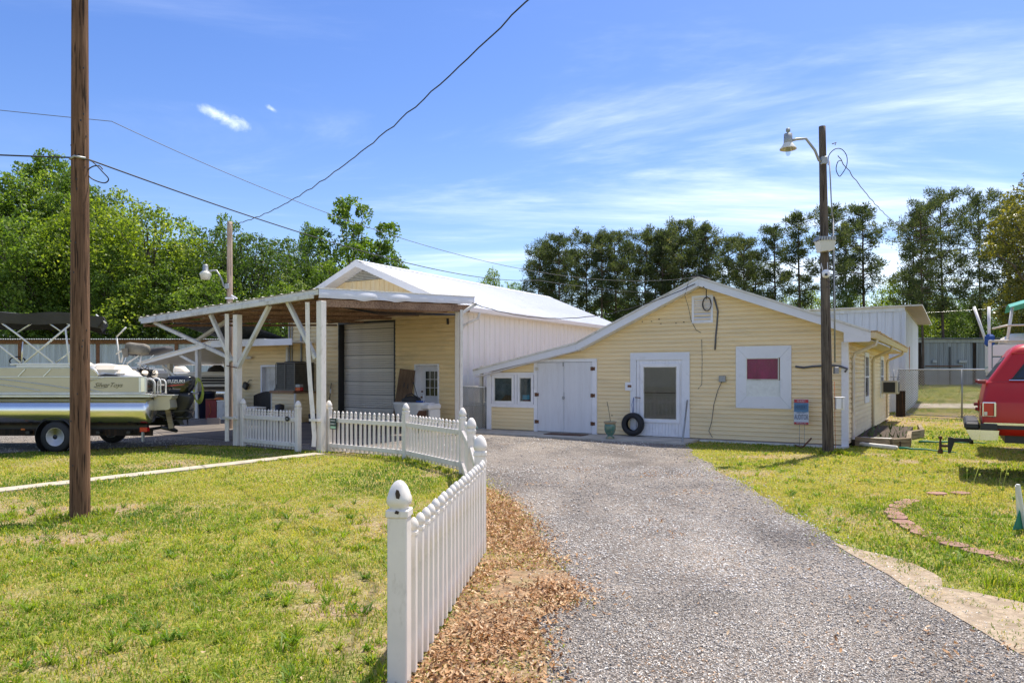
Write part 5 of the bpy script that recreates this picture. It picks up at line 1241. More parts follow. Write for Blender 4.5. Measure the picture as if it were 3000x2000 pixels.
# ------------------------------------------------------------------ boats
def loft(mb, secs, n=24, smooth=True):   # secs: (z, cx, cy, hx, hy, power)
    vs = []
    for z, cx_, cy_, hx_, hy_, pw in secs:
        for k in range(n):
            t = 2*pi*k/n; c, s = cos(t), sin(t)
            vs.append((cx_+hx_*math.copysign(abs(c)**(2/pw), c), cy_+hy_*math.copysign(abs(s)**(2/pw), s), z))
    fs = [(i*n+k, i*n+(k+1)%n, (i+1)*n+(k+1)%n, (i+1)*n+k) for i in range(len(secs)-1) for k in range(n)]
    fs += [tuple(range(n)), tuple((len(secs)-1)*n+k for k in range(n))]
    return mb.add(vs, fs, smooth)
def pontoon_boat(label, loc, rz, L, panel, beam=2.45, bimini=None, simple=False, group=None, trim=None):
    b = thing('pontoon_boat', label, 'boat', loc, rz, group)
    trim = trim or M['alu']
    for y in (.29, beam-.29):
        MB().lathe([(.02, -L-.5), (.20, -L-.25), (.29, -L), (.29, -L*.5), (.292, -L*.5+.01), (.29, -L*.5+.02), (.29, -.05), (.27, .0), (.18, .03), (.02, .04)], 36, (0, y, .885), 'x').build('pontoon', M['pontoon'], b)
    MB().box(-L, .10, .02, beam-.02, 1.165, 1.215).build('deck', M['alu'], b)
    MB().cbox(-L, .12, -.02, .02, 1.165, 1.205, .008).cbox(-L, .16, -.03, .02, 1.212, 1.24, .008).cbox(-L, .02, -.012, .02, 1.247, 1.27, .006).build('deck_rail', trim, b)
    for y0, nm in ((.0, 1), (beam-.03, 0)):
        MB().box(-L, -.10 if nm else -.6, y0, y0+.03, 1.275, 1.585).build('side_panel', panel, b)
        n_ = 10; arc = [(-1.22 + .22*sin(pi/2*k/n_), 1.60 + .17*cos(pi/2*k/n_)) for k in range(n_+1)]
        MB().prism([(-L, 1.60), (-L, 1.77)] + arc, y0, y0+.03, 'y').build('side_panel', panel, b)
        MB().tube([(-L, y0, 1.79), (-1.25, y0, 1.79)] + [(x+.02, y0, z+.02) for x, z in arc[1:]], .018, 6).build('top_rail', trim, b)
        MB().cbox(-L, .04, y0-.012, y0+.035, 1.583, 1.605, .005).build('mid_rail', trim, b)
    MB().cbox(-.12, -.08, -.01, .04, 1.27, 1.6, .005).cbox(.0, .04, -.01, .04, 1.27, 1.6, .005).build('corner_post', trim, b)
    MB().box(-.08, .0, .0, .02, 1.28, 1.58).box(.0, .02, 0.04, beam-.04, 1.28, 1.58).build('stern_gate', M['chrome'] if not simple else panel, b)
    return b
boat = pontoon_boat('large tan and silver pontoon boat on a trailer behind the brown pole', (-7.74, 15.3, 0), 0, 6.8, M['boat_tan'])
def bt(px, py, y=0.0): return ((px-424)/139.1, y, 1.65-(py-1096)/139.1)
def tubes(pairs, r, name, m=M['alu'], y=0.02):
    for pts in pairs: MB().tube([bt(*p, y) for p in pts], r, 7).build(name, m, boat)
for k in range(2):
    pts = [bt(-250 + i*23.0, 1110+14*k - 9*cos(i/20*1.9)+ (i/20)**2*(30 + 8*k) - 4, -.012) for i in range(30)]
    MB().tube([p for p in pts if p[2] > 1.28], .009, 5).build('trim_line', M['chrome'], boat)
MB().tube([bt(262, 1115, -.012), bt(305, 1105, -.012)], .008, 5).tube([bt(262, 1141, -.012), bt(300, 1149, -.012)], .008, 5).build('trim_line', M['chrome'], boat)
MB().bar(bt(54, 1103, -.01), bt(75, 1081, -.01), .012, .02).bar(bt(128, 1103, -.01), bt(150, 1081, -.01), .012, .02).build('panel_brace', M['alu'], boat)
text('SilverToys', .135, mat('boat_script', (.16, .14, .08), .4, bump=0), boat, bt(317, 1128, -.006), (pi/2, 0, 0), sx=1.05, shear=.5)
MB().tube([bt(275, 1134, -.008), bt(290, 1137, -.008), bt(315, 1134, -.008)], .004, 4).build('script_underline', M['galv'], boat)
MB().cbox(*(bt(49, 0)[0], bt(203, 0)[0]), -.015, .03, 1.80, 1.84, .008).cbox(bt(30, 0)[0], bt(206, 0)[0], -.01, .03, 1.845, 1.885, .01).build('grab_rail', M['boat_white'], boat)
tubes([[(-60, 985), (0, 1014), (59, 1062)], [(0, 943), (48, 978), (157, 1064)], [(57, 1073), (216, 941)], [(191, 964), (203, 1073)]], .020, 'bimini_tube', M['boat_white'])
tubes([[(45, 976), (95, 945), (101, 937)], [(130, 937), (176, 970)], [(160, 1064), (216, 1020)], [(62, 1062), (66, 1000)], [(185, 940), (220, 962)]], .016, 'bimini_tube')
tubes([[(266, 979), (296, 950)], [(266, 981), (277, 1060)], [(264, 1033), (300, 1012), (323, 1004)], [(298, 1062), (337, 1037)], [(281, 1060), (291, 1022)], [(339, 1071), (344, 1037)]], .018, 'bimini_tube', M['boat_white'], 1.0)
# canopy cloth with a sagging edge
vs, fs = [], []; nx_, ny_ = 40, 12
def bim(u_, v_): 
    x = -4.9 + 4.05*u_ - 1.2*v_*u_; y = -.06 + 2.3*v_
    edge = min(v_, 1-v_)*2
    z = 2.93 + .03*(1-u_)+ .045*(1-(2*v_-1)**2) + .02*sin(u_*19) - .07*max(0, u_-.86)/.14
    return x, y, z
for i in range(nx_+1):
    for j in range(ny_+1): vs.append(bim(i/nx_, j/ny_))
for i in range(nx_):
    for j in range(ny_): fs.append((i*(ny_+1)+j, (i+1)*(ny_+1)+j, (i+1)*(ny_+1)+j+1, i*(ny_+1)+j+1))
base = len(vs)
for v_ in (0, 1):
    o_ = len(vs)
    for i in range(nx_+1):
        x, y, z = bim(i/nx_, v_); vs += [(x, y, z), (x, y+(.02 if v_ == 0 else -.02), z-.12), (x+.0, y+(.05 if v_ == 0 else -.05), z-.235-.02*sin(i*.5))]
    for i in range(nx_):
        for k in range(2): fs.append((o_+i*3+k, o_+(i+1)*3+k, o_+(i+1)*3+k+1, o_+i*3+k+1))
o_ = len(vs)
for j in range(ny_+1):
    x, y, z = bim(1, j/ny_); vs += [(x, y, z), (x+.04, y, z-.06), (x-.10, y, z-.22)]
for j in range(ny_):
    for k in range(2): fs.append((o_+j*3+k, o_+(j+1)*3+k, o_+(j+1)*3+k+1, o_+j*3+k+1))
MB().add(vs, fs, True).build('bimini_top', M['canvas'], boat)
MB().tube([(-1.0, -.04, 2.90), (-.80, -.02, 2.72)], .016, 6).build('bimini_tube', M['boat_white'], boat)
# folded second bimini
q = MB(); loft(q, [(-.27, 0, 0, .10, .07, 2.6), (-.2, 0, .0, .13, .11, 3), (-.05, 0.0, .01, .125, .12, 3), (.12, 0, 0, .13, .105, 3), (.22, 0, 0, .10, .09, 2.6), (.26, 0, 0, .04, .04, 2)], 18)
fb = q.build('folded_bimini', M['canvas_grey'], boat, loc=bt(334, 1017, 1.0)); fb.rotation_euler = (0, radians(96), 0)
MB().prism([(-.20, .02), (-.05, .04), (-.04, -.16), (-.14, -.17)], .86, .88, 'y').build('cover_flap', M['canvas_grey'], boat, loc=(bt(318, 1017)[0], 0, bt(318, 1020)[2]))
# stern lounge seats
for (x0, x1, y0, y1, z0, z1, b) in ((-1.22, -.62, .12, .8, 1.30, 1.85, .10), (-.72, -.52, .12, 2.2, 1.3, 1.74, .07), (-1.15, -.6, .85, 2.2, 1.3, 1.62, .08)):
    MB().cbox(x0, x1, y0, y1, z0, z1, b).build('seat', M['seat_tan'], boat)
q = MB(); loft(q, [(1.52, -.9, .5, .48, .36, 3), (1.60, -.88, .5, .52, .40, 3), (1.70, -.95, .5, .46, .38, 2.6), (1.80, -1.05, .5, .36, .3, 2.4), (1.86, -1.12, .5, .24, .2, 2.2), (1.885, -1.14, .5, .1, .1, 2)]); q.build('lounge_back', M['boat_white'], boat)
MB().prism([(-.62, 1.64), (-.58, 1.60), (-.62, 1.58), (-1.12, 1.595), (-.86, 1.66)], .05, .10, 'y').build('seat_piping', M['canvas'], boat)
MB().tube([(-3.06, .6, 1.86), (-3.0, .55, 1.98)], .02, 6).build('steering_column', M['black'], boat)
MB().tube([(-3.02+.17*cos(t), .5-.0*t, 1.94+.09*sin(t)) for t in [i*2*pi/16 for i in range(17)]], .014, 6).build('steering_wheel', M['black'], boat)
MB().box(-3.6, -2.2, .5, 1.1, 1.3, 1.75).build('console', M['boat_white'], boat)
q = MB(); loft(q, [(1.7, -2.1, 1.4, .22, .2, 3), (1.85, -2.1, 1.4, .24, .22, 2.6), (1.95, -2.15, 1.4, .12, .15, 2.2)]); q.build('seat', M['seat_tan'], boat)
# transom box, ladder, fuel tank
MB().prism([(.02, 1.18), (.42, 1.19), (.40, 1.13), (.36, 1.10), (.38, .93), (.33, .885), (.02, .875)], .35, 1.2, 'y').build('transom', M['boat_tan'], boat)
MB().box(.0, .44, .32, 1.23, 1.193, 1.21).build('transom_deck', M['boat_white'], boat)
for k, (x, hgt) in enumerate(((-.06, .30), (.0, .34), (.06, .30))):
    MB().tube([(x, .2+.12*k, 1.24), (x, .2+.12*k, 1.24+hgt*.7)] + [(x+.09-.09*cos(t), .2+.12*k, 1.24+hgt*.7+.09*sin(t)) for t in (.4, .9, 1.57, 2.2, 2.7)] + [(x+.18, .2+.12*k, 1.24+hgt*.65), (x+.18, .2+.12*k, 1.24)], .017, 7).build('ladder_rail', M['boat_white'], boat)
MB().cbox(.06, .40, .7, 1.0, 1.22, 1.43, .03).build('fuel_tank', M['boat_white'], boat)
text('intrusion', .07, M['black'], boat, (.22, .685, 1.36), (pi/2, 0, 0))
q = MB()
for k in range(30):
    a_ = R(0, 6.28); q.tube([(-.45+.18*cos(a_), .9, 1.66+.12*sin(a_)), (-.45+.2*cos(a_+2), .9+R(-.1, .1), 1.70+.14*sin(a_+2)), (-.4+.2*cos(a_+4), .9, 1.68+.12*sin(a_+4))], .008, 4)
q.build('bunched_net', M['black'], boat)
MB().bar(bt(340, 1076, .9), bt(420, 1082, .9), .03, .04).build('spare_pole', M['boat_white'], boat)
# outboard motor
om = thing('outboard_motor', 'large black outboard motor hanging on the stern of the pontoon boat', 'outboard motor', (-8.09, 14.83, 0))
q = MB(); cy_ = 1.22
loft(q, [(1.24, .74, cy_, .20, .15, 3.2), (1.28, .735, cy_, .265, .19, 3.6), (1.38, .745, cy_, .292, .205, 3.8), (1.50, .765, cy_, .295, .205, 3.8), (1.57, .775, cy_, .285, .195, 3.6), (1.605, .785, cy_, .25, .17, 3.2), (1.62, .79, cy_, .16, .10, 2.6)], 36); cw = q.build('cowl', M['black_gloss'], om)
q = MB(); loft(q, [(.72, .76, cy_, .10, .06, 2.5), (.85, .80, cy_, .13, .08, 2.5), (1.0, .86, cy_, .16, .10, 2.8), (1.15, .86, cy_, .19, .13, 3), (1.25, .80, cy_, .20, .14, 3)], 20); q.build('midsection', M['black'], om)
q = MB(); loft(q, [(.86, .57, cy_, .05, .09, 3), (.97, .56, cy_, .07, .12, 3), (1.1, .60, cy_, .09, .13, 3), (1.24, .60, cy_, .10, .14, 3)], 16); q.build('clamp_bracket', M['black'], om)
MB().box(.58, .78, cy_-.05, cy_+.05, .93, .99).build('steering_arm', M['black'], om)
MB().prism([(.56, .86), (.58, .80), (.98, .845), (.98, .865)], cy_-.09, cy_+.09, 'y').build('cavitation_plate', M['black'], om)
MB().prism([(.62, .86), (.84, .86), (.86, .70), (.80, .62), (.84, .54), (.79, .545), (.64, .66)], cy_-.02, cy_+.02, 'y').build('skeg', M['black'], om)
MB().lathe([(.005, .60), (.045, .66), (.06, .76), (.055, .88), (.04, .93), (.02, 1.0)], 14, (0, cy_, .70), 'x').build('gear_case', M['black'], om)
for k in range(3):
    a_ = 2*pi*k/3+.5; c, s = cos(a_), sin(a_)
    MB().add([(.89, cy_+c*.03-s*.03, .70+s*.03+c*.03), (.95, cy_+c*.03+s*.03, .70+s*.03-c*.03), (.98, cy_+c*.13+s*.09, .70+s*.13-c*.09), (.93, cy_+c*.18, .70+s*.18), (.88, cy_+c*.13-s*.07, .70+s*.13+c*.07)], [(0, 1, 2, 3, 4)]).build('propeller_blade', M['black'], om)
text('SUZUKI', .098, M['boat_white'], om, (.765, cy_-.213, 1.495), (pi/2, 0, 0), sx=1.15, ext=.004)
MB().prism([(.50, 1.385), (.72, 1.42), (.95, 1.435), (.95, 1.425), (.74, 1.40)], cy_-.218, cy_-.213, 'y').build('stripe', M['red_lens'], om)
MB().tube([(.58, cy_-.05, 1.3), (.45, cy_-.1, 1.28), (.3, cy_, 1.22), (.1, cy_, 1.23)], .018, 6).build('hose', M['black'], om)
# trailer
tr = thing('boat_trailer', 'low dark steel boat trailer with white spoked wheel under the pontoon boat', 'trailer', (-7.74, 15.3, 0))
for y in (.45, 1.95): MB().box(-6.8, -.15, y-.04, y+.04, .44, .56).build('frame_rail', M['black'], tr)
for x in (-.45, -1.1, -2.6, -3.6, -5.0): MB().box(x-.04, x+.04, .2, 2.25, .38, .436).build('cross_member', M['black'], tr)
for y in (.3, 1.0, 1.5, 2.15): MB().box(-6.0, -.3, y-.05, y+.05, .562, .60).build('bunk', M['burnt_and_shade'], tr)
MB().box(-4.2, .0, .33, .37, .33, .47).build('side_rail', M['burnt_and_shade'], tr)  # shade under the hull is painted in by this near-black colour
def wheel(parent, x, y, r, w, rim_m, spokes=8, rimr=.62):
    wh = MB().lathe([(r*.60, -w/2), (r*.92, -w/2), (r, -w*.34), (r, w*.34), (r*.92, w/2), (r*.60, w/2)], 32, (x, y, r), 'y', cap=False).build('wheel', M['rubber'], parent)
    q = MB().lathe([(r*rimr, -w*.46), (r*rimr*.93, -w*.47), (r*rimr*.90, -w*.36), (r*rimr*.82, -w*.34), (r*rimr*.5, -w*.36), (r*.20, -w*.40), (.001, -w*.40)], 28, (x, y, r), 'y'); q.build('rim', rim_m, wh)
    q = MB()
    for k in range(spokes):
        a_ = 2*pi*k/spokes; c, s = cos(a_), sin(a_); rr = r*rimr*.72
        q.box(x+c*rr-.022, x+c*rr+.022, y-w*.385, y-w*.30, r+s*rr-.022, r+s*rr+.022)
    q.build('rim_slots', M['black'], wh)
    MB().lathe([(r*.15, -w*.47), (r*.15, -w*.3)], 14, (x, y, r), 'y').build('hub', M['black'], wh)
wheel(tr, -1.93, .16, .325, .19, M['boat_white']); wheel(tr, -1.93, 2.3, .325, .19, M['boat_white'])
MB().lathe([(.40, -.12), (.41, -.12), (.41, .12), (.40, .12)], 40, (-1.93, .16, .33), 'y', cap=False).build('fender_ring', M['black'], tr)
MB().cbox(-.20, -.04, .18, .30, .42, .52, .01).build('tail_light', M['red_lens'], tr)
MB().cbox(-2.68, -2.60, .10, .14, .46, .50, .01).build('marker_light', M['orange'], tr)
MB().box(-.16, -.12, .18, .24, .22, .42).build('light_bracket', M['galv'], tr)
MB().bar((.20, .6, .90), (.28, .62, .46), .10, .05).build('hanging_board', M['rail_tie'], boat)
MB().tube([(-.02, .5, .80), (.2, .9, .60), (.05, 1.1, .45), (.3, .8, .40), (.1, .5, .5)], .04, 6).build('winch_gear', M['black'], tr)
# further boats behind
b2 = pontoon_boat('white pontoon boat with black panels seen under the lean-to roof', (-10.9, 31.2, -.05), radians(2), 4.6, M['black'], simple=True, trim=M['boat_white'])
MB().cbox(-4.6, -.1, -.05, 2.3, 1.60, 1.80, .06).build('gunwale', M['boat_white'], b2)
MB().cbox(-4.6, .1, -.05, 2.4, 1.16, 1.28, .03).build('deck_skirt', M['boat_white'], b2)
for z in (1.36, 1.48): MB().box(-4.6, .0, -.06, -.03, z, z+.02).build('panel_stripe', M['boat_white'], b2)
for x in (-2.5, -1.35): MB().tube([(x, -.05, 1.2), (x-.1, -.05, 2.4)], .02, 6).build('bimini_tube', M['boat_white'], b2)
for x in (-3.6, -1.0): q = MB(); loft(q, [(1.6, x, .8, .3, .3, 3), (1.85, x, .8, .33, .3, 3), (2.05, x-.05, .8, .2, .2, 2.4)]); q.build('seat', M['seat_tan'], b2)
q = MB(); loft(q, [(1.7, -1.9, .5, .45, .3, 2.5), (1.95, -1.95, .5, .34, .25, 2.5), (2.1, -1.9, .5, .15, .15, 2)]); q.build('console', M['canvas'], b2)
b3 = pontoon_boat('cream pontoon boat with folded dark bimini beside the left storage shed', (-15.6, 30.5, 0), radians(-3), 6.0, M['boat_tan'], simple=True)
MB().cbox(-5.8, -.2, .0, 2.3, 1.62, 1.78, .05).build('gunwale', M['boat_white'], b3)
q = MB(); loft(q, [(-.9, 0, 0, .05, .1, 2), (-.6, .0, 0, .13, .3, 2.4), (.3, .03, 0, .17, .45, 2.4), (.9, -.02, 0, .12, .4, 2.4), (1.0, 0, 0, .05, .2, 2)], 16)
fb = q.build('folded_bimini', M['canvas'], b3, loc=(-1.0+.9, .8, 2.62)); fb.rotation_euler = (0, radians(83), 0)
for x, x2 in ((-1.2, -.9), (.2, -.7), (-.5, .3)): MB().tube([(x, .5, 1.75), (x2, .6, 2.55)], .02, 6).build('bimini_tube', M['alu'], b3)
for k in range(4): MB().bar((-3.4, -.1+.1*k, 1.82+.03*k), (.5, -.1+.1*k, 1.80+.05*k), .05, .04).build('spare_pole', M['boat_white'] if k % 2 else M['galv'], b3)
b4 = pontoon_boat('white pontoon boat with teal bimini behind the red vehicle', (10.05, 15.2, .50), TH+pi, 0.01, M['boat_white'], simple=True) if False else thing('pontoon_boat', 'white panelled pontoon boat with teal bimini behind the red vehicle', 'boat', (10.0, 15.2, 0), TH)
MB().box(0, 5, 0, 2.4, 1.62, 1.70).build('deck', M['alu'], b4)
for k in range(5):
    MB().cbox(-.015, .015, .05+k*.47, .05+k*.47+.44, 1.74, 2.0, .006).build('end_panel', M['boat_white'], b4)
    MB().cbox(-.015, .015, .05+k*.47, .05+k*.47+.44, 2.03, 2.24, .006).build('end_panel', M['boat_white'], b4)
    MB().box(-.03, -.018, .10+k*.47, .36+k*.47, 1.78, 1.81).build('stripe', M['teal'], b4)
    MB().box(-.03, .03, .01+k*.47, .045+k*.47, 1.70, 2.36-.0*k).build('corner_post', M['boat_white'], b4)
for k in range(5):
    MB().cbox(.05+k*.9, .88+k*.9, -.015, .015, 1.74, 2.0, .006).build('side_panel', M['boat_white'], b4)
    MB().cbox(.05+k*.9, .88+k*.9, -.015, .015, 2.03, 2.26, .006).build('side_panel', M['boat_white'], b4)
MB().tube([(0, 2.3, 2.34), (0, 0, 2.34), (4.5, 0, 2.34)], .03, 6).tube([(.1, .3, 2.62), (.05, 0, 2.60), (.3, -.0, 2.66), (4, 0, 2.66)], .022, 6).tube([(.9, 0, 2.3), (.9, 0, 2.8)], .022, 6).build('top_rail', M['seat_tan'], b4)
q = MB(); loft(q, [(2.25, .6, .8, .45, .4, 3), (2.42, .62, .8, .40, .36, 2.5), (2.52, .6, .8, .2, .2, 2)]); q.build('seat', M['seat_tan'], b4)
MB().cbox(-.08, .10, .3, .6, 2.25, 2.5, .04).build('cloth', M['blue'], b4)
for a_, c_ in (((.0, 1.4, 2.3), (-.25, 1.6, 3.2)), ((.0, .4, 2.3), (.0, .5, 3.1)), ((.3, .1, 2.3), (.4, .2, 3.05))): MB().tube([a_, c_], .03, 6).build('bimini_tube', M['boat_white'], b4)
vs, fs = [], []
for i in range(13):
    for j in range(7): vs.append((.34+i*.25, -.05+j*.30, 3.03+.05*sin(i*.8)+.12*math.sin(pi*j/6)+ .12*min(1, i/3)))
for i in range(12):
    for j in range(6): fs.append((i*7+j, (i+1)*7+j, (i+1)*7+j+1, i*7+j+1))
MB().add(vs, fs, True).build('bimini_top', M['teal'], b4)
MB().box(.2, 5, .5, .6, .5, 1.6).box(2, 2.1, .3, 2.2, 0, 1.6).build('trailer_frame', M['black'], b4)

# ------------------------------------------------------------------ red SUV
sv = thing('red_suv', 'boxy red SUV with step bumper parked on the grass at the right edge', 'SUV', (7.38, 11.4, 0), TH)
def rrect(x0, x1, y0, y1, r, z, n=4):
    out = []
    for cx_, cy_, a0 in ((x1-r, y1-r, 0), (x0+r, y1-r, 90), (x0+r, y0+r, 180), (x1-r, y0+r, 270)):
        for k in range(n+1):
            a = radians(a0+90*k/n); out.append((cx_+r*cos(a), cy_+r*sin(a), z))
    return out
Wd = 1.95
secs = [(.70, .03, 5.1, .05, .06), (.84, .0, 5.15, .0, .07), (.93, .0, 5.15, .0, .07), (1.20, .0, 5.1, .0, .07), (1.235, .0, 5.05, .005, .07), (1.27, .005, 5.0, .03, .07), (1.50, .05, 3.75, .045, .08), (1.54, .07, 3.7, .05, .08)]
vs, fs = [], []
for z, x0, x1, ins, r in secs: vs += rrect(x0, x1, ins, Wd-ins, r, z)
m_ = 20
for i in range(len(secs)-1):
    for k in range(m_): fs.append((i*m_+k, i*m_+(k+1)%m_, (i+1)*m_+(k+1)%m_, (i+1)*m_+k))
fs += [tuple(range(m_)), tuple((len(secs)-1)*m_+k for k in range(m_))]
body = MB().add(vs, fs, True).build('body', M['red'], sv)
secs = [(1.541, .07, 3.68, .05, .08), (1.95, .33, 3.05, .13, .10), (2.00, .365, 2.98, .145, .10), (2.06, .40, 2.9, .17, .12), (2.12, .48, 2.75, .26, .16), (2.145, .75, 2.5, .5, .2)]
vs, fs = [], []
for z, x0, x1, ins, r in secs: vs += rrect(x0, x1, ins, Wd-ins, r, z)
for i in range(len(secs)-1):
    for k in range(m_): fs.append((i*m_+k, i*m_+(k+1)%m_, (i+1)*m_+(k+1)%m_, (i+1)*m_+k))
fs += [tuple((len(secs)-1)*m_+k for k in range(m_))]
cabn = MB().add(vs, fs, True).build('cabin', M['red'], sv)
def sidept(x, z, o=.006): ins = .05 + (z-1.541)/(1.95-1.541)*.08; return (x, ins-o, z)
def side_glass(poly, m, o, name):
    MB().add([sidept(x, z, o) for x, z in poly]+[sidept(x, z, o-.02) for x, z in poly], [tuple(range(len(poly))), tuple(range(2*len(poly)-1, len(poly)-1, -1))] + [(i, (i+1) % len(poly), len(poly)+(i+1) % len(poly), len(poly)+i) for i in range(len(poly))]).build(name, m, sv)
side_glass([(.36, 1.56), (.40, 1.60), (.60, 1.90), (.66, 1.925), (1.75, 1.925), (1.75, 1.56)], M['black'], .010, 'window_gasket')
side_glass([(.44, 1.595), (.63, 1.885), (1.70, 1.885), (1.70, 1.595)], M['black_gloss'], .015, 'side_window')
side_glass([(.35, 1.555), (.35, 1.565), (1.75, 1.565), (1.75, 1.555)], M['chrome'], .020, 'window_trim')
side_glass([(1.85, 1.58), (1.85, 1.89), (2.9, 1.89), (3.2, 1.58)], M['black_gloss'], .012, 'side_window')
def rearpt(y, z, o): x = .07 + (z-1.541)/(1.95-1.541)*.26; return (x-o, y, z)
for (ya, yb, za, zb, o, m, nm) in ((.2, Wd-.2, 1.57, 1.93, .006, M['black'], 'rear_gasket'), (.24, Wd-.24, 1.60, 1.90, .012, M['glass_dark'], 'rear_window')):
    MB().add([rearpt(ya, za, o), rearpt(yb, za, o), rearpt(yb-.05, zb, o), rearpt(ya+.05, zb, o)], [(0, 1, 2, 3)]).build(nm, m, sv)
MB().prism([(.385, 1.985), (3.0, 1.99), (3.0, 1.975), (.375, 1.97)], .128, .15, 'y').build('drip_rail', M['red'], sv)
MB().box(.02, 5.1, -.012, -.001, .86, .895).build('side_trim', M['chrome'], sv)
MB().box(.02, 5.1, -.014, .0, .80, .855).build('side_trim', M['black'], sv)
q = MB(); q.cbox(.0, .185, -.022, .02, .985, 1.215, .01); tl = q.build('tail_light', M['chrome'], sv)
MB().cbox(.018, .155, -.034, -.023, 1.0, 1.20, .005).build('red_lens', M['red_lens'], tl)
MB().box(.025, .065, -.038, -.035, 1.01, 1.065).build('reverse_lens', M['lamp_lens'], tl)
MB().box(.15, .158, -.040, -.035, 1.0, 1.2).build('lens_edge', M['black'], tl)
MB().cbox(-.022, -.002, .05, .26, 1.0, 1.2, .006).cbox(-.022, -.002, Wd-.26, Wd-.05, 1.0, 1.2, .006).build('tail_light', M['red_lens'], sv)
bp = MB().cbox(-.24, -.03, -.05, Wd+.05, .78, .90, .03).cbox(-.028, .20, -.06, -.016, .78, .88, .012).build('bumper', M['black'], sv)
MB().prism([(-.22, .778), (-.02, .778), (-.05, .62), (-.14, .62)], -.045, Wd+.045, 'y').prism([(-.018, .778), (.22, .778), (.20, .63), (-.045, .62)], -.058, -.02, 'y').build('bumper_face', M['chrome'], bp)
MB().cbox(-.20, -.05, .1, Wd-.1, .902, .908, .002).build('tread_plate', M['rubber'], bp)
q = MB(); q.box(-.40, -.10, .93, .99, .50, .56); q.prism([(-.47, .57), (-.40, .57), (-.37, .50), (-.43, .30), (-.47, .30)], .935, .985, 'y'); ht = q.build('tow_hitch', M['black'], sv)
MB().lathe([(0, .10), (.03, .09), (.032, .06), (.015, .04), (.02, -.02), (.02, -.12), (.04, -.15), (.04, -.20), (0, -.21)], 12, (-.58, .96, .49)).box(-.57, -.47, .94, .98, .40, .44).build('tow_ball', M['rust_brown'], ht)
MB().lathe([(.06, -.03), (.06, .03)], 12, (-.13, .96, .53), 'x').build('receiver', M['black'], ht)
for (x, y, z) in ((-.03, .12, 1.53), (-.03, Wd-.12, 1.53), (-.05, Wd-.1, 1.12), (-.03, Wd-.1, 1.03)): MB().cbox(x-.03, x+.08, y-.05, y+.05, z-.03, z+.03, .01).build('hinge', M['red_plastic'], sv)
MB().tube([(-.02, .3, 1.53), (-.05, .32, 1.56), (.02, .5, 1.56)], .012, 6).build('window_latch', M['chrome'], sv)
MB().box(.3, 4.9, .1, Wd-.1, .58, .70).build('underbody', M['black'], sv)
for x in (1.35, 4.15):
    for y in (.10, Wd-.10): wheel(sv, x, y, .38, .25, M['chrome'])

# ------------------------------------------------------------------ chain link fence and gate
def chain(name, label, a, b, h, posts, cat='fence', gap=.075, z0=.05, r=.0045, bottom=True):
    a, b = Vector((*a, 0)), Vector((*b, 0)); L = (b-a).length; ang = math.atan2((b-a).y, (b-a).x)
    f = thing(name, label, cat, (a.x, a.y, 0), ang)
    for p in posts: MB().tube([(p*L, 0, 0), (p*L, 0, h)], .03, 8).build('post', M['galv'], f)
    MB().tube([(0, 0, h), (L, 0, h)], .024, 8).build('rail', M['alu'], f)
    if bottom: MB().tube([(0, 0, z0), (L, 0, z0)], .02, 6).build('rail', M['galv'], f)
    vs, fs = [], []; n = int((L + h)/gap)
    for s_ in (1, -1):
        for k in range(-int(h/gap), n):
            x0 = k*gap
            if s_ == 1: p = [(x0, z0), (x0+h-z0, h)]
            else: p = [(x0, h), (x0+h-z0, z0)]
            (xa, za), (xb, zb) = p
            if xb <= 0 or xa >= L: continue
            if xa < 0: za += (zb-za)*(0-xa)/(xb-xa); xa = 0
            if xb > L: zb = za+(zb-za)*(L-xa)/(xb-xa); xb = L
            i = len(vs); y = .004*s_
            dx, dz = r*.7*s_, r*.7
            vs += [(xa-dz*s_, y, za+dz), (xa+dz*s_, y, za-dz), (xb+dz*s_, y, zb-dz), (xb-dz*s_, y, zb+dz)]
            fs.append((i, i+1, i+2, i+3))
    MB().add(vs, fs).build('wire_mesh', M['galv'], f, kind='stuff')
    return f
cf = chain('chain_link_fence', 'galvanised chain link fence between the white shed and the red vehicle', (15.55, 29.3), (19.4, 22.8), 1.83, (0, .33, .66, 1.0), r=.010, gap=.10)
MB().tube([(-.16, 0, .9), (-.16, 0, 1.85)], .03, 6).tube([(.05, -.02, .9), (.05, -.02, 1.8)], .02, 6).tube([(-.3, 0, 1.55), (.1, 0, 1.55)], .02, 6).build('gate_hinge', M['galv'], cf)
ps = MB().box(-.20, .12, -.12, .12, 0, 1.0).build('timber_post', M['burnt_and_shade'], None, loc=(15.35, 28.6, 0), rz=TH); tag(ps, 'short charred looking timber post at the end of the chain link fence', 'post')
gate = chain('chain_link_gate', 'chain link gate closing the gap between the warehouse and the yellow house', W(AO, -10.75, .1)[:2], W(AO, -9.78, .1)[:2], 1.27, (0, 1.0), cat='gate', r=.006, gap=.06)
MB().tube([(.0, 0, .70), (.95, 0, .73)], .012, 6).tube([(1.08, -.02, .0), (1.08, -.02, 1.4)], .022, 6).build('gate_bar', M['galv'], gate)
MB().box(.72, .80, .05, .13, 0, 1.9).build('gate_post', M['white_old'], gate)
cbw = thing('block_wall', 'low white painted block wall behind the chain link gate', 'wall', W(AO, -10.72, .9), TH)
for j in range(4):
    for i in range(3): MB().cbox(i*.40, i*.40+.395, 0, .19, j*.2, j*.2+.195, .006).build('block', M['white_old'], cbw)
bag = MB(); loft(bag, [(0, 0, 0, .22, .12, 2.4), (.05, 0, 0, .30, .16, 2.4), (.11, .02, 0, .24, .13, 2.2), (.14, .03, 0, .10, .06, 2)], 14)
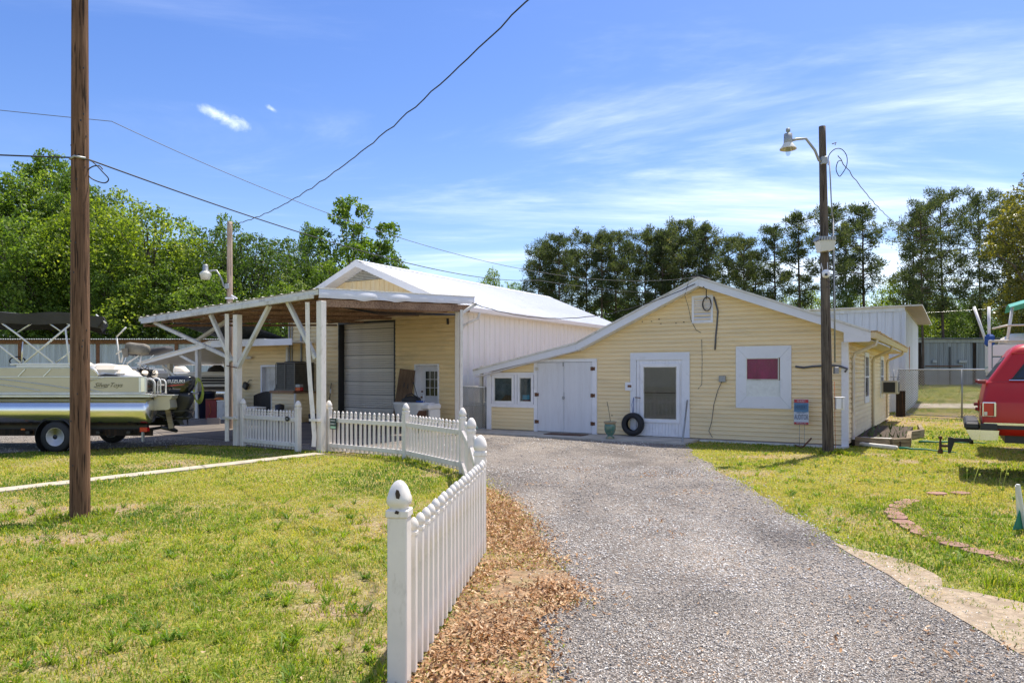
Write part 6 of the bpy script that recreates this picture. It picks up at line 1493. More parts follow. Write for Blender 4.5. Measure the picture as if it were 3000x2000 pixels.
bo = bag.build('plastic_bag', mat('pale_green_plastic', (.52, .66, .58), .4, var=.2, scale=7, bump=.5, bscale=18, bdist=.03), None, loc=W(AO, -10.0, -.45, .045), rz=TH); tag(bo, 'crumpled white and green plastic bag lying by the gate', 'bag')
ords_ = ['first', 'second', 'third', 'fourth', 'fifth', 'sixth', 'seventh', 'eighth', 'ninth', 'tenth', 'eleventh', 'twelfth', 'thirteenth', 'fourteenth', 'fifteenth', 'sixteenth', 'seventeenth', 'eighteenth', 'nineteenth', 'twentieth', 'twenty first', 'twenty second', 'twenty third', 'twenty fourth']
# ------------------------------------------------------------------ things about the yard
# tyre hung on a rope from the door handle
ty = thing('hanging_tyre', 'black tyre hanging on a rope at the closed doorway', 'tyre', W(AO, -5.04, -.17, .36), TH)
pr_ = []
for k in range(13):
    a_ = 2*pi*k/12; pr_.append((.225+.065*cos(a_)*(1 if abs(cos(a_)) > .1 else 1), .08*sin(a_)))
vs, fs = [], []; n_ = 40
prof = [(.165, -.07), (.20, -.095), (.26, -.098), (.287, -.07), (.292, 0), (.287, .07), (.26, .098), (.20, .095), (.165, .07)]
q = MB()
for r_, h_ in prof:
    for k in range(n_): t = 2*pi*k/n_; vs.append((r_*cos(t), h_, r_*sin(t)))
for i in range(len(prof)-1):
    for k in range(n_): fs.append((i*n_+k, i*n_+(k+1) % n_, (i+1)*n_+(k+1) % n_, (i+1)*n_+k))
q.add(vs, fs, True); tb = q.build('tyre_body', M['rubber'], ty)
q = MB()
for k in range(60):
    t = 2*pi*k/60; c, s = cos(t), sin(t)
    for yy in (-.05, .0, .05): q.box(.289*c-.006, .289*c+.006, yy-.018, yy+.018, .289*s-.006, .289*s+.006)
q.build('tread_blocks', M['rubber'], tb, kind='stuff')
MB().tube([(0, 0, .17), (.01, .02, .4), (.0, .05, .69)], .008, 5).tube([(.0, .0, .29), (-.04, .03, .5), (.0, .05, .69)], .006, 5).build('rope', M['blue'], ty)
# glazed pot
pot = thing('plant_pot', 'green and tan glazed urn with a bare stick on the slab', 'plant pot', W(AO, -5.28, -1.08, .045), TH)
MB().lathe([(.0, 0), (.10, 0), (.115, .015), (.10, .04), (.065, .06), (.07, .09), (.115, .14), (.14, .22), (.145, .30), (.135, .36), (.125, .385), (.155, .40), (.16, .42), (.145, .425), (.125, .40), (.11, .36), (0, .36)], 28).build('urn', M['teal_pot'], pot)
MB().lathe([(.126, .355), (.150, .392), (.163, .402), (.163, .424), (.145, .428)], 28, cap=False).build('rim', mat('tan_glaze', (.42, .31, .18), .3, var=.2, bump=0, coat=.4), pot)
MB().tube([(.03, 0, .3), (-.02, .01, .6), (-.09, .02, .92)], .009, 5).build('stick', M['rail_tie'], pot)
dm = MB().cbox(-.55, .55, -.24, .24, 0, .018, .005).build('doormat', M['mat_brown'], None, loc=W(AO, -6.75, -.62, .046), rz=TH+.03); tag(dm, 'dark brown coir doormat on the slab before the double doors', 'doormat')
rod = MB().tube([W(AO, -3.62, -.12, 1.0), W(AO, -3.52, -.60, .5), W(AO, -3.42, -1.12, .0)], .022, 7).box(0, .001, 0, .001, 0, .001).build('metal_pipe', M['galv']); tag(rod, 'grey metal pipe leaning on the house beside the closed doorway', 'pipe')
# yard sign behind the grey pole
ys = thing('yard_sign', 'red white and blue election yard sign on wire legs beside the grey pole', 'sign', W(AO, -.93, -.22, 0), TH)
MB().cbox(-.15, .17, -.006, .004, .50, 1.08, .002).build('sign_board', M['signwhite'], ys)
MB().box(-.145, .165, -.009, -.007, 1.0, 1.075).build('sign_band', M['signred'], ys)
MB().box(-.145, .165, -.009, -.007, .79, .998).build('sign_band', M['signblue'], ys)
MB().box(-.145, .165, -.009, -.007, .505, .555).build('sign_band', M['signred'], ys)
text('HERBERT', .14, mat('sign_navy_light', (.04, .09, .18), .5, bump=0), ys, (.01, -.011, .895), (pi/2, 0, 0), sx=.44)
text('AUDITOR', .17, mat('sign_navy', (.10, .13, .22), .5, bump=0), ys, (.01, -.011, .67), (pi/2, 0, 0), sx=.40)
text('RE-ELECT', .055, M['signwhite'], ys, (.01, -.011, 1.037), (pi/2, 0, 0), sx=.8)
text('BERKELEY COUNTY', .04, M['signblue'], ys, (.01, -.011, .772), (pi/2, 0, 0), sx=.55)
text('REPUBLICAN', .04, M['signwhite'], ys, (.01, -.011, .53), (pi/2, 0, 0), sx=.9)
MB().tube([(-.03, 0, 0), (-.03, 0, .52)], .005, 5).tube([(.08, 0, 0), (.08, 0, .52)], .004, 5).build('wire_leg', M['galv'], ys)
# window air conditioner
ac = thing('window_air_conditioner', 'beige window air conditioner sticking out of the side wall', 'air conditioner', W(AO, 0, 8.8, 1.02), TH)
MB().cbox(.02, .52, -.36, .36, 0, .42, .015).build('case', M['ac'], ac)
MB().box(.10, .44, -.372, -.362, .05, .37).build('side_vent', M['black'], ac)
MB().box(.522, .528, -.30, .30, .04, .38).build('grille', M['hvac'], ac)
# planter of old timbers and drain hoses
M['weed'] = mat('weed_green', (.10, .17, .03), .6)
bd = thing('planter_bed', 'raised bed edged with weathered timbers along the side wall', 'planter', (*AO, 0), TH)
MB().box(.04, 1.05, .6, 6.1, 0, .14).build('soil', M['soil'], bd)
for a_, b_ in (((.12, .55), (.85, .45)), ((.87, .47), (1.18, .95)), ((1.18, .97), (1.10, 3.1)), ((1.10, 3.15), (1.35, 4.0)), ((1.35, 4.0), (1.2, 6.2))):
    L_ = math.hypot(b_[0]-a_[0], b_[1]-a_[1]); MB().cbox(0, L_-.01, -.05, .05, 0, .21, .012).build('timber', M['rail_tie'], bd, loc=(a_[0], a_[1], 0), rz=math.atan2(b_[1]-a_[1], b_[0]-a_[0]))
MB().box(.2, .85, .62, .95, .17, .185).build('board', M['ply_white'], bd)
q = MB()
for k in range(60): x, y = R(.1, 1.0), R(1.0, 5.8); q.add([(x, y, .14), (x+R(-.05, .05), y+R(-.05, .05), .14), (x+R(-.1, .1), y+R(-.1, .1), .14+R(.05, .2))], [(0, 1, 2)])
q.build('weeds', M['weed'], bd, kind='stuff')
for a_, b_, n_ in (((1.35, 1.9), (2.7, 2.5), 'short dark green flat hose lying on the grass beside the planter'), ((1.05, .0), (2.1, -.2), 'dark green flat drain hose running out from the corner downspout')):
    pa, pb = W(AO, *a_, .05), W(AO, *b_, .03)
    o_ = MB().tube(arrow(pa, pb, 8, -.01, .008), [.03, .028, .02, .022, .018, .016, .014, .012, .01], 6).build('drain_hose', M['hose_g']); tag(o_, n_, 'hose')
# red paver edging
path_ = [Vector(gnd(px, py)) for px, py in ((2665, 1468), (2645, 1476), (2626, 1486), (2618, 1504), (2636, 1524), (2668, 1545), (2712, 1568), (2775, 1592), (2852, 1613), (2945, 1637), (3060, 1666))]
acc, pos = 0.0, []
for a_, b_ in zip(path_[:-1], path_[1:]):
    L_ = (b_-a_).length; t_ = (0.27 - acc) if pos else 0.0
    while t_ <= L_: pos.append((a_ + (b_-a_)*(t_/L_), math.atan2((b_-a_).y, (b_-a_).x))); t_ += 0.27
    acc = L_ - (t_ - 0.27)
pos += [(Vector(gnd(2745, 1446)), .1), (Vector(gnd(2815, 1444)), .2)]
for i, (q_, ang_) in enumerate(pos):
    q = MB(); n_ = 12
    ring = [(.132*math.copysign(abs(cos(2*pi*k/n_))**.6, cos(2*pi*k/n_))*R(.9, 1.06), .10*math.copysign(abs(sin(2*pi*k/n_))**.6, sin(2*pi*k/n_))*R(.88, 1.1)) for k in range(n_)]
    q.prism(ring, 0, R(.032, .042), 'z')
    o_ = q.build('edging_stone', M['brick'], None, loc=(q_.x, q_.y, -.021), rz=ang_+R(-.15, .15))
    lb_ = 'reddish edging stone in the curved row, %s counted from its far end' % ords_[i] if i < len(pos)-2 else ('loose reddish stone lying alone, nearer the vehicle shadow' if i == len(pos)-1 else 'loose reddish stone in the grass left of the lone one')
    tag(o_, lb_, 'edging stone', 'red edging stones curving through the grass')
cr = thing('folding_sign', 'white post with small green panel standing at the right edge of the grass', 'post', (5.35, 7.62, 0), radians(20))
MB().bar((.06, 0, .0), (-.06, 0, .50), .035, .02).build('post', M['boat_white'], cr)
MB().bar((.10, .1, .0), (-.04, .03, .48), .025, .02).build('post', M['boat_white'], cr)
MB().prism([(-.10, .02), (.3, .02), (.3, .22), (.0, .22)], .02, .03, 'y').build('panel', M['hose_g'], cr)
# tall seed heads
for i in range(7):
    x, y = 5.75+i*.17+R(-.05, .05), 9.6+R(-.4, .3); lean = R(-.25, .15)
    o_ = MB().tube([(0, 0, 0), (lean*.3, 0, .22), (lean, 0, R(.34, .5))], [.004, .003, .003], 4).tube([(lean, 0, .36), (lean*1.05, 0, .39)], .011, 5).build('tall_weed', M['hose_y'], None, loc=(x, y, 0))
    tag(o_, 'thin flowering weed stalk before the dark vehicle shadow, %s from the left' % ['first', 'second', 'third', 'fourth', 'fifth', 'sixth', 'seventh'][i], 'weed', 'tall weed stalks before the vehicle shadow')

# ---- under the canopy and by the warehouse wall
pn = thing('siding_plinth', 'waist high siding clad plinth carrying the air conditioning unit', 'plinth', W(BO, -6.12, -.92), TH)
MB().box(-1.15, .0, 0.0, .9, 0, 1.0).build('core', M['siding_wh'], pn)
planks(pn, M['siding'], 'x', -.002, .03, 1.0, .125, lambda z: -1.15, lambda z: -.03, seed=2)
planks(pn, M['siding'], 'y', .002, .03, 1.0, .125, lambda z: .02, lambda z: .9, seed=4)
MB().box(-.03, .03, -.03, .03, 0, 1.0).box(-1.18, -1.12, -.03, .03, 0, 1.0).build('corner_trim', M['white_old'], pn)
for x0, x1 in ((-1.22, -.75), (-.74, -.02)): MB().cbox(x0, x1, -.06, .05, 1.005, 1.09, .008).build('cap_board', M['lumber'], pn)
MB().box(-1.2, .06, .06, .95, 1.005, 1.06).build('cap_board', M['lumber'], pn)
hv = thing('condenser_unit', 'large dark air conditioning condenser on the siding clad plinth', 'air conditioner', W(BO, -6.12, -.92, 1.09), TH)
MB().cbox(-.98, -.06, .04, .90, .0, .92, .02).build('coil', M['hvac'], hv)
MB().cbox(-1.0, -.04, .02, .92, .92, .97, .02).build('top_cover', M['hvac_case'], hv)
MB().cbox(-1.0, -.04, .02, .92, .0, .05, .01).build('base_pan', M['hvac_case'], hv)
for x in (-.99, -.52, -.06): MB().box(x-.015, x+.015, .015, .035, .05, .92).build('corner_rail', M['hvac_case'], hv)
lo = MB().prism([(.015, 0), (.03, .0), (.034, .018), (.028, .018)], -.97, -.07, 'x').mesh('louvre', M['hvac_case'])
lo2 = MB().prism([(-.055, 0), (-.03, 0), (-.04, .02), (-.05, .02)], .05, .88, 'y').mesh('louvre', M['hvac_case'])
for k in range(12): place(lo, 'louvre', hv, loc=(0, 0, .09+k*.07)); place(lo2, 'louvre', hv, loc=(0, 0, .09+k*.07))
MB().lathe([(.0, .05), (.35, .03), (.38, .0)], 20, (-.52, .47, .97)).build('fan_guard', M['black'], hv)
def prop(name, label, cat, loc, mb_fn, rz=TH):
    t = thing(name, label, cat, loc, rz); mb_fn(t); return t
def f_(t): MB().cbox(-.30, .30, -.04, .02, 0, 1.82, .008).build('board', M['ply'], t); MB().box(-.04, -.01, -.045, -.04, 1.25, 1.40).box(.12, .15, -.045, -.04, 1.22, 1.38).build('slot', M['black'], t)
bd2 = prop('leaning_board', 'wide brown wooden board leaning on the wall right of the roller door', 'board', W(BO, -2.12, -.28, .0), f_); bd2.rotation_euler = (radians(-6), radians(6), TH)
q = MB()
for k in range(14): q.box(-.18+R(0, .2), -.02+R(0, .1), -.043, -.0405, .25+k*.04, .265+k*.04)
q.build('print_marks', M['black'], bd2, kind='stuff')
def f_(t): MB().tube([(0, 0, .1), (.06, .12, 1.35)], .014, 6).build('handle', M['black'], t); MB().cbox(-.10, .12, -.04, .04, 0, .14, .02).build('bristles', M['black'], t); MB().tube([(.045, .09, 1.0), (.05, .1, 1.15)], .022, 6).build('grip', M['boat_white'], t)
prop('broom', 'black handled broom leaning beside the walk door', 'broom', W(BO, -1.84, -.2), f_)
prop('broom', 'black and white broom leaning between the condenser plinth and roller door', 'broom', W(BO, -5.35, -.2), f_)
def f_(t): MB().lathe([(0, 0), (.14, 0), (.17, .36), (.18, .36), (.16, .37), (.13, .04), (0, .04)], 16).build('bucket_body', M['black'], t)
prop('bucket', 'black bucket on the floor left of the roller door', 'bucket', W(BO, -5.25, -.45), f_)
def f_(t): MB().cbox(-.16, .16, -.1, .1, 0, .22, .02).build('box_body', mat('yellow_box', (.55, .36, .03), .5), t); MB().cbox(-.15, .15, -.09, .09, .222, .26, .01).build('lid', M['black'], t)
prop('tool_box', 'yellow box with dark lid behind the picket fence', 'tool box', W(BO, -5.0, -.6), f_)
def f_(t):
    q = MB(); loft(q, [(0, 0, 0, .50, .30, 4), (.25, 0, 0, .56, .33, 4), (.50, 0, 0, .60, .36, 5), (.56, 0, 0, .61, .37, 5), (.57, 0, 0, .56, .33, 5)], 28); q.build('tub_body', M['boat_white'], t)
    MB().cbox(.25, .82, -.30, .30, .36, .54, .05).box(.75, .8, -.25, .25, 0, .36).build('side_shelf', M['boat_white'], t)
    MB().box(.30, .72, -.31, -.302, .14, .34).build('dark_opening', M['rust'], t)
prop('utility_tub', 'white moulded plastic tub standing by the walk door', 'tub', W(BO, -.95, -1.0, .25), f_)
def f_(t):
    q = MB(); loft(q, [(0, 0, 0, .30, .18, 2.4), (.07, .0, 0, .33, .2, 2.4), (.13, .04, 0, .26, .16, 2.2), (.18, .07, 0, .12, .1, 2)], 16); q.build('bundle', M['canvas'], t)
    MB().tube([(-.2, -.1, .0), (-.1, -.1, .2), (.1, -.1, .26), (.3, -.1, .15), (.46, -.1, -.02)], .018, 6).build('hoop', M['black'], t)
    MB().tube([(.38, -.1, .0), (.28, -.1, .28), (.18, -.1, .55)], .010, 5).lathe([(0, -.03), (.02, -.02), (.02, .03), (0, .04)], 8, (.17, -.1, .57)).build('rod', M['black'], t)
prop('dark_bundle', 'dark hooped bundle lying on top of the white tub', 'bundle', W(BO, -1.05, -1.0, .82), f_)
def f_(t): MB().cbox(-.12, .12, -.06, .06, 0, .05, .01).build('cloth', M['blue'], t); MB().tube([(.12, 0, 0), (.13, 0, .22)], .012, 6).build('stick', M['white'], t)
prop('blue_rag', 'blue rag and stick beside the bundle on the tub', 'rag', W(BO, -.62, -1.1, .82), f_)
def f_(t):
    q = MB(); loft(q, [(.25, 0, 0, .38, .3, 3), (.42, 0, 0, .42, .32, 3), (.46, .0, .0, .36, .28, 3)], 20); q.build('seat', M['wicker'], t)
    vs, fs = [], []
    for i in range(15):
        for j in range(6): a_ = pi*.9*i/14+.15; vs.append((.46*cos(a_)+.1, .32*sin(a_), .42+.09*j*(1+.4*sin(a_))))
    for i in range(14):
        for j in range(5): fs.append((i*6+j, (i+1)*6+j, (i+1)*6+j+1, i*6+j+1))
    MB().add(vs, fs, True).build('backrest', M['wicker'], t)
    for x in (-.3, .3):
        for y in (-.2, .2): MB().tube([(x, y, 0), (x*.95, y*.95, .3)], .02, 6).build('leg', M['black'], t)
prop('wicker_chair', 'dark wicker armchair in front of the annex door', 'chair', W(BO, -7.9, -.95), f_)
def f_(t): MB().cbox(-.32, .32, -.2, .2, 0, .5, .03).build('bin_body', M['galv'], t); MB().cbox(-.35, .35, -.23, .23, .5, .57, .02).build('lid', M['white_old'], t)
prop('storage_bin', 'grey lidded storage bin behind the short picket section', 'bin', W(BO, -7.0, -1.9), f_)
def f_(t): MB().lathe([(0, 0), (.13, 0), (.16, .62), (0, .66)], 12).build('bin_body', M['black'], t)
prop('round_bin', 'small round black bin beside the plinth', 'bin', W(BO, -6.5, -1.25), f_)
prop('round_bin', 'low black bin at the right foot of the plinth', 'bin', W(BO, -5.5, -.7, -.3), f_)
def f_(t): MB().bar((0, 0, 0), (.08, .25, 1.25), .13, .05).build('plank', M['ply'], t)
prop('wooden_plank', 'short brown plank leaning on the wall beside the annex door', 'plank', W(BO, -7.85, -.3, .35), f_)
def f_(t): MB().add([(-.12, 0, 0), (.12, 0, 0), (0, .1, 0), (0, .03, .22)], [(0, 1, 3), (1, 2, 3), (2, 0, 3), (0, 2, 1)]).build('cone_body', M['black'], t)
prop('black_funnel', 'small black cone shaped funnel on the edge of the plinth', 'funnel', W(BO, -7.15, -.85, 1.09), f_)
def f_(t): MB().cbox(-.11, .11, -.08, .08, 0, .12, .01).build('can', M['red_lens'], t); MB().cbox(-.11, .11, -.08, .08, .121, .22, .01).build('label', M['galv'], t)
prop('small_crate', 'small red and grey box on the plinth by the condenser', 'box', W(BO, -6.0, -.85, 1.09), f_)
def f_(t): MB().cbox(-.12, .12, -.10, .02, -.12, .12, .02).build('lamp_body', M['black'], t); MB().tube([(0, 0, .12), (.02, .03, .25), (.10, .05, .30)], .012, 5).build('hook', M['black'], t)
wl_ = prop('work_lamp', 'small black work lamp hung on the annex wall', 'lamp', W(BO, -9.7, -.05, 1.22), f_); wl_.rotation_euler = (0, radians(28), TH)
# left side under the lean-to
def f_(t): MB().lathe([(0, 0), (.28, 0), (.33, .9), (.36, .92), (.36, .99), (.2, 1.02), (0, 1.03)], 20).build('bin_body', M['navy'], t)
prop('wheelie_bin', 'navy blue round trash bin under the lean-to', 'bin', (-11.55, 27.4, 0), f_, 0)
def f_(t): MB().cbox(-.20, .20, -.2, .2, 0, .72, .015).build('case', M['red_plastic'], t); MB().tube([(-.05, -.21, .6), (0, -.22, .3), (-.1, -.21, .1)], .008, 5).build('cord', M['orange'], t); MB().cbox(-.21, .21, -.21, .21, .722, .76, .01).build('lid', M['rust'], t)
prop('red_cabinet', 'tall red metal cabinet under the lean-to', 'cabinet', (-10.9, 26.5, 0), f_, 0)
def f_(t): MB().cbox(-.20, .20, -.2, .2, 0, .66, .02).build('case', M['white_old'], t); MB().cbox(-.21, .21, -.21, .21, .662, .71, .01).build('lid', M['boat_white'], t)
prop('white_cooler', 'white box standing beside the red cabinet', 'box', (-10.45, 26.4, 0), f_, 0)
prop('white_cooler', 'pale white box nearest the canopy post', 'box', (-9.95, 25.9, 0), f_, 0)
def f_(t): MB().cbox(-.15, .15, -.13, .13, 0, .26, .02).build('bucket_body', M['seat_tan'], t); text('BAIT', .09, M['black'], t, (0, -.135, .16), (pi/2, 0, 0)); MB().cbox(-.1, .1, -.1, .1, .262, .30, .02).build('cloth', M['hose_y'], t)
prop('bait_bucket', 'tan bucket with dark lettering on top of the pale box', 'bucket', (-10.2, 26.2, .72), f_, 0)
def f_(t): q = MB(); loft(q, [(0, 0, 0, .16, .1, 2.4), (.04, 0, 0, .18, .12, 2.4), (.09, 0, 0, .08, .06, 2)], 14); q.build('bag', M['orange'], t)
prop('orange_bag', 'rumpled orange bag on top of the white box', 'bag', (-10.6, 26.3, .73), f_, 0)
hs = thing('coiled_hose', 'yellow garden hose coiled on the white lean-to post', 'hose', W(BO, -11.15, -1.05, 1.1))
for k in range(5): MB().tube([(.08*k*.3+.17*cos(t), -.05-.02*k, .42*sin(t)-.03*k) for t in [i*2*pi/18 for i in range(19)]], .014, 5).build('coil', M['hose_y'], hs)
for (x, y, a_, l_) in ((-9.82, 23.9, .3, 'single cinder block on the gravel left of the canopy post'), (-9.35, 24.9, -.2, 'second cinder block further back beside the canopy post')):
    t = thing('cinder_block', l_, 'cinder block', (x, y, .01), a_)
    q = MB()
    for bx in ((-.2, .2, -.1, -.07), (-.2, .2, .07, .1), (-.2, -.165, -.07, .07), (.165, .2, -.07, .07), (-.018, .018, -.07, .07)): q.box(bx[0], bx[1], bx[2], bx[3], 0, .2)
    q.build('block_body', M['cmu'], t)
def f_(t): MB().tube([(-.05, 0, .25), (-.04, 0, .55), (.0, .0, .85), (.06, 0, 1.0)], [.09, .11, .08, .04], 8).build('cover', mat('rust_cloth', (.25, .09, .045), .8, var=.3, bump=.5), t); MB().tube([(0, 0, 0), (-.05, 0, .3)], .03, 6).build('stand', M['black'], t)
prop('covered_stand', 'narrow stand wrapped in rust coloured cloth behind the outboard', 'stand', (-11.9, 26.6, 0), f_, 0)

# ------------------------------------------------------------------ trees
LEAF = {
 'green': rnd_mat('leaf_green', [(0, (.04, .075, .014)), (.4, (.10, .165, .028)), (.8, (.18, .26, .042)), (1, (.34, .40, .10))], .5, .45, (1.9, 2.0, .7), .35),
 'yellow': rnd_mat('leaf_yellow_green', [(0, (.06, .10, .016)), (.4, (.13, .19, .026)), (.8, (.22, .29, .04)), (1, (.38, .40, .10))], .5, .5, (1.9, 1.9, .6), .35),
 'dark': rnd_mat('leaf_dark_green', [(0, (.03, .055, .014)), (.5, (.075, .125, .026)), (.9, (.135, .195, .042)), (1, (.25, .30, .09))], .5, .4, (1.8, 1.9, .7), .35),
 'pine': rnd_mat('pine_needles', [(0, (.030, .048, .022)), (.5, (.075, .10, .042)), (.85, (.135, .16, .065)), (1, (.25, .23, .10))], .55, .45, (1.6, 1.6, .8), .3),
}
def crown_mesh(seed, n_leaf, leaf, m, blobs, sag=0.0, name='crown'):
    g_ = np.random.default_rng(seed)
    B_ = np.array(blobs); w = B_[:, 3]**2 * B_[:, 4]**0; w = w/w.sum()
    idx = g_.choice(len(B_), n_leaf, p=w)
    d = g_.normal(size=(n_leaf, 3)); d /= np.linalg.norm(d, axis=1, keepdims=True)
    low = d[:, 2] < -.3; d[low & (g_.random(n_leaf) < .55), 2] *= -1
    # sub-clumps: pull leaves toward a few random twig directions on each blob
    tw = g_.normal(size=(len(B_), 26, 3)); tw /= np.linalg.norm(tw, axis=2, keepdims=True)
    pick = tw[idx, g_.integers(0, 26, n_leaf)]
    d = d*.42 + pick; d /= np.linalg.norm(d, axis=1, keepdims=True)
    rad = B_[idx, 3] * (0.72 + 0.36*g_.random(n_leaf)**0.8)
    rad = rad * (1 + .16*np.sin(pick[:, 0]*9 + idx))
    c = B_[idx, :3] + d * rad[:, None] * np.stack([np.ones(n_leaf), np.ones(n_leaf), B_[idx, 4]], 1)
    nrm = d + g_.normal(scale=.75, size=d.shape); nrm /= np.linalg.norm(nrm, axis=1, keepdims=True)
    a = np.cross(nrm, g_.normal(size=d.shape)); a /= np.linalg.norm(a, axis=1, keepdims=True); b = np.cross(nrm, a)
    s = leaf*(.55+.75*g_.random((n_leaf, 1)))
    bend = nrm * s * .18
    vs = np.stack([c-a*s*.55, c+b*s*.30+bend, c+a*s*.55, c-b*s*.30+bend], 1).reshape(-1, 3)
    k = np.arange(n_leaf)*4; f = np.stack([k, k+1, k+2, k+3], 1)
    blobtone = g_.normal(0, .13, len(B_))
    rn = np.clip(.48 + blobtone[idx] + g_.normal(0, .2, n_leaf), 0, 1)
    return npmesh(name, vs, f, m, rn)
def limb(mb, a, b, r0, r1, n=5, wob=.15, rr=random):
    a, b = Vector(a), Vector(b); pts = []; rs = []
    for i in range(n+1):
        t = i/n; p = a.lerp(b, t); L = (b-a).length
        if 0 < i < n: p += Vector((rr.uniform(-1, 1), rr.uniform(-1, 1), rr.uniform(-.5, .5)))*wob*L*.12
        pts.append(p); rs.append(r0+(r1-r0)*t)
    mb.tube(pts, rs, 7, cap=False)
def tree_blobs(seed, h, r, zlow, irregular=0.0, nb=16, flat=.8):
    rr = random.Random(seed); out = []
    for k in range(nb):
        t = (k+.5)/nb; z = zlow+(h-zlow)*(t**.85)
        prof = math.sqrt(max(.05, 1-(2*(t*.92+.02)-.85)**2*.85)) * (1 if t < .8 else 1-.55*(t-.8)/.2)
        a = k*2.4+rr.uniform(-.4, .4); rad = r*prof*(.62+rr.uniform(-.25, .18)+irregular*rr.uniform(-.2, .35))
        br = r*prof*rr.uniform(.24, .40)*(1-.15*irregular)
        out.append((rad*cos(a), rad*sin(a), min(z, h-br*.8), max(.7, br), flat))
    out.append((0, 0, h-r*.28, r*.30, 1.0)); out.append((0, 0, zlow+(h-zlow)*.5, r*.55, 1.2))
    return out
def tree_proto(seed, h, r, zlow, n_leaf, leaf, kind, irregular=0.0, nb=16, trunk_r=.22, bark='trunk_d'):
    blobs = tree_blobs(seed, h, r, zlow, irregular, nb); rr = random.Random(seed)
    cm_ = crown_mesh(seed, n_leaf, leaf, LEAF[kind], blobs)
    mb = MB(); limb(mb, (0, 0, -.3), (rr.uniform(-.3, .3), rr.uniform(-.3, .3), h*.86), trunk_r, .04, 8, .06, rr)
    for bx in blobs[:-2]:
        limb(mb, (0, 0, bx[2]*rr.uniform(.5, .75)), bx[:3], trunk_r*.38, .02, 4, .2, rr)
    return cm_, mb.mesh('trunk', M[bark])
def pine_proto(seed, h, zc, wmax, dens=1.0):
    g_ = np.random.default_rng(seed); rr = random.Random(seed)
    mb = MB(); top = (rr.uniform(-.4, .4), rr.uniform(-.4, .4), h*.97)
    limb(mb, (0, 0, -.3), top, .20, .05, 9, .03, rr)
    puffs = []
    nbr = int(34*dens)
    for i in range(nbr):
        t = (i+rr.random())/nbr; z = zc + (h-.4-zc)*t
        L = wmax*math.sqrt(max(.04, 1-((t-.52)/.56)**2))*rr.uniform(.30, 1.15)
        a = i*2.399+rr.uniform(-.5, .5); up = rr.uniform(.0, .45)*L*(.3+t)
        base = Vector((top[0]*z/h, top[1]*z/h, z)); tip = base+Vector((L*cos(a), L*sin(a), up))
        limb(mb, base, tip, .055, .015, 4, .25, rr)
        for k in range(rr.randint(4, 6)):
            f = rr.uniform(.45, 1.05); p = base.lerp(tip, f)+Vector((rr.uniform(-.4, .4), rr.uniform(-.4, .4), rr.uniform(-.1, .35)))
            puffs.append((*p, rr.uniform(.40, .82)))
    for i in range(8): puffs.append((top[0]+rr.uniform(-.4, .4), top[1]+rr.uniform(-.4, .4), h-rr.uniform(-.15, .8), rr.uniform(.3, .5)))
    P_ = np.array(puffs); per = 52; n = len(P_)*per
    idx = np.repeat(np.arange(len(P_)), per)
    d = g_.normal(size=(n, 3)); d[:, 2] = d[:, 2]*.8+.35; d /= np.linalg.norm(d, axis=1, keepdims=True)
    c = P_[idx, :3]; L = P_[idx, 3:4]
    side = np.cross(d, g_.normal(size=(n, 3))); side /= np.linalg.norm(side, axis=1, keepdims=True)
    w = .05
    nd = d + g_.normal(0, .55, d.shape) + np.array([0, 0, .25]); nd /= np.linalg.norm(nd, axis=1, keepdims=True)
    b0 = c + d*L*(g_.random((n, 1))**.6)*.85; tip = b0 + nd*(.20+.14*g_.random((n, 1)))
    vs = np.stack([b0-side*w, b0+side*w, tip], 1).reshape(-1, 3); f = np.arange(n*3).reshape(-1, 3)
    tone = np.clip(.45+g_.normal(0, .14, len(P_))[idx]+g_.normal(0, .16, n), 0, 1)
    return npmesh('crown', vs, f, LEAF['pine'], tone), mb.mesh('trunk', M['trunk'])
def plant(name, proto, px, Y, top, h0, label, cat='tree', group=None, sxy=1.0, rot=None, zb=None):
    z0 = terr(0, Y) if zb is None else zb; ztop = 1.65-(top-1096)/2128*Y; s = (ztop-z0)/h0
    t = thing(name, label, cat, ((px-1500)/2128*Y, Y, z0), R(0, 6.28) if rot is None else rot, group)
    t.scale = (s*sxy, s*sxy, s)
    place(proto[1], 'trunk', t); place(proto[0], 'crown', t)
    return t
NL = 17000
dp = [tree_proto(11, 18, 5.2, 2.5, NL, .25, 'green', .2, 40), tree_proto(12, 18, 4.6, 3, NL, .25, 'green', .5, 34), tree_proto(13, 14, 5.5, 1.2, NL, .24, 'yellow', .3, 38),
      tree_proto(14, 14, 5.8, 1.0, NL, .22, 'dark', .2, 44), tree_proto(15, 14, 5.4, .8, NL, .24, 'green', .3, 40)]
tall = tree_proto(16, 16, 4.6, 3.5, 14000, .26, 'green', 1.0, 17)
thin = tree_proto(17, 18, 3.4, 7, 3200, .26, 'green', 1.0, 12, .15)
G1 = 'broadleaf trees behind the left storage shed'
ords = ['first', 'second', 'third', 'fourth', 'fifth', 'sixth', 'seventh', 'eighth', 'ninth', 'tenth', 'eleventh', 'twelfth', 'thirteenth', 'fourteenth', 'fifteenth', 'sixteenth', 'seventeenth', 'eighteenth', 'nineteenth', 'twentieth']
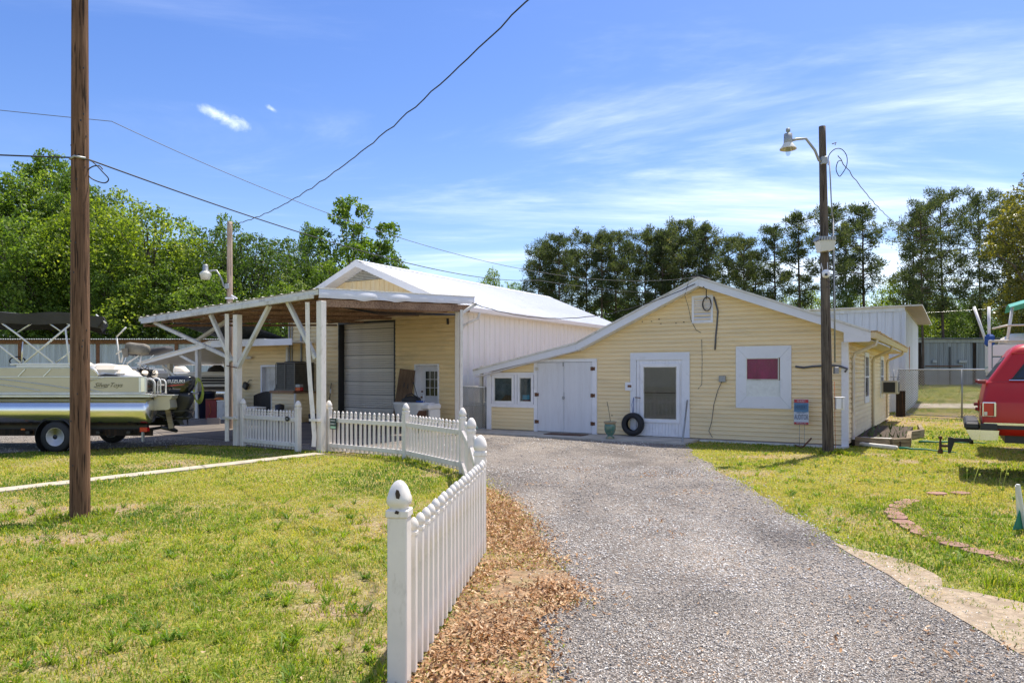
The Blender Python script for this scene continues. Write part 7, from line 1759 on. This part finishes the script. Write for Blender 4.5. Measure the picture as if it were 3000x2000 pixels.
left_trees = [  (105, 69, 470, 0, .9, 'high'), (215, 67, 500, 1, .8, 'tall pole side'),  # px, Y, top, proto, sxy, extra words
 (-70, 64, 500, 0, 1.0, 'broad green'), (20, 66, 520, 1, 1.05, 'tall green'), (60, 60, 640, 4, 1.1, 'lower leafy'), (150, 70, 448, 1, .85, 'airy tallest'), (165, 61, 660, 0, 1.1, 'dense green'),
 (262, 63, 585, 2, 1.0, 'yellow green'), (345, 64, 565, 2, .8, 'open topped yellow green'), (325, 58, 720, 0, .9, 'bushy'), (440, 60, 610, 2, 1.15, 'wide yellow green'),
 (500, 58, 760, 4, 1.0, 'lower green'), (560, 74, 700, 3, 1.0, 'dark'), (655, 62, 665, 3, 1.0, 'dense dark round'), (745, 60, 690, 3, 1.1, 'dense dark wide'), (640, 56, 800, 4, 1.05, 'low green'),
 (850, 64, 700, 3, 1.0, 'dark green'), (905, 72, 660, 1, .7, 'slender green'), (820, 56, 830, 4, 1.0, 'low bushy'), (960, 62, 770, 4, .9, 'low rounded')]
for i, (px, Y, top, k, sx_, wds) in enumerate(sorted(left_trees)):
    plant('broadleaf_tree', dp[k], px, Y, top, [18, 18, 14, 14, 14][k], '%s tree, %s from the left behind the storage shed' % (wds, ords[i]), group=G1, sxy=sx_)
plant('broadleaf_tree', tall, 1035, 66, 588, 16, 'tall irregular green tree with open crown behind the warehouse roof', sxy=1.0, rot=2.0)
plant('broadleaf_tree', tall, 1132, 67, 712, 16, 'smaller dark green tree right of the tall one over the warehouse roof', sxy=.75, rot=4.0)
plant('broadleaf_tree', thin, 548, 76, 640, 18, 'spindly thin crowned tree standing up behind the left trees', sxy=.8)
plant('broadleaf_tree', thin, 662, 70, 630, 18, 'spindly tree top rising behind the pale pole', sxy=.8)
plant('broadleaf_tree', dp[2], 1442, 80, 792, 14, 'small bright green treetop beyond the warehouse ridge', sxy=.55)
plant('broadleaf_tree', dp[4], 1510, 84, 830, 14, 'small dull green treetop left of the pine row', sxy=.6)
pp = [pine_proto(21, 16, 7.5, 3.0, 1.15), pine_proto(22, 16, 6.5, 3.4, 1.25), pine_proto(23, 16, 8.0, 2.6, .95), pine_proto(24, 17, 6.0, 4.2, 1.5), pine_proto(25, 16, 7.0, 2.4, .85)]
ph0 = [16, 16, 16, 17, 16]
mid = [(1572, 66, 735), (1604, 68, 712), (1642, 66, 694), (1680, 74, 740), (1717, 68, 694), (1762, 66, 686), (1808, 68, 686), (1845, 76, 710), (1884, 68, 686), (1915, 72, 700), (1943, 67, 679), (1980, 75, 690), (2006, 69, 654),
       (2045, 72, 680), (2079, 67, 658), (2137, 70, 702), (2187, 66, 706), (2222, 74, 740)]
for i, (px, Y, top) in enumerate(mid):
    k = (i*2+1) % 3 if i % 4 else 1
    plant('pine_tree', pp[k], px, Y, top, ph0[k], 'dark pine with bare trunk, %s from the left in the row between the roofs' % ords[i], 'pine tree', 'pine trees between the two roofs', sxy=.86)
rightp = [(2276, 66, 668, 2, .85, 'narrow pine left of the grey pole'), (2345, 62, 630, 4, .95, 'pine with long bare trunk just left of the grey pole'), (2450, 60, 610, 2, .9, 'pine directly right of the grey pole'),
          (2480, 70, 660, 4, .6, 'pine behind the one right of the grey pole'), (2535, 62, 608, 2, .9, 'pointed pine between the grey pole and the big pines'),
          (2665, 64, 650, 2, .8, 'half hidden pine on the left flank of the big pines'), (2705, 56, 600, 3, .68, 'big spreading pine above the white shed corner'), (2765, 60, 568, 3, .78, 'tallest broad pine above the grey storage shed'),
          (2875, 62, 570, 3, .68, 'broad pine behind the oak branches'), (2950, 58, 610, 1, 1.0, 'pine behind the teal bimini'), (3060, 56, 560, 3, 1.0, 'pine at the right edge behind the oak')]
for i, (px, Y, top, k, sx_, lb) in enumerate(rightp): plant('pine_tree', pp[k], px, Y, top, ph0[k], lb, 'pine tree', 'scattered pines on the right', sxy=sx_)
und = [(1640, 70, 900, 4, .9, 'dark'), (1700, 72, 930, 3, 1.0, 'low dark'), (1780, 70, 860, 4, 1.0, 'green'), (1860, 70, 880, 3, 1.0, 'dim'), (1940, 71, 890, 3, 1.0, 'shaded'), (2020, 76, 860, 3, 1.1, 'hidden'), (2110, 76, 850, 3, 1.1, 'deep green'),
       (2200, 78, 870, 4, 1.0, 'mid green'), (2300, 72, 870, 2, .7, 'pale yellow'), (2375, 76, 850, 2, .7, 'loose yellow green')]
for i, (px, Y, top, k, sx_, w_) in enumerate(und): plant('understorey_tree', dp[k], px, Y, top, [18, 18, 14, 14, 14][k], '%s leafy tree under the pines, %s from the left' % (w_, ords[i]), group='leafy understorey below the pines', sxy=sx_)
und2 = [(2440, 62, 880, 2, .6, 'bright green bushy tree beside the grey pole above the roof'), (2480, 60, 830, 3, .45, 'narrow ivy dark tree between pine trunks'), (2510, 66, 860, 2, .7, 'bright yellow green bush left of the shed roof'),
        (2650, 64, 800, 2, .85, 'bright green broadleaf tree in front of the big pines'), (2610, 70, 870, 4, .7, 'small green tree behind the shed roof'), (2745, 66, 860, 3, .9, 'dark leafy tree between the big pine trunks'),
        (2800, 68, 870, 3, 1.0, 'dark undergrowth tree behind the grey shed'), (2870, 67, 845, 3, 1.0, 'dense dark tree behind the teal bimini'), (2960, 68, 880, 4, 1.0, 'green tree behind the red vehicle'), (3040, 66, 850, 3, 1.0, 'dark tree at the right edge')]
for px, Y, top, k, sx_, lb in und2: plant('understorey_tree', dp[k], px, Y, top, [18, 18, 14, 14, 14][k], lb, sxy=sx_)
# the near oak whose branches hang in from the right
rr_ = random.Random(5); ob = []
for (px, py, Y, r) in ((2975, 660, 25, .75), (2935, 700, 25, .55), (3010, 610, 25.5, .8), (3060, 590, 26, 1.1), (2900, 735, 24.6, .32), (2960, 770, 25, .4), (3020, 720, 26, .8), (3080, 700, 25, 1.2), (3000, 870, 25.5, .7), (2975, 930, 25, .55),
                       (2930, 900, 25, .45), (3050, 850, 26, 1.0), (3010, 960, 26, .6), (3090, 950, 25, 1.2), (3130, 780, 27, 1.8), (3160, 620, 27, 1.6), (2990, 800, 25.6, .45), (2935, 660, 25.2, .35)):
    p = at(px, py, Y); ob.append((p.x-19.8, p.y-26, p.z, r, .9))
LEAF['oak'] = rnd_mat('leaf_oak', [(0, (.06, .075, .012)), (.4, (.13, .14, .022)), (.8, (.22, .21, .04)), (1, (.36, .33, .12))], .4, .4, (1.7, 1.6, .6), .5)
ocm = crown_mesh(31, 26000, .105, LEAF['oak'], ob)
mb = MB(); limb(mb, (0, 0, -.2), (.3, 0, 4.2), .3, .22, 6, .1, rr_)
for bx in ob: limb(mb, (.3, 0, rr_.uniform(3.4, 4.6)), bx[:3], .09, .015, 5, .3, rr_)
oak = thing('oak_tree', 'near oak with small yellow green leaves hanging in at the right edge', 'tree', (19.8, 26, 0))
place(mb.mesh('trunk', M['trunk_d']), 'trunk', oak); place(ocm, 'crown', oak)
# far wood closing the view low down
fw_pts = []
g_ = np.random.default_rng(77); bl_ = []
for i in range(150):
    x = -75 + i*1.35 + g_.normal(0, 1); Y = 92 + g_.normal(0, 4)
    if -8 < x < 6: hz_ = 4.5
    else: hz_ = 7.5
    bl_.append((x, Y, .8 + g_.random()*hz_*.6 + 1, 2.2 + g_.random()*1.6, 1.1))
place(crown_mesh(78, 52000, .42, LEAF['dark'], bl_, name='far_wood'), 'far_wood', label='dark mass of far woodland closing the gaps under the trees', kind='stuff')
